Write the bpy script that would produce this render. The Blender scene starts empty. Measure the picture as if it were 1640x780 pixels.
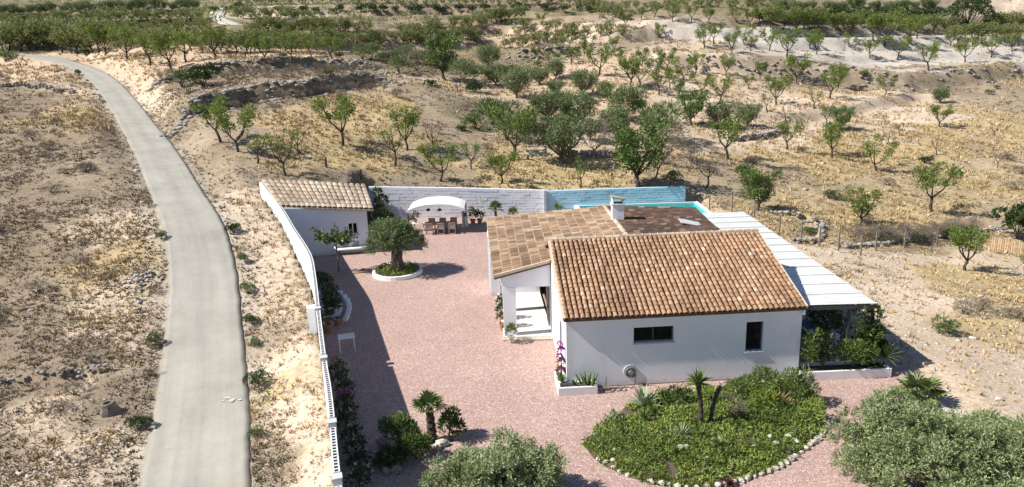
import bpy, math, random
import numpy as np
from mathutils import Vector, Matrix
SC = bpy.context.scene
COL = SC.collection
rnd = random.Random(7)
rng = np.random.default_rng(11)
PI = math.pi

# ------------------------------------------------------------------ camera
FPX, PITCH, ROLL, CAMH = 1113.0, math.radians(14.5), math.radians(2.0), 13.0
cd = bpy.data.cameras.new('camera')
cam = bpy.data.objects.new('camera', cd)
COL.objects.link(cam)
SC.camera = cam
cd.sensor_fit = 'HORIZONTAL'
cd.sensor_width = 36.0
cd.lens = 36.0 * FPX / 1640.0
cd.clip_end = 4000
cd.clip_start = 0.1
cam.matrix_world = (Matrix.Translation((0, 0, CAMH)) @ Matrix.Rotation(math.radians(90) - PITCH, 4, 'X')
                    @ Matrix.Rotation(-ROLL, 4, 'Z'))

# ------------------------------------------------------------------ light
SUN_EL, SHADOW_AZ = math.radians(45), math.radians(7.6)
world = bpy.data.worlds.new('World')
SC.world = world
world.use_nodes = True
wn = world.node_tree.nodes
sky = wn.new('ShaderNodeTexSky')
sky.sky_type = 'NISHITA'
sky.sun_disc = False
sky.sun_elevation = SUN_EL
sky.sun_rotation = math.radians(262.4)
sky.air_density = 1.0
sky.dust_density = 0.3
sky.ozone_density = 3.5
wn['Background'].inputs['Strength'].default_value = 0.07
world.node_tree.links.new(sky.outputs[0], wn['Background'].inputs['Color'])
sl = bpy.data.lights.new('sun', 'SUN')
sl.energy = 5.0
sl.angle = math.radians(0.53)
sl.color = (1.0, 0.955, 0.88)
sun = bpy.data.objects.new('sun', sl)
COL.objects.link(sun)
ldir = Vector((math.cos(SHADOW_AZ) * math.cos(SUN_EL), math.sin(SHADOW_AZ) * math.cos(SUN_EL), -math.sin(SUN_EL)))
sun.rotation_euler = ldir.to_track_quat('-Z', 'Y').to_euler()
sun.location = (-60, 0, 80)
SC.view_settings.view_transform = 'Standard'
SC.view_settings.look = 'None'
SC.view_settings.exposure = 0.62
SC.view_settings.gamma = 1.0
SC.cycles.max_bounces = 6
SC.cycles.diffuse_bounces = 3
SC.cycles.transparent_max_bounces = 4

# ------------------------------------------------------------------ pixel -> world helpers (used only to read positions off the photograph)
def ray(px, py):
    u = (px - 820) / FPX
    v = (390 - py) / FPX
    c, s = math.cos(-ROLL), math.sin(-ROLL)
    x = c * u - s * v
    y = s * u + c * v
    return np.array([x, math.cos(PITCH) + y * math.sin(PITCH), -math.sin(PITCH) + y * math.cos(PITCH)])
CAMP = np.array([0, 0, CAMH])
def on_z(px, py, z=0.0):
    d = ray(px, py)
    return Vector(d * ((z - CAMH) / d[2]) + CAMP)
def on_y(px, py, Y):
    d = ray(px, py)
    return Vector(d * (Y / d[1]) + CAMP)
def at_depth(px, py, D):
    d = ray(px, py)
    return d * (D / (d[1] * math.cos(PITCH) - d[2] * math.sin(PITCH))) + CAMP

# ------------------------------------------------------------------ mesh helpers
class MB:
    """collects faces; build() links them as ONE mesh object"""
    def __init__(s):
        s.v = []; s.f = []; s.m = []
    def add(s, vs, fs, mi=0):
        o = len(s.v)
        s.v.extend([tuple(p) for p in vs])
        for f in fs:
            s.f.append(tuple(i + o for i in f)); s.m.append(mi)
    def quad(s, a, b, c, d, mi=0):
        s.add([a, b, c, d], [(0, 1, 2, 3)], mi)
    def box(s, c, d, rz=0.0, mi=0, taper=1.0, mat=None):
        hx, hy, hz = d[0] / 2, d[1] / 2, d[2] / 2
        pts = []
        for z in (-hz, hz):
            k = taper if z > 0 else 1.0
            for x, y in ((-hx, -hy), (hx, -hy), (hx, hy), (-hx, hy)):
                pts.append(Vector((x * k, y * k, z)))
        R = mat or Matrix.Rotation(rz, 3, 'Z')
        c = Vector(c)
        pts = [R @ p + c for p in pts]
        s.add(pts, [(3, 2, 1, 0), (4, 5, 6, 7), (0, 1, 5, 4), (1, 2, 6, 5), (2, 3, 7, 6), (3, 0, 4, 7)], mi)
    def hexa(s, lo, hi, mi=0):
        """four lower and four upper corners, same winding (ccw from above)"""
        s.add(list(lo) + list(hi), [(3, 2, 1, 0), (4, 5, 6, 7), (0, 1, 5, 4), (1, 2, 6, 5), (2, 3, 7, 6), (3, 0, 4, 7)], mi)
    def bar(s, a, b, w, h=None, mi=0):
        a = Vector(a); b = Vector(b); h = h or w
        d = (b - a).normalized()
        up = Vector((0, 0, 1)) if abs(d.z) < 0.95 else Vector((0, 1, 0))
        x = d.cross(up).normalized() * (w / 2); y = x.cross(d).normalized() * (h / 2)
        s.hexa([a - x - y, a + x - y, a + x + y, a - x + y], [b - x - y, b + x - y, b + x + y, b - x + y], mi)
    def tube(s, pts, rad, n=6, mi=0, cap=True):
        pts = [Vector(p) for p in pts]
        if not hasattr(rad, '__len__'): rad = [rad] * len(pts)
        o = len(s.v); prev = None
        for i, p in enumerate(pts):
            t = (pts[min(i + 1, len(pts) - 1)] - pts[max(i - 1, 0)])
            t = t.normalized() if t.length > 1e-9 else Vector((0, 0, 1))
            if prev is None:
                ref = Vector((1, 0, 0)) if abs(t.x) < 0.8 else Vector((0, 1, 0))
                x = t.cross(ref).normalized()
            else:
                x = (prev - t * prev.dot(t)); x = x.normalized() if x.length > 1e-6 else t.orthogonal().normalized()
            prev = x; y = t.cross(x)
            for k in range(n):
                a = 2 * PI * k / n
                s.v.append(tuple(p + (x * math.cos(a) + y * math.sin(a)) * rad[i]))
        for i in range(len(pts) - 1):
            for k in range(n):
                k2 = (k + 1) % n
                s.f.append((o + i * n + k, o + i * n + k2, o + (i + 1) * n + k2, o + (i + 1) * n + k)); s.m.append(mi)
        if cap:
            s.f.append(tuple(o + k for k in range(n))[::-1]); s.m.append(mi)
            e = o + (len(pts) - 1) * n
            s.f.append(tuple(e + k for k in range(n))); s.m.append(mi)
    def lathe(s, prof, c=(0, 0, 0), n=14, mi=0):
        o = len(s.v); cx, cy, cz = c
        for r, z in prof:
            for k in range(n):
                a = 2 * PI * k / n
                s.v.append((cx + r * math.cos(a), cy + r * math.sin(a), cz + z))
        for i in range(len(prof) - 1):
            for k in range(n):
                k2 = (k + 1) % n
                s.f.append((o + i * n + k, o + i * n + k2, o + (i + 1) * n + k2, o + (i + 1) * n + k)); s.m.append(mi)
        s.f.append(tuple(o + k for k in range(n))[::-1]); s.m.append(mi)
        e = o + (len(prof) - 1) * n
        s.f.append(tuple(e + k for k in range(n))); s.m.append(mi)
    def stone(s, c, r, seed, sq=0.75, mi=0):
        """an uneven boulder, 8x5 rings"""
        q = random.Random(seed); n = 7; rings = (-0.9, -0.45, 0.1, 0.6, 0.92)
        ph = [q.uniform(0, 6.3) for _ in range(4)]
        ax = (q.uniform(.8, 1.25), q.uniform(.8, 1.25)); rot = q.uniform(0, 6.3)
        o = len(s.v)
        for j, zz in enumerate(rings):
            rr = math.sqrt(max(0.0, 1 - zz * zz)) * .95 + .08
            for k in range(n):
                a = 2 * PI * k / n + .2 * math.sin(ph[0] + j)
                w = 1 + .18 * math.sin(2 * a + ph[1] + zz) + .12 * math.sin(3 * a + ph[2] - 2 * zz) + q.uniform(-.09, .09)
                x, y = rr * w * math.cos(a) * ax[0], rr * w * math.sin(a) * ax[1]
                s.v.append((c[0] + r * (x * math.cos(rot) - y * math.sin(rot)), c[1] + r * (x * math.sin(rot) + y * math.cos(rot)), c[2] + r * sq * (zz + q.uniform(-.06, .06))))
        for j in range(len(rings) - 1):
            for k in range(n):
                k2 = (k + 1) % n
                s.f.append((o + j * n + k, o + j * n + k2, o + (j + 1) * n + k2, o + (j + 1) * n + k)); s.m.append(mi)
        s.f.append(tuple(o + k for k in range(n))[::-1]); s.m.append(mi)
        s.f.append(tuple(o + 4 * n + k for k in range(n))); s.m.append(mi)
    def mesh(s, name, mats, smooth=False):
        me = bpy.data.meshes.new(name)
        me.from_pydata(s.v, [], s.f)
        for m in (mats if isinstance(mats, (list, tuple)) else [mats]): me.materials.append(m)
        if any(s.m): me.polygons.foreach_set('material_index', s.m)
        if smooth: me.polygons.foreach_set('use_smooth', [True] * len(s.f))
        me.update()
        return me
    def build(s, name, mats, parent=None, loc=None, rz=0.0, smooth=False):
        return link(name, s.mesh(name, mats, smooth), parent, loc, rz)

def link(name, me, parent=None, loc=None, rz=0.0):
    o = bpy.data.objects.new(name, me)
    COL.objects.link(o)
    if parent is not None: o.parent = parent
    if loc is not None: o.location = loc
    if rz: o.rotation_euler = (0, 0, rz)
    return o
def tag(o, label=None, cat=None, group=None, kind=None):
    if label: o['label'] = label
    if cat: o['category'] = cat
    if group: o['group'] = group
    if kind: o['kind'] = kind
    return o
def thing(name, label, cat, loc=(0, 0, 0), rz=0.0, group=None):
    o = link(name, None, None, loc, rz)
    o.empty_display_size = .3
    return tag(o, label, cat, group)
def copy_tree(o, parent=None):
    c = o.copy(); COL.objects.link(c); c.parent = parent
    for ch in o.children: copy_tree(ch, c)
    return c
def np_mesh(name, verts, faces, mats, cols=None, smooth=False, mi=None):
    """verts Nx3, faces MxK of one size"""
    me = bpy.data.meshes.new(name)
    verts = np.ascontiguousarray(verts, dtype=np.float32); faces = np.ascontiguousarray(faces, dtype=np.int32)
    k = faces.shape[1]
    me.vertices.add(len(verts)); me.vertices.foreach_set('co', verts.ravel())
    me.loops.add(faces.size); me.loops.foreach_set('vertex_index', faces.ravel())
    me.polygons.add(len(faces)); me.polygons.foreach_set('loop_start', np.arange(0, faces.size, k, dtype=np.int32))
    for m in (mats if isinstance(mats, (list, tuple)) else [mats]): me.materials.append(m)
    if mi is not None: me.polygons.foreach_set('material_index', np.ascontiguousarray(mi, dtype=np.int32))
    if smooth: me.polygons.foreach_set('use_smooth', np.ones(len(faces), dtype=bool))
    if cols is not None:
        a = me.attributes.new('Col', 'FLOAT_COLOR', 'POINT')
        c4 = np.ones((len(verts), 4), dtype=np.float32); c4[:, :3] = cols
        a.data.foreach_set('color', c4.ravel())
    me.update(calc_edges=True)
    return me

# ------------------------------------------------------------------ materials
def nodes_of(name):
    m = bpy.data.materials.new(name); m.use_nodes = True
    nt = m.node_tree
    return m, nt, nt.nodes['Principled BSDF']
def ramp(nt, fac, stops):
    r = nt.nodes.new('ShaderNodeValToRGB')
    els = r.color_ramp.elements
    while len(els) < len(stops): els.new(0.5)
    for e, (p, c) in zip(els, stops):
        e.position = p; e.color = (c[0], c[1], c[2], 1)
    nt.links.new(fac, r.inputs[0])
    return r.outputs[0]
def noise(nt, scale, detail=3.0, rough=.55, vec=None, w=False):
    n = nt.nodes.new('ShaderNodeTexNoise')
    n.inputs['Scale'].default_value = scale; n.inputs['Detail'].default_value = detail; n.inputs['Roughness'].default_value = rough
    if vec is not None: nt.links.new(vec, n.inputs['Vector'])
    return n.outputs['Fac']
def pos(nt, scale=None):
    g = nt.nodes.new('ShaderNodeNewGeometry').outputs['Position']
    if scale is None: return g
    mp = nt.nodes.new('ShaderNodeMapping'); mp.inputs['Scale'].default_value = scale
    nt.links.new(g, mp.inputs['Vector'])
    return mp.outputs[0]
def mixc(nt, fac, a, b, mode='MIX'):
    n = nt.nodes.new('ShaderNodeMix'); n.data_type = 'RGBA'; n.blend_type = mode
    for s, v in ((n.inputs[0], fac), (n.inputs[6], a), (n.inputs[7], b)):
        if hasattr(v, 'links'): nt.links.new(v, s)
        elif isinstance(v, (int, float)): s.default_value = v
        else: s.default_value = (v[0], v[1], v[2], 1)
    return n.outputs[2]
def bump(nt, bs, h, strength=.3, dist=.02):
    b = nt.nodes.new('ShaderNodeBump'); b.inputs['Strength'].default_value = strength; b.inputs['Distance'].default_value = dist
    nt.links.new(h, b.inputs['Height']); nt.links.new(b.outputs[0], bs.inputs['Normal'])
def mat_plain(name, c, rough=.7, var=.12, scale=3.0, bmp=.15, metal=0.0, dist=.01):
    m, nt, bs = nodes_of(name)
    p = pos(nt)
    f = noise(nt, scale, 5, .6, p)
    lo = [x * (1 - var) for x in c]; hi = [min(1, x * (1 + var)) for x in c]
    nt.links.new(ramp(nt, f, [(.3, lo), (.7, hi)]), bs.inputs['Base Color'])
    bs.inputs['Roughness'].default_value = rough; bs.inputs['Metallic'].default_value = metal
    if bmp: bump(nt, bs, noise(nt, scale * 9, 4, .6, p), bmp, dist)
    return m
def mat_leaf(name, stops, rough=.55, trans=.25, spec=.3):
    """one random tone for each leaf, some light let through"""
    m, nt, bs = nodes_of(name)
    g = nt.nodes.new('ShaderNodeNewGeometry')
    oi = nt.nodes.new('ShaderNodeObjectInfo')
    n = noise(nt, 1.1, 2, .5, pos(nt))
    a = nt.nodes.new('ShaderNodeMath'); a.operation = 'MULTIPLY_ADD'; a.inputs[1].default_value = .45
    nt.links.new(g.outputs['Random Per Island'], a.inputs[0]); nt.links.new(n, a.inputs[2])
    b = nt.nodes.new('ShaderNodeMath'); b.operation = 'MULTIPLY_ADD'; b.inputs[1].default_value = .16; 
    nt.links.new(oi.outputs['Random'], b.inputs[0]); nt.links.new(a.outputs[0], b.inputs[2])
    c = nt.nodes.new('ShaderNodeMath'); c.operation = 'SUBTRACT'; c.inputs[1].default_value = .3
    nt.links.new(b.outputs[0], c.inputs[0])
    col = ramp(nt, c.outputs[0], stops)
    nt.links.new(col, bs.inputs['Base Color'])
    bs.inputs['Roughness'].default_value = rough
    bs.inputs['Specular IOR Level'].default_value = spec
    tr = nt.nodes.new('ShaderNodeBsdfTranslucent'); nt.links.new(col, tr.inputs['Color'])
    mx = nt.nodes.new('ShaderNodeMixShader'); mx.inputs[0].default_value = trans
    nt.links.new(bs.outputs[0], mx.inputs[1]); nt.links.new(tr.outputs[0], mx.inputs[2])
    nt.links.new(mx.outputs[0], nt.nodes['Material Output'].inputs['Surface'])
    return m
M = {}
M['bark'] = mat_plain('bark', (.06, .045, .035), .9, .4, 6, .6, dist=.03)
M['bark_grey'] = mat_plain('bark_grey', (.16, .135, .11), .9, .35, 7, .6, dist=.03)
M['bark_olive'] = mat_plain('bark_olive', (.11, .088, .068), .9, .45, 4, .9, dist=.06)
M['leaf_almond'] = mat_leaf('leaf_almond', [(.0, (.095, .135, .028)), (.45, (.155, .215, .042)), (.8, (.235, .285, .07)), (1, (.31, .31, .12))], trans=.35)
M['leaf_far'] = mat_leaf('leaf_far', [(.0, (.11, .14, .04)), (.5, (.185, .22, .07)), (1, (.29, .30, .13))], trans=.4)
M['leaf_olive'] = mat_leaf('leaf_olive', [(.0, (.08, .11, .04)), (.5, (.155, .20, .08)), (.85, (.24, .285, .13)), (1, (.33, .36, .2))], .5, .25)
M['leaf_silver'] = mat_leaf('leaf_silver', [(.0, (.095, .125, .042)), (.4, (.22, .27, .115)), (.75, (.36, .42, .21)), (1, (.56, .59, .38))], .45, .22)
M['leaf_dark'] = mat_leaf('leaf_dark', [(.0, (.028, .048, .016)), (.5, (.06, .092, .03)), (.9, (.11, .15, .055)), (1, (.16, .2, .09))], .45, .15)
M['leaf_green'] = mat_leaf('leaf_green', [(.0, (.05, .09, .018)), (.5, (.11, .17, .04)), (.9, (.19, .25, .07)), (1, (.27, .31, .12))], .45, .2)
M['leaf_cover'] = mat_leaf('leaf_cover', [(.0, (.07, .11, .018)), (.45, (.18, .24, .045)), (.8, (.31, .36, .085)), (1, (.44, .42, .16))], .5, .2)
M['leaf_dry'] = mat_leaf('leaf_dry', [(.0, (.13, .105, .08)), (.5, (.2, .165, .125)), (1, (.29, .24, .18))], .9, .1)
M['leaf_pine'] = mat_leaf('leaf_pine', [(.0, (.025, .045, .015)), (.5, (.045, .075, .022)), (1, (.085, .12, .04))], .6, .1)
M['leaf_agave'] = mat_leaf('leaf_agave', [(.0, (.16, .21, .12)), (.5, (.24, .29, .17)), (1, (.42, .44, .27))], .5, .05)
M['leaf_palm'] = mat_leaf('leaf_palm', [(.0, (.05, .085, .02)), (.5, (.11, .16, .04)), (1, (.2, .24, .07))], .4, .15)
M['petal'] = mat_leaf('petal', [(.0, (.28, .03, .2)), (.5, (.42, .05, .33)), (1, (.55, .12, .45))], .6, .3)
M['petal_pale'] = mat_leaf('petal_pale', [(.0, (.5, .35, .38)), (.5, (.65, .5, .5)), (1, (.75, .66, .62))], .6, .3)
m, nt, bs = nodes_of('plaster'); M['plaster'] = m
p = pos(nt)
c = ramp(nt, noise(nt, .9, 5, .6, p), [(.3, (.765, .775, .80)), (.7, (.82, .825, .84))])
c = mixc(nt, ramp(nt, noise(nt, 2.2, 5, .65, pos(nt, (1, 1, .16))), [(.52, (0, 0, 0)), (.8, (.22, .22, .22))]), c, (.55, .53, .50))
sx = nt.nodes.new('ShaderNodeSeparateXYZ'); nt.links.new(p, sx.inputs[0])
hgt_ = nt.nodes.new('ShaderNodeMath'); hgt_.operation = 'MULTIPLY_ADD'; hgt_.inputs[1].default_value = .55; nt.links.new(noise(nt, 3.0, 5, .7, p), hgt_.inputs[0]); hgt_.inputs[2].default_value = 0.0
sb_ = nt.nodes.new('ShaderNodeMath'); sb_.operation = 'SUBTRACT'; nt.links.new(hgt_.outputs[0], sb_.inputs[0]); nt.links.new(sx.outputs[2], sb_.inputs[1])
c = mixc(nt, ramp(nt, sb_.outputs[0], [(.0, (0, 0, 0)), (.3, (.5, .5, .5))]), c, (.42, .33, .28))
nt.links.new(c, bs.inputs['Base Color']); bs.inputs['Roughness'].default_value = .88
bump(nt, bs, noise(nt, 7, 5, .65, p), .3, .02)
M['white'] = mat_plain('white_paint', (.80, .79, .77), .7, .06, 2.5, .2)
M['render_grey'] = mat_plain('grey_render', (.52, .52, .53), .9, .1, 2, .3)
M['block_dark'] = mat_plain('block_core', (.30, .30, .30), .95, .2, 5, .3)
M['limestone'] = mat_plain('limestone', (.47, .43, .36), .9, .35, 3, .6, dist=.03)
M['rock_grey'] = mat_plain('rock_grey', (.30, .27, .24), .95, .35, 4, .7, dist=.04)
M['rock_pale'] = mat_plain('rock_pale', (.52, .46, .40), .95, .25, 4, .7, dist=.04)
M['iron'] = mat_plain('dark_iron', (.06, .06, .062), .6, .2, 6, 0)
M['wood'] = mat_plain('wood', (.36, .22, .11), .65, .25, 7, .2)
M['wood_pale'] = mat_plain('wood_pale', (.42, .31, .2), .7, .2, 7, .2)
M['wood_grey'] = mat_plain('wood_grey', (.22, .19, .16), .85, .25, 7, .3)
M['terra_pot'] = mat_plain('terracotta_pot', (.36, .17, .095), .8, .15, 6, .2)
M['soil'] = mat_plain('soil', (.10, .075, .052), .95, .3, 8, .6, dist=.03)
M['canvas'] = mat_plain('canvas', (.82, .815, .79), .8, .02, 2, .1)
M['cushion'] = mat_plain('grey_cushion', (.36, .35, .35), .95, .1, 10, .2)
M['cable'] = mat_plain('hose_green', (.15, .2, .16), .5, .1, 8, 0)
M['blue'] = mat_plain('blue_paint', (.06, .16, .34), .4, .1, 5, 0)
def mat_tile(name, stops, island, dark=(.10, .07, .055), dirt=.5):
    m, nt, bs = nodes_of(name)
    if island: r = nt.nodes.new('ShaderNodeNewGeometry').outputs['Random Per Island']
    else: r = nt.nodes.new('ShaderNodeObjectInfo').outputs['Random']
    base = ramp(nt, r, stops)
    p = pos(nt)
    big = ramp(nt, noise(nt, .55, 4, .6, p), [(.34, (.64, .60, .58)), (.52, (.98, .98, .98)), (.7, (1.16, 1.15, 1.13))])
    base = mixc(nt, 1.0, base, big, 'MULTIPLY')
    li = ramp(nt, noise(nt, 7, 5, .65, p), [(.46, (0, 0, 0)), (.74, (dirt, dirt, dirt))])
    base = mixc(nt, li, base, dark)
    nt.links.new(base, bs.inputs['Base Color'])
    bs.inputs['Roughness'].default_value = .85
    bump(nt, bs, noise(nt, 40, 3, .6, p), .25, .01)
    return m
ST_MAIN = [(0, (.27, .145, .082)), (.25, (.335, .19, .105)), (.55, (.375, .222, .125)), (.8, (.41, .255, .15)), (.975, (.44, .29, .18)), (1, (.56, .45, .33))]
ST_PALE = [(0, (.36, .27, .19)), (.3, (.43, .335, .24)), (.6, (.48, .385, .285)), (1, (.54, .45, .35))]
ST_DARK = [(0, (.06, .038, .03)), (.4, (.09, .054, .04)), (.75, (.13, .075, .05)), (.93, (.22, .11, .06)), (1, (.33, .25, .19))]  # old brown tiles, darkened further as a slope turned from the sun
ST_PORCH = [(0, (.20, .125, .078)), (.3, (.29, .185, .112)), (.75, (.36, .245, .155)), (1, (.48, .37, .26))]
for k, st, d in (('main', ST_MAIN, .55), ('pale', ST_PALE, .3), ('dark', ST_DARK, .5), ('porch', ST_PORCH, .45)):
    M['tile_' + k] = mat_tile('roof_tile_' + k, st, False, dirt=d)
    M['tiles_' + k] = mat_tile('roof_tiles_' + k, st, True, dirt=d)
M['mortar'] = mat_plain('mortar', (.56, .45, .33), .95, .15, 4, .4)
M['tile_band'] = mat_plain('tile_edge', (.41, .305, .205), .9, .45, 2.6, .3)
M['channel'] = mat_plain('roof_channel', (.13, .08, .055), .95, .35, 5, .4)
m, nt, bs = nodes_of('glass_dark'); M['glass'] = m
bs.inputs['Base Color'].default_value = (.010, .012, .012, 1); bs.inputs['Roughness'].default_value = .06; bs.inputs['Specular IOR Level'].default_value = .2
m, nt, bs = nodes_of('pool_water'); M['water'] = m
tr = nt.nodes.new('ShaderNodeBsdfTransparent'); tr.inputs[0].default_value = (.72, .97, 1, 1)
gl = nt.nodes.new('ShaderNodeBsdfGlossy'); gl.inputs['Roughness'].default_value = .04
fr = nt.nodes.new('ShaderNodeFresnel'); fr.inputs['IOR'].default_value = 1.33
bp = nt.nodes.new('ShaderNodeBump'); bp.inputs['Strength'].default_value = .2; bp.inputs['Distance'].default_value = .05
nt.links.new(noise(nt, 2.2, 3, .5, pos(nt)), bp.inputs['Height']); nt.links.new(bp.outputs[0], gl.inputs['Normal']); nt.links.new(bp.outputs[0], fr.inputs['Normal'])
mx = nt.nodes.new('ShaderNodeMixShader'); nt.links.new(fr.outputs[0], mx.inputs[0]); nt.links.new(tr.outputs[0], mx.inputs[1]); nt.links.new(gl.outputs[0], mx.inputs[2])
nt.links.new(mx.outputs[0], nt.nodes['Material Output'].inputs['Surface'])
# ------------------------------------------------------------------ terrain height
def vnoise(x, y, seed=0):
    xi = np.floor(x).astype(np.int64); yi = np.floor(y).astype(np.int64)
    xf = x - xi; yf = y - yi
    def h(a, b):
        n = (a * 374761393 + b * 668265263 + seed * 974711) & 0x7fffffff
        n = ((n ^ (n >> 13)) * 1274126177) & 0x7fffffff
        return ((n ^ (n >> 16)) & 0xffff) / 65535.0
    u = xf * xf * (3 - 2 * xf); v = yf * yf * (3 - 2 * yf)
    return (h(xi, yi) * (1 - u) + h(xi + 1, yi) * u) * (1 - v) + (h(xi, yi + 1) * (1 - u) + h(xi + 1, yi + 1) * u) * v
def fbm(x, y, oct=4, seed=0):
    s = 0; a = .5
    for i in range(oct):
        s = s + a * (vnoise(x, y, seed + i) - .5); x = x * 2.03 + 17.1; y = y * 2.03 + 5.3; a *= .5
    return s
def sstep(e0, e1, x):
    t = np.clip((x - e0) / (e1 - e0), 0, 1)
    return t * t * (3 - 2 * t)
TP = []
for q in [(0, -20, -2), (-30, -10, -2), (30, -10, -2), (-8, 10, -1), (0, 8, -.6), (20, 8, -1.2), (-20, 12, -1.8), (-45, 12, -1.6),
          (-30, 22, -.9), (-30, 33, .1), (-36, 46, 2.4), (-46, 58, 4.6), (-60, 75, 7.2), (-82, 98, 10.8), (-110, 130, 15), (-62, 45, 3.0), (-60, 20, -.5),
          (-9, 22, -.4), (-9.6, 30, .2), (-12, 36, .9), (-14, 42, 1.9), (-17.5, 48, 3.0), (-21, 54, 4.3), (-15, 57, 4.3), (-12, 62, 3.0),
          (-6, 62.5, 2.35), (2, 61.5, 2.1), (10, 61.5, 1.7), (16, 61, 1.0), (20, 56, .1),
          (17.5, 50, .3), (18, 40, .1), (18.5, 30, 0), (18.5, 22, -.1), (16, 14, -.5), (23, 27, -.7), (31, 27, -1.7), (24, 40, -.5), (31, 40, -1.5),
          (30, 52, -1.4), (45, 45, -2.5), (40, 60, -1.4), (58, 70, 0), (62, 52, -1.6), (36, 76, 2.2), (60, 30, -2.6), (32, 12, -2)]:
    TP.append(q)
for q in [(140, 160, 98), (75, 122, 113), (115, 103, 130), (70, 91, 140), (20, 86, 146), (-40, 84, 152),
          (370, 225, 66), (545, 232, 65), (457, 281, 58), (300, 190, 72), (420, 160, 80), (350, 95, 110), (275, 112, 103), (560, 112, 98), (430, 96, 110),
          (640, 112, 108), (712, 125, 110), (800, 150, 100), (850, 200, 84), (900, 240, 72), (1000, 190, 86), (1000, 262, 66), (1100, 190, 88), (1000, 120, 108),
          (950, 80, 125), (1100, 150, 102), (640, 200, 72), (640, 150, 86), (740, 165, 84), (700, 280, 62.5),
          (1487, 336, 62), (1380, 360, 56), (1500, 200, 90), (1425, 150, 109), (1335, 190, 92), (1600, 108, 123), (1300, 104, 121), (1500, 92, 132), (1550, 52, 146),
          (1240, 165, 104), (1130, 82, 119), (1000, 85, 121), (1000, 30, 165), (1300, 30, 165), (1640, 40, 165), (1640, 200, 92),
          (820, 2, 260), (0, 2, 260), (1640, 2, 260), (400, 2, 260), (1250, 2, 250), (400, 40, 165), (100, 50, 180), (60, 22, 225), (250, 75, 125), (700, 50, 160), (850, 30, 185), (600, 75, 135), (1100, 20, 190)]:
    TP.append(tuple(at_depth(*q)))
for X in (-520, -260, 0, 260, 520):
    TP.append((X, 420, 62 + 6 * math.sin(X * .01))); TP.append((X, 900, 118 + 10 * math.sin(X * .007)))
for q in ((-260, 220, 33), (260, 220, 24), (-180, 120, 15), (170, 110, 4), (-150, 40, 3), (150, 40, -3), (-140, -20, -2), (140, -20, -3), (100, 150, 13), (-300, 60, 8), (300, 60, -2)):
    TP.append(q)
TP = np.array(TP, float)
def warp(x, y):
    k = np.maximum(y, -5) + 22.0
    return x / k * 60.0, 60.0 * np.log(k)
tu, tv = warp(TP[:, 0], TP[:, 1])
def kern(d2):
    return np.sqrt(d2 + 4.0) ** 3 * 1e-3
nT = len(TP)
A = np.zeros((nT + 3, nT + 3))
A[:nT, :nT] = kern((tu[:, None] - tu) ** 2 + (tv[:, None] - tv) ** 2)
lam = .35
A[:nT, :nT] += np.eye(nT) * lam
A[:nT, nT] = 1; A[:nT, nT + 1] = tu / 60; A[:nT, nT + 2] = tv / 60
A[nT:, :nT] = A[:nT, nT:].T
wT = np.linalg.solve(A, np.concatenate([TP[:, 2], [0, 0, 0]]))
def h_base(x, y):
    sh = np.shape(x); x = np.ravel(np.asarray(x, float)); y = np.ravel(np.asarray(y, float))
    u, v = warp(x, y); out = np.empty(len(u))
    for i in range(0, len(u), 20000):
        a, b = u[i:i + 20000], v[i:i + 20000]
        out[i:i + 20000] = kern((a[:, None] - tu) ** 2 + (b[:, None] - tv) ** 2) @ wT[:nT] + wT[nT] + wT[nT + 1] * a / 60 + wT[nT + 2] * b / 60
    return out.reshape(sh)
def seg_dist(x, y, pl):
    """distance to a polyline, signed side (left of travel positive), length along, overshoot beyond the ends"""
    best = np.full(np.shape(x), 1e9); side = np.zeros(np.shape(x)); al = np.zeros(np.shape(x)); L = 0
    for (x0, y0), (x1, y1) in zip(pl[:-1], pl[1:]):
        dx, dy = x1 - x0, y1 - y0; l = math.hypot(dx, dy)
        t = np.clip(((x - x0) * dx + (y - y0) * dy) / (l * l), 0, 1)
        d = np.hypot(x - x0 - t * dx, y - y0 - t * dy)
        s = ((y - y0) * dx - (x - x0) * dy) / l
        k = d < best
        best = np.where(k, d, best); side = np.where(k, np.sign(s), side); al = np.where(k, L + t * l, al)
        L += l
    return best, side, al, L
def march(px, py, hf, t0=12.0, t1=700.0):
    d = ray(px, py)
    ts = np.exp(np.linspace(math.log(t0), math.log(t1), 500))
    P = CAMP[None] + d[None] * ts[:, None]
    g = P[:, 2] - hf(P[:, 0], P[:, 1])
    k = int(np.argmax(g < 0)) if (g < 0).any() else len(ts) - 1
    a, b = ts[max(k - 1, 0)], ts[k]
    for _ in range(3):
        tt = np.linspace(a, b, 9)
        P = CAMP[None] + d[None] * tt[:, None]
        g = P[:, 2] - hf(P[:, 0], P[:, 1])
        j = int(np.argmax(g < 0)) if (g < 0).any() else 8
        a, b = tt[max(j - 1, 0)], tt[j]
    return CAMP + d * b
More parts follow.
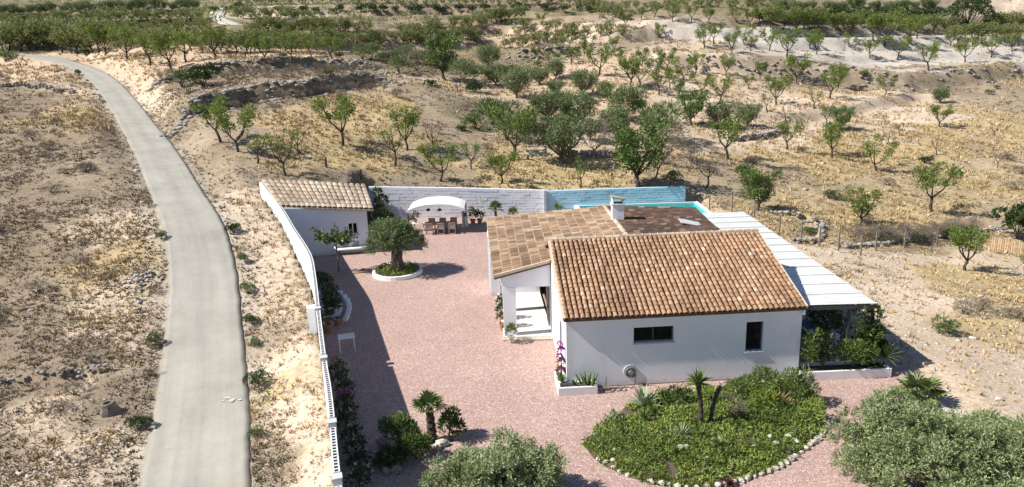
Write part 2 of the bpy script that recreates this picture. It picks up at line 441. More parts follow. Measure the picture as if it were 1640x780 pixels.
# banks: pixel polyline (left to right in the photograph), height, width of the face, reach
BANKS = []
for pl, hgt_, wf, reach in [
    ([(245, 132), (330, 116), (450, 106), (570, 108), (622, 116)], 1.7, 1.0, 9),
    ([(262, 188), (330, 172), (400, 152), (500, 140), (590, 128), (630, 132)], 2.0, 1.0, 9),
    ([(955, 62), (1050, 52), (1200, 58), (1350, 66), (1500, 74), (1640, 74)], 1.6, 1.6, 10),
    ([(1030, 98), (1150, 102), (1250, 112), (1350, 124), (1450, 134), (1570, 124), (1660, 110)], 2.6, 3.0, 12),
    ([(1120, 182), (1250, 190), (1330, 186), (1400, 168), (1480, 150)], 1.3, 2.0, 8),
    ([(800, 92), (880, 84), (950, 76)], 1.5, 1.0, 8),
    ([(0, 142), (60, 138), (118, 146)], 1.2, 1.2, 7),
    ([(0, 612), (60, 604), (120, 596), (172, 592)], .7, .35, 3),
    ([(390, 64), (480, 66), (600, 62), (720, 68)], 2.2, 1.5, 12),
    ([(420, 42), (560, 40), (700, 44), (830, 40)], 2.4, 1.5, 12),
    ([(130, 44), (250, 36), (350, 30)], 2.0, 1.5, 12),
    ([(560, 22), (720, 18), (900, 24)], 2.4, 1.6, 14),
    ([(980, 22), (1150, 18), (1330, 20)], 2.4, 1.6, 14),
    ([(420, 14), (600, 10), (760, 10)], 2.4, 1.8, 16),
    ([(1250, 352), (1292, 352), (1318, 366), (1312, 388)], 1.0, .5, 3),
]:
    w = [march(px, py, h_base)[:2] for px, py in pl]
    BANKS.append((w, hgt_, wf, reach))
def catmull_(P, n):
    out = []; P = [P[0] * 2 - P[1]] + list(P) + [P[-1] * 2 - P[-2]]
    for i in range(1, len(P) - 2):
        a, b, c, d = P[i - 1:i + 3]
        for k in range(n):
            t = k / n; out.append(.5 * (2 * b + (c - a) * t + (2 * a - 5 * b + 4 * c - d) * t * t + (3 * b - a - 3 * c + d) * t ** 3))
    return np.array(out + [P[-2]])
# road centre line: pixel and depth along the lens axis
ROADPX = [(310, 780, 24.5), (323, 650, 29.3), (326, 560, 34.3), (325, 440, 41.1), (309, 360, 47.1), (279, 300, 56.4), (248, 240, 67.3), (220, 200, 81.7), (193, 160, 97), (160, 124, 113), (118, 104, 129), (72, 91.5, 140), (20, 86, 146), (-40, 84, 152), (-140, 84, 160)]
TRK = [(395, 10), (372, 12), (354, 17), (347, 24), (352, 31), (368, 38), (382, 41)]
TRK = catmull_(np.array([march(a, b, h_base) for a, b in TRK]), 8)
rp = [at_depth(*q) for q in ROADPX]
rp = [rp[0] + (rp[0] - rp[1]) * 2.6, rp[0] + (rp[0] - rp[1]) * 1.2] + rp
rp = np.array(rp)
def catmull(P, n):
    out = []
    P = [P[0] * 2 - P[1]] + list(P) + [P[-1] * 2 - P[-2]]
    for i in range(1, len(P) - 2):
        a, b, c, d = P[i - 1:i + 3]
        for k in range(n):
            t = k / n
            out.append(.5 * (2 * b + (c - a) * t + (2 * a - 5 * b + 4 * c - d) * t * t + (3 * b - a - 3 * c + d) * t ** 3))
    out.append(P[-2])
    return np.array(out)
ROAD = catmull(rp, 10)
zz = ROAD[:, 2].copy()
for _ in range(12): zz[1:-1] = (zz[:-2] + zz[1:-1] * 2 + zz[2:]) / 4
ROAD[:, 2] = zz
ROADW = 1.86
def road_dist(x, y): return line_dist(x, y, ROAD)
def line_dist(x, y, LN):
    best = np.full(np.shape(x), 1e9); z = np.zeros(np.shape(x))
    for a, b in zip(LN[:-1], LN[1:]):
        dx, dy = b[0] - a[0], b[1] - a[1]; l2 = dx * dx + dy * dy
        t = np.clip(((x - a[0]) * dx + (y - a[1]) * dy) / l2, 0, 1)
        d = np.hypot(x - a[0] - t * dx, y - a[1] - t * dy)
        k = d < best
        best = np.where(k, d, best); z = np.where(k, a[2] + t * (b[2] - a[2]), z)
    return best, z
# the yard: a level plot behind its walls
WALLH = 2.9
WALL_L = [tuple(on_z(a, b, c)) for a, b, c in ((572, 1050, WALLH), (540, 765, WALLH), (532, 676, WALLH), (526, 620, WALLH), (518.5, 573, WALLH), (509, 494, WALLH), (503, 440, WALLH), (495, 405, 3.05), (470, 365, 3.4))] + [(-16.35, 48.5, 3.84), (-19.0, 52.6, 5.1)]
BW = [on_y(590, 299, 60.6), on_y(720, 300.5, 60.1), on_y(871, 304.5, 59.75), on_y(873, 306, 59.7), on_y(985, 302, 59.75), on_y(1098, 298.5, 59.8)]
YARD = [(p[0] + .1, p[1]) for p in WALL_L[:10]] + [(-18.6, 52.7), (-11.5, 53.9), (-12.7, 60.7), (2.9, 59.9), (15.9, 59.95), (16.2, 56), (15.7, 44), (15.9, 30), (16.9, 25.6), (16.6, 22), (14.2, 17), (11, 12), (7, 8)]
def inside(x, y, poly):
    c = np.zeros(np.shape(x), bool); n = len(poly)
    for i in range(n):
        x0, y0 = poly[i]; x1, y1 = poly[(i + 1) % n]
        k = ((y0 > y) != (y1 > y)) & (x < (x1 - x0) * (y - y0) / (y1 - y0 + 1e-12) + x0)
        c ^= k
    return c
def h_mid(x, y):
    x = np.asarray(x, float); y = np.asarray(y, float)
    z = h_base(x, y)
    for w, A_, wf, reach in BANKS:
        xs = [p[0] for p in w]; ys = [p[1] for p in w]
        m = (x > min(xs) - reach * 1.5) & (x < max(xs) + reach * 1.5) & (y > min(ys) - reach * 1.5) & (y < max(ys) + reach * 1.5)
        if not m.any(): continue
        xm, ym = x[m], y[m]
        xm = xm + 1.2 * fbm(x[m] * .35, y[m] * .35, 3, 5); ym = ym + 1.6 * fbm(x[m] * .35, y[m] * .35, 3, 9)
        d, s, al, L = seg_dist(xm, ym, w)
        sd = d * s
        e0 = np.hypot(xm - w[0][0], ym - w[0][1]); e1 = np.hypot(xm - w[-1][0], ym - w[-1][1])
        endf = sstep(0, min(5, L * .25), np.minimum(np.where(al <= 1e-6, 0, al), np.where(al >= L - 1e-6, 0, L - al)))
        up = np.clip(1 - np.abs(sd) / reach, 0, 1) ** 1.3
        f = np.where(sd > 0, .55 * up, -.45 * up) * 1.0
        face = sstep(-wf / 2, wf / 2, sd)
        near = np.abs(sd) < wf / 2
        f = np.where(near, (-.45 + face) , f)
        z[m] += A_ * f * endf
    r = fbm(x * .16, y * .16, 4, 21) * .9 + fbm(x * .9, y * .9, 3, 33) * .22
    z = z + r * np.clip((y - 12) / 40, .25, 1.3)
    ft = sstep(120, 150, y)
    q_ = z / 3.1; fl = np.floor(q_); z = z * (1 - .75 * ft) + .75 * ft * 3.1 * (fl + sstep(.72, 1.0, q_ - fl))
    m = (y > 150) & (y < 260) & (x > -120) & (x < -40)
    if m.any():
        d, tz = line_dist(x[m], y[m], TRK); k = sstep(2.6, 9, d); z[m] = (tz - .05) * (1 - k) + z[m] * k
    d, rz = road_dist(x, y)
    k = sstep(2.0, 5.2, d)
    z = (rz - .05 + .0 * d) * (1 - k) + z * k
    return z
def yard_dist(x, y):
    n = len(YARD); best = np.full(np.shape(x), 1e9)
    for i in range(n):
        x0, y0 = YARD[i]; x1, y1 = YARD[(i + 1) % n]
        dx, dy = x1 - x0, y1 - y0; l2 = dx * dx + dy * dy
        t = np.clip(((x - x0) * dx + (y - y0) * dy) / l2, 0, 1)
        best = np.minimum(best, np.hypot(x - x0 - t * dx, y - y0 - t * dy))
    return np.where(inside(x, y, YARD), -best, best)
def hgt(x, y):
    shp = np.shape(x)
    x = np.atleast_1d(np.asarray(x, float)); y = np.atleast_1d(np.asarray(y, float))
    z = h_mid(x, y)
    m = (x > -24) & (x < 22) & (y > 2) & (y < 66)
    if m.any():
        d = yard_dist(x[m], y[m])
        k = sstep(.15, 1.1, d)
        zo = z[m]
        # along the open right-hand side the slope meets the gravel flush
        right = x[m] > 8
        low = np.where(right, -.12, -.35)
        k = np.where(right, sstep(.0, 1.5, d), k)
        k = np.where((x[m] < -3) & (y[m] < 53.5), sstep(.0, .3, d), k)
        z[m] = low * (1 - k) + zo * k
    return z.reshape(shp)
def ground(px, py):
    return march(px, py, hgt)
def gz(x, y):
    return float(hgt(np.array([x]), np.array([y]))[0])

# ------------------------------------------------------------------ ground colours: natural soils and covers seen in each part of the photograph
PALE = (.55, .445, .34); PEACH = (.52, .395, .285); OCHRE = (.45, .345, .19); TAN = (.39, .305, .20); BROWN = (.28, .22, .155); GREYW = (.50, .455, .40); SCRUB = (.22, .19, .11); ASH = (.335, .27, .195)
# (pixel, colour, roughness of cover 0..1)
CZ = [(100, 300, BROWN, .8), (30, 380, BROWN, .8), (60, 230, BROWN, .8), (160, 440, OCHRE, .6), (100, 430, BROWN, .8), (60, 520, ASH, .8), (215, 500, PALE, .5), (215, 360, PALE, .5), (100, 560, BROWN, .7), (30, 700, ASH, .7), (60, 770, PALE, .5), (150, 720, PALE, .5), (200, 640, BROWN, .7), (150, 640, PALE, .6), (200, 280, ASH, .7), (50, 110, PEACH, .3), (90, 150, ASH, .9), (20, 170, BROWN, .8), (150, 180, OCHRE, .6),
      (440, 480, PALE, .35), (450, 560, PALE, .4), (470, 680, PALE, .4), (420, 400, PALE, .35), (380, 330, PALE, .4), (350, 280, ASH, .6), (420, 640, OCHRE, .7), (415, 740, BROWN, .8), (500, 740, PALE, .4), (400, 520, ASH, .6), (300, 250, BROWN, .6), (340, 230, ASH, .6),
      (240, 115, PEACH, .25), (330, 98, PEACH, .2), (240, 150, PALE, .3), (480, 92, PEACH, .25), (290, 175, BROWN, .8), (320, 130, BROWN, .9), (450, 112, BROWN, .9), (560, 116, ASH, .9), (460, 150, BROWN, .9), (520, 190, OCHRE, .5), (600, 165, OCHRE, .4), (680, 165, ASH, .6), (480, 240, OCHRE, .4), (580, 190, OCHRE, .4), (620, 255, OCHRE, .5), (440, 225, ASH, .6), (700, 210, ASH, .6), (760, 270, OCHRE, .5), (850, 270, OCHRE, .5), (960, 275, OCHRE, .5), (1060, 280, TAN, .6), (650, 120, PALE, .3), (700, 285, ASH, .6), (560, 282, BROWN, .6),
      (840, 150, PEACH, .2), (900, 115, PEACH, .15), (980, 110, PEACH, .15), (960, 160, PEACH, .25), (1100, 160, PALE, .15), (1200, 150, PALE, .15), (1300, 150, PEACH, .15), (1400, 150, PALE, .15), (1120, 120, PEACH, .2), (1030, 225, PALE, .4), (1150, 210, PALE, .3), (870, 235, PALE, .4), (1040, 95, PALE, .4), (1000, 65, ASH, .7),
      (1100, 48, GREYW, .1), (1250, 60, GREYW, .1), (1400, 70, GREYW, .12), (1550, 80, GREYW, .15), (1300, 92, GREYW, .12), (1450, 100, GREYW, .12), (1600, 100, GREYW, .2), (1150, 92, PALE, .15), (1250, 118, ASH, .7), (1380, 128, ASH, .7), (1500, 135, ASH, .8), (1600, 140, ASH, .7), (1620, 118, TAN, .7),
      (1450, 190, PALE, .5), (1500, 220, OCHRE, .5), (1600, 200, OCHRE, .55), (1350, 245, OCHRE, .4), (1300, 260, OCHRE, .5), (1250, 210, PALE, .5), (1270, 290, TAN, .6), (1350, 300, TAN, .6), (1200, 290, ASH, .6), (1430, 330, OCHRE, .5), (1550, 300, OCHRE, .6), (1600, 250, TAN, .6), (1330, 350, OCHRE, .5), (1420, 385, TAN, .7), (1600, 350, TAN, .6), (1500, 290, TAN, .6),
      (1350, 420, PALE, .14), (1450, 480, PALE, .14), (1550, 450, OCHRE, .45), (1600, 480, OCHRE, .5), (1500, 550, PALE, .14), (1600, 580, PALE, .14), (1600, 540, OCHRE, .5), (1450, 430, PALE, .14), (1550, 620, PALE, .14), (1630, 660, PALE, .14), (1500, 410, PALE, .14),
      (50, 60, SCRUB, .8), (200, 50, SCRUB, .8), (100, 20, SCRUB, .9), (250, 62, PEACH, .3), (300, 30, SCRUB, .8), (260, 8, ASH, .8), (400, 22, PALE, .3), (480, 60, PEACH, .3), (450, 45, SCRUB, .6), (550, 40, BROWN, .6), (600, 60, BROWN, .5), (620, 30, BROWN, .6), (700, 40, BROWN, .5), (750, 70, SCRUB, .6), (800, 55, PEACH, .2), (860, 50, PEACH, .2), (930, 50, PALE, .3), (700, 15, BROWN, .6), (850, 15, SCRUB, .6), (900, 5, BROWN, .7), (1000, 8, BROWN, .6), (1150, 8, SCRUB, .7), (1300, 10, SCRUB, .8), (1400, 30, SCRUB, .9), (1280, 35, BROWN, .6), (1600, 30, BROWN, .6), (1630, 5, PALE, .5), (1480, 5, ASH, .7), (680, 110, SCRUB, .9), (780, 100, SCRUB, .8), (600, 100, SCRUB, .8), (820, 200, SCRUB, .7), (770, 180, SCRUB, .7)]
czp = np.array([march(a, b, h_base)[:2] for a, b, _, _ in CZ])
czu, czv = warp(czp[:, 0], czp[:, 1])
czc = np.array([tuple(c) + (r,) for _, _, c, r in CZ])
def zone(x, y):
    """ground colour and density of cover"""
    x = np.asarray(x, float) ; y = np.asarray(y, float)
    wx = fbm(x * .22, y * .22, 5, 41) * 11; wy = fbm(x * .22, y * .22, 5, 47) * 11
    sc = np.clip((y + 10) / 60, .35, 2)
    u, v = warp(x + wx * sc, y + wy * sc); out = np.empty((len(u), 4))
    for i in range(0, len(u), 20000):
        d2 = (u[i:i + 20000, None] - czu) ** 2 + (v[i:i + 20000, None] - czv) ** 2
        w = 1 / (d2 + .6) ** 2.6
        out[i:i + 20000] = (w @ czc) / w.sum(1)[:, None]
    return out
def build_ground():
    ys = []
    y = -60.0
    while y < 950:
        ys.append(y)
        y += 2.5 if y < 8 else (.34 if y < 45 else (.36 if y < 75 else (y / 75) ** 1.25 * .36 if y < 320 else 14))
    ys = np.array(ys)
    us = np.linspace(-1, 1, 321); us = us * (.72 + .28 * us * us * np.abs(us))
    X = us[None, :] * (46 + np.maximum(ys, 0)[:, None] * .98); Y = np.repeat(ys[:, None], len(us), 1)
    # widen far outside the frame so the land goes on
    X = np.where(np.abs(us)[None, :] > .93, X * (1 + (np.abs(us)[None, :] - .93) * 14), X)
    x, y = X.ravel(), Y.ravel()
    z = hgt(x, y)
    zc = zone(x, y)
    # worn strips of pale grit along the road
    d, _ = road_dist(x, y)
    k = (1 - sstep(2.0, 3.0, d + fbm(x * .8, y * .8, 2, 3) * 1.4))[:, None] * .6
    zc[:, :3] = zc[:, :3] * (1 - k) + np.array([.42, .37, .31]) * k
    n, mcol = len(ys), len(us)
    i = np.arange(n * mcol).reshape(n, mcol)
    F = np.stack([i[:-1, :-1], i[:-1, 1:], i[1:, 1:], i[1:, :-1]], -1).reshape(-1, 4)
    me = np_mesh('terrain', np.stack([x, y, z], 1), F, M['ground'], zc[:, :3], True)
    a = me.attributes.new('cover', 'FLOAT', 'POINT'); a.data.foreach_set('value', zc[:, 3].astype(np.float32))
    return tag(link('terrain', me), kind='structure')
m, nt, bs = nodes_of('ground'); M['ground'] = m
at = nt.nodes.new('ShaderNodeAttribute'); at.attribute_name = 'Col'
ac = nt.nodes.new('ShaderNodeAttribute'); ac.attribute_name = 'cover'
p = pos(nt)
n1 = noise(nt, .9, 6, .68, p); n2 = noise(nt, 5.5, 5, .65, p); n3 = noise(nt, .13, 3, .5, p)
tone = ramp(nt, n2, [(.32, (.72, .70, .68)), (.5, (1, 1, 1)), (.7, (1.18, 1.18, 1.18))])
c = mixc(nt, 1.0, at.outputs['Color'], tone, 'MULTIPLY')
c = mixc(nt, 1.0, c, ramp(nt, n3, [(.35, (.9, .88, .86)), (.65, (1.1, 1.1, 1.1))]), 'MULTIPLY')
# scattered dead scrub and litter, denser where there is more cover
mm = nt.nodes.new('ShaderNodeMath'); mm.operation = 'MULTIPLY_ADD'; mm.inputs[1].default_value = .42
nt.links.new(ac.outputs['Fac'], mm.inputs[0]); nt.links.new(n1, mm.inputs[2])
lit = ramp(nt, mm.outputs[0], [(.70, (0, 0, 0)), (.92, (.7, .7, .7))])
c = mixc(nt, lit, c, ramp(nt, n2, [(.35, (.13, .10, .07)), (.65, (.27, .21, .14))]))
# bare pale grit between
gr = ramp(nt, noise(nt, 2.3, 5, .7, p), [(.56, (0, 0, 0)), (.70, (.55, .55, .55))])
iv = nt.nodes.new('ShaderNodeMath'); iv.operation = 'MULTIPLY_ADD'; iv.inputs[1].default_value = -.95; iv.inputs[2].default_value = 1.0; iv.use_clamp = True
nt.links.new(ac.outputs['Fac'], iv.inputs[0])
gr = mixc(nt, 1.0, gr, iv.outputs[0], 'MULTIPLY')
c = mixc(nt, gr, c, (.52, .44, .37))
nt.links.new(c, bs.inputs['Base Color']); bs.inputs['Roughness'].default_value = .95; bs.inputs['Specular IOR Level'].default_value = .1
bump(nt, bs, n2, .7, .12)
build_ground()

# ------------------------------------------------------------------ road
m, nt, bs = nodes_of('asphalt'); M['asphalt'] = m
p = pos(nt)
uvn = nt.nodes.new('ShaderNodeAttribute'); uvn.attribute_name = 'across'
base = ramp(nt, noise(nt, .35, 6, .7, p), [(.28, (.28, .265, .228)), (.5, (.345, .326, .282)), (.72, (.40, .378, .33))])
fine = ramp(nt, noise(nt, 34, 4, .75, p), [(.3, (.80, .80, .80)), (.7, (1.14, 1.14, 1.14))])
base = mixc(nt, 1.0, base, fine, 'MULTIPLY')
wheel = ramp(nt, uvn.outputs['Fac'], [(0, (.72, .70, .67)), (.05, (.97, .96, .95)), (.26, (1.05, 1.04, 1.03)), (.5, (.93, .93, .93)), (.74, (1.06, 1.05, 1.04)), (.95, (.97, .97, .96)), (1, (.70, .68, .65))])
base = mixc(nt, 1.0, base, wheel, 'MULTIPLY')
aln = nt.nodes.new('ShaderNodeAttribute'); aln.attribute_name = 'along'
cx_ = nt.nodes.new('ShaderNodeCombineXYZ'); nt.links.new(uvn.outputs['Fac'], cx_.inputs[0]); nt.links.new(aln.outputs['Fac'], cx_.inputs[1])
mp_ = nt.nodes.new('ShaderNodeMapping'); mp_.inputs['Scale'].default_value = (9, .09, 1); nt.links.new(cx_.outputs[0], mp_.inputs['Vector'])
base = mixc(nt, 1.0, base, ramp(nt, noise(nt, 1.0, 6, .7, mp_.outputs[0]), [(.3, (.89, .885, .88)), (.5, (1, 1, 1)), (.7, (1.06, 1.055, 1.05))]), 'MULTIPLY')
mp2 = nt.nodes.new('ShaderNodeMapping'); mp2.inputs['Scale'].default_value = (1.6, 1.3, 1); nt.links.new(cx_.outputs[0], mp2.inputs['Vector'])
base = mixc(nt, ramp(nt, noise(nt, 1.0, 6, .75, mp2.outputs[0]), [(.60, (0, 0, 0)), (.66, (.35, .35, .35))]), base, (.24, .225, .195))
patch = ramp(nt, noise(nt, .8, 3, .5, p), [(.66, (0, 0, 0)), (.72, (.28, .28, .28))])
base = mixc(nt, patch, base, (.40, .375, .335))
nt.links.new(base, bs.inputs['Base Color']); bs.inputs['Roughness'].default_value = .9
bump(nt, bs, noise(nt, 60, 3, .7, p), .35, .01)
def ribbon(name, C, hw, mat, drape=None, thick=.12, across=9, wob=.05):
    V = []; Fc = []; AC = []
    n = len(C)
    for i in range(n):
        t = C[min(i + 1, n - 1)] - C[max(i - 1, 0)]
        nx, ny = -t[1], t[0]; l = math.hypot(nx, ny); nx /= l; ny /= l
        wl = hw + wob * (vnoise(np.array([i * .7]), np.array([1.]))[0] - .5); wr = hw + wob * (vnoise(np.array([i * .7]), np.array([7.]))[0] - .5)
        for k in range(across + 2):
            q = min(max((k - 1) / (across - 1), 0), 1)
            s = -wl + q * (wl + wr)
            x, y = C[i][0] + nx * -s, C[i][1] + ny * -s
            z = C[i][2] + .03 * (1 - (2 * q - 1) ** 2)
            if drape is not None: z = drape(x, y) + .12
            if k in (0, across + 1): z -= thick
            V.append((x, y, z)); AC.append(q)
    w = across + 2
    for i in range(n - 1):
        for k in range(w - 1):
            Fc.append((i * w + k, i * w + k + 1, (i + 1) * w + k + 1, (i + 1) * w + k))
    me = np_mesh(name, np.array(V), np.array(Fc), mat, None, True)
    a = me.attributes.new('across', 'FLOAT', 'POINT'); a.data.foreach_set('value', np.array(AC, dtype=np.float32))
    cl = np.concatenate([[0], np.cumsum(np.linalg.norm(np.diff(np.asarray(C), axis=0), axis=1))])
    a = me.attributes.new('along', 'FLOAT', 'POINT'); a.data.foreach_set('value', np.repeat(cl, w).astype(np.float32))
    return link(name, me)
RD = catmull(ROAD[::2], 4)
tag(ribbon('road', RD, ROADW, M['asphalt'], thick=.07, across=15, wob=.07), kind='structure')
tag(ribbon('track', TRK + np.array([0, 0, .1]), 2.1, mat_plain('track_dirt', (.50, .46, .39), .95, .1, 1.0, .3), wob=.5), kind='structure')
# ------------------------------------------------------------------ the yard
HO = Vector((2.05, 26.13, 0)); YAW = math.radians(2.43)
EX = Vector((math.cos(YAW), math.sin(YAW), 0)); EY = Vector((-math.sin(YAW), math.cos(YAW), 0)); EZ = Vector((0, 0, 1))
def HL(x, y, z): return HO + EX * x + EY * y + EZ * z
def hit(px, py, o, n):
    d = Vector(ray(px, py)); c = Vector(CAMP)
    return c + d * ((Vector(o) - c).dot(n) / d.dot(n))
def front(px, py, y=0.0):
    p = hit(px, py, HL(0, y, 0), EY) - HO
    return p.dot(EX), p.z
def sidew(px, py, x=0.0):
    p = hit(px, py, HL(x, 0, 0), EX) - HO
    return p.dot(EY), p.z
def build_w(mb, name, mats, parent=None, origin=(0, 0, 0), smooth=False):
    """mesh in world coordinates under a parent Empty that stands at origin (unturned)"""
    ox, oy, oz = origin
    mb.v = [(a - ox, b - oy, c - oz) for a, b, c in mb.v]
    return mb.build(name, mats, parent, None, 0, smooth)
# pink gravel: one sheet, its stones too small to pick apart
m, nt, bs = nodes_of('pink_gravel'); M['gravel'] = m
p = pos(nt)
vo = nt.nodes.new('ShaderNodeTexVoronoi'); vo.inputs['Scale'].default_value = 21; nt.links.new(p, vo.inputs['Vector'])
vo.inputs['Randomness'].default_value = 1
sep = nt.nodes.new('ShaderNodeSeparateColor'); nt.links.new(vo.outputs['Color'], sep.inputs[0])
g = ramp(nt, sep.outputs[0], [(0, (.255, .165, .145)), (.25, (.355, .235, .205)), (.6, (.415, .28, .238)), (.85, (.48, .34, .29)), (1, (.57, .46, .42))])
g = mixc(nt, 1.0, g, ramp(nt, noise(nt, .33, 5, .6, p), [(.3, (.92, .91, .91)), (.7, (1.07, 1.06, 1.05))]), 'MULTIPLY')
g = mixc(nt, ramp(nt, noise(nt, .7, 4, .6, p), [(.55, (0, 0, 0)), (.78, (.35, .35, .35))]), g, (.43, .315, .28))
nt.links.new(g, bs.inputs['Base Color']); bs.inputs['Roughness'].default_value = .95
bump(nt, bs, vo.outputs['Distance'], .6, .035)
def sheet(name, poly, z, mat, kind=None, thick=0.0, n=None):
    mb = MB(); k = len(poly)
    mb.add([(x, y, z) for x, y in poly], [tuple(range(k))])
    if thick:
        mb.add([(x, y, z) for x, y in poly] + [(x, y, z - thick) for x, y in poly], [(i, i + k, (i + 1) % k + k, (i + 1) % k) for i in range(k)])
    return tag(mb.build(name, mat), kind=kind)
gpoly = [(p_[0] + .02, p_[1]) for p_ in WALL_L[:10]] + [(-16.3, 50), (-10.3, 51), (-11.8, 60.5), (3, 59.9), (6.2, 59.8), (6.2, 52), (15.6, 50), (15.8, 30), (16.4, 27.2)] 
edge = [(16.9, 25.6), (16.3, 24.3), (15.7, 23.2), (15.4, 21.8), (14.6, 19.5), (13.4, 16.5), (10.5, 11.5), (7, 7.5)]
for i in range(len(edge) - 1):
    for k in range(5):
        t = k / 5; a, b = edge[i], edge[i + 1]
        gpoly.append((a[0] + (b[0] - a[0]) * t + rnd.uniform(-.16, .16), a[1] + (b[1] - a[1]) * t))
gpoly.append(edge[-1])
sheet('gravel_yard', gpoly, 0.0, M['gravel'], 'structure')

# ------------------------------------------------------------------ boundary wall of open concrete blocks, left of the yard
wt = thing('boundary_wall', 'long white boundary wall with open hollow blocks along its top, beside the road verge', 'wall', (WALL_L[5][0], WALL_L[5][1], 0))
wo = wt.location
def offset_line(P, s):
    out = []
    for i, p in enumerate(P):
        a = Vector(P[max(i - 1, 0)]); b = Vector(P[min(i + 1, len(P) - 1)])
        t = (b - a); n = Vector((t.y, -t.x, 0)).normalized()
        out.append(Vector(p) + n * s)
    return out
WF = [Vector(q) for q in catmull(np.array(WALL_L), 6)]
HT = .088
inn = offset_line(WF, HT); out_ = offset_line(WF, -HT)
mb = MB()
low = -.35
for i in range(len(WF) - 1):
    a, b, c, d = out_[i], inn[i], inn[i + 1], out_[i + 1]
    t0, t1 = WF[i].z - .2, WF[i + 1].z - .2
    mb.hexa([Vector((q.x, q.y, low)) for q in (a, b, c, d)], [Vector((a.x, a.y, t0)), Vector((b.x, b.y, t0)), Vector((c.x, c.y, t1)), Vector((d.x, d.y, t1))])
build_w(mb, 'wall_body', M['plaster'], wt, wo)
# hollow blocks on the top course: rim with an open core
def block_mesh(l, w, h, t=.035):
    mb = MB(); x, y = l / 2, w / 2
    o = [(-x, -y), (x, -y), (x, y), (-x, y)]; q = [(-x + t, -y + t * 1.5), (x - t, -y + t * 1.5), (x - t, y - t * 1.5), (-x + t, y - t * 1.5)]
    v = [(a, b, 0) for a, b in o] + [(a, b, h) for a, b in o] + [(a, b, h) for a, b in q] + [(a, b, .03) for a, b in q]
    mb.add(v, [(0, 1, 5, 4), (1, 2, 6, 5), (2, 3, 7, 6), (3, 0, 4, 7), (4, 5, 9, 8), (5, 6, 10, 9), (6, 7, 11, 10), (7, 4, 8, 11)])
    mb.add(v, [(8, 9, 13, 12), (9, 10, 14, 13), (10, 11, 15, 14), (11, 8, 12, 15), (12, 13, 14, 15)], 1)
    return mb.mesh('hollow_block', [M['white'], M['block_dark']])
bme = block_mesh(.150, .172, .2, .022)
pillar_me = MB(); pillar_me.box((0, 0, .13), (.24, .23, .28)); pillar_me.box((0, 0, .28), (.27, .26, .03)); pillar_me = pillar_me.mesh('pillar_cap', M['render_grey'])
caps = [on_z(*q, WALLH) for q in ((540, 765), (532.5, 676), (518, 573), (509, 494))]
cum = [0]
for i in range(len(WF) - 1): cum.append(cum[-1] + (WF[i + 1] - WF[i]).length)
L = cum[-1]; s = .2
while s < L - .2:
    i = max(j for j in range(len(cum)) if cum[j] <= s); i = min(i, len(WF) - 2)
    t = (s - cum[i]) / max(1e-6, cum[i + 1] - cum[i]); q = WF[i].lerp(WF[i + 1], t); d = (WF[i + 1] - WF[i]).normalized()
    near_cap = any((Vector((c.x, c.y)) - Vector((q.x, q.y))).length < .34 for c in caps)
    if not near_cap and q.z < 4.9:
        o = link('hollow_block', bme, wt, (q.x - wo.x, q.y - wo.y, q.z - .2 + rnd.uniform(-.004, .004)))
        o.rotation_euler = (0, -math.asin(d.z), math.atan2(d.y, d.x) + rnd.uniform(-.015, .015))
    s += .162
for c in caps:
    j = min(range(len(WF)), key=lambda k: (WF[k] - c).length); d = WF[min(j + 1, len(WF) - 1)] - WF[j - 1]
    o = link('pillar_cap', pillar_me, wt, (WF[j].x - wo.x, WF[j].y - wo.y, WF[j].z - .24)); o.rotation_euler = (0, 0, math.atan2(d.y, d.x))
# white meter box on the outer side
q = on_z(492, 488, .6)
mb = MB(); mb.box((0, 0, .45), (.36, .5, 1.3)); mb.box((0, 0, 1.12), (.4, .54, .05))
bxp = offset_line(WF, -.33); j = min(range(len(bxp)), key=lambda k: abs(bxp[k].y - 32.6))
bx = thing('meter_box', 'plain white masonry box against the outer side of the boundary wall', 'box', (bxp[j].x, bxp[j].y, gz(bxp[j].x, bxp[j].y) + .2), .28)
mb.build('box_body', M['plaster'], bx)
mb = MB(); mb.box((-.19, 0, .7), (.02, .34, .5)); mb.build('box_door', M['white'], bx)

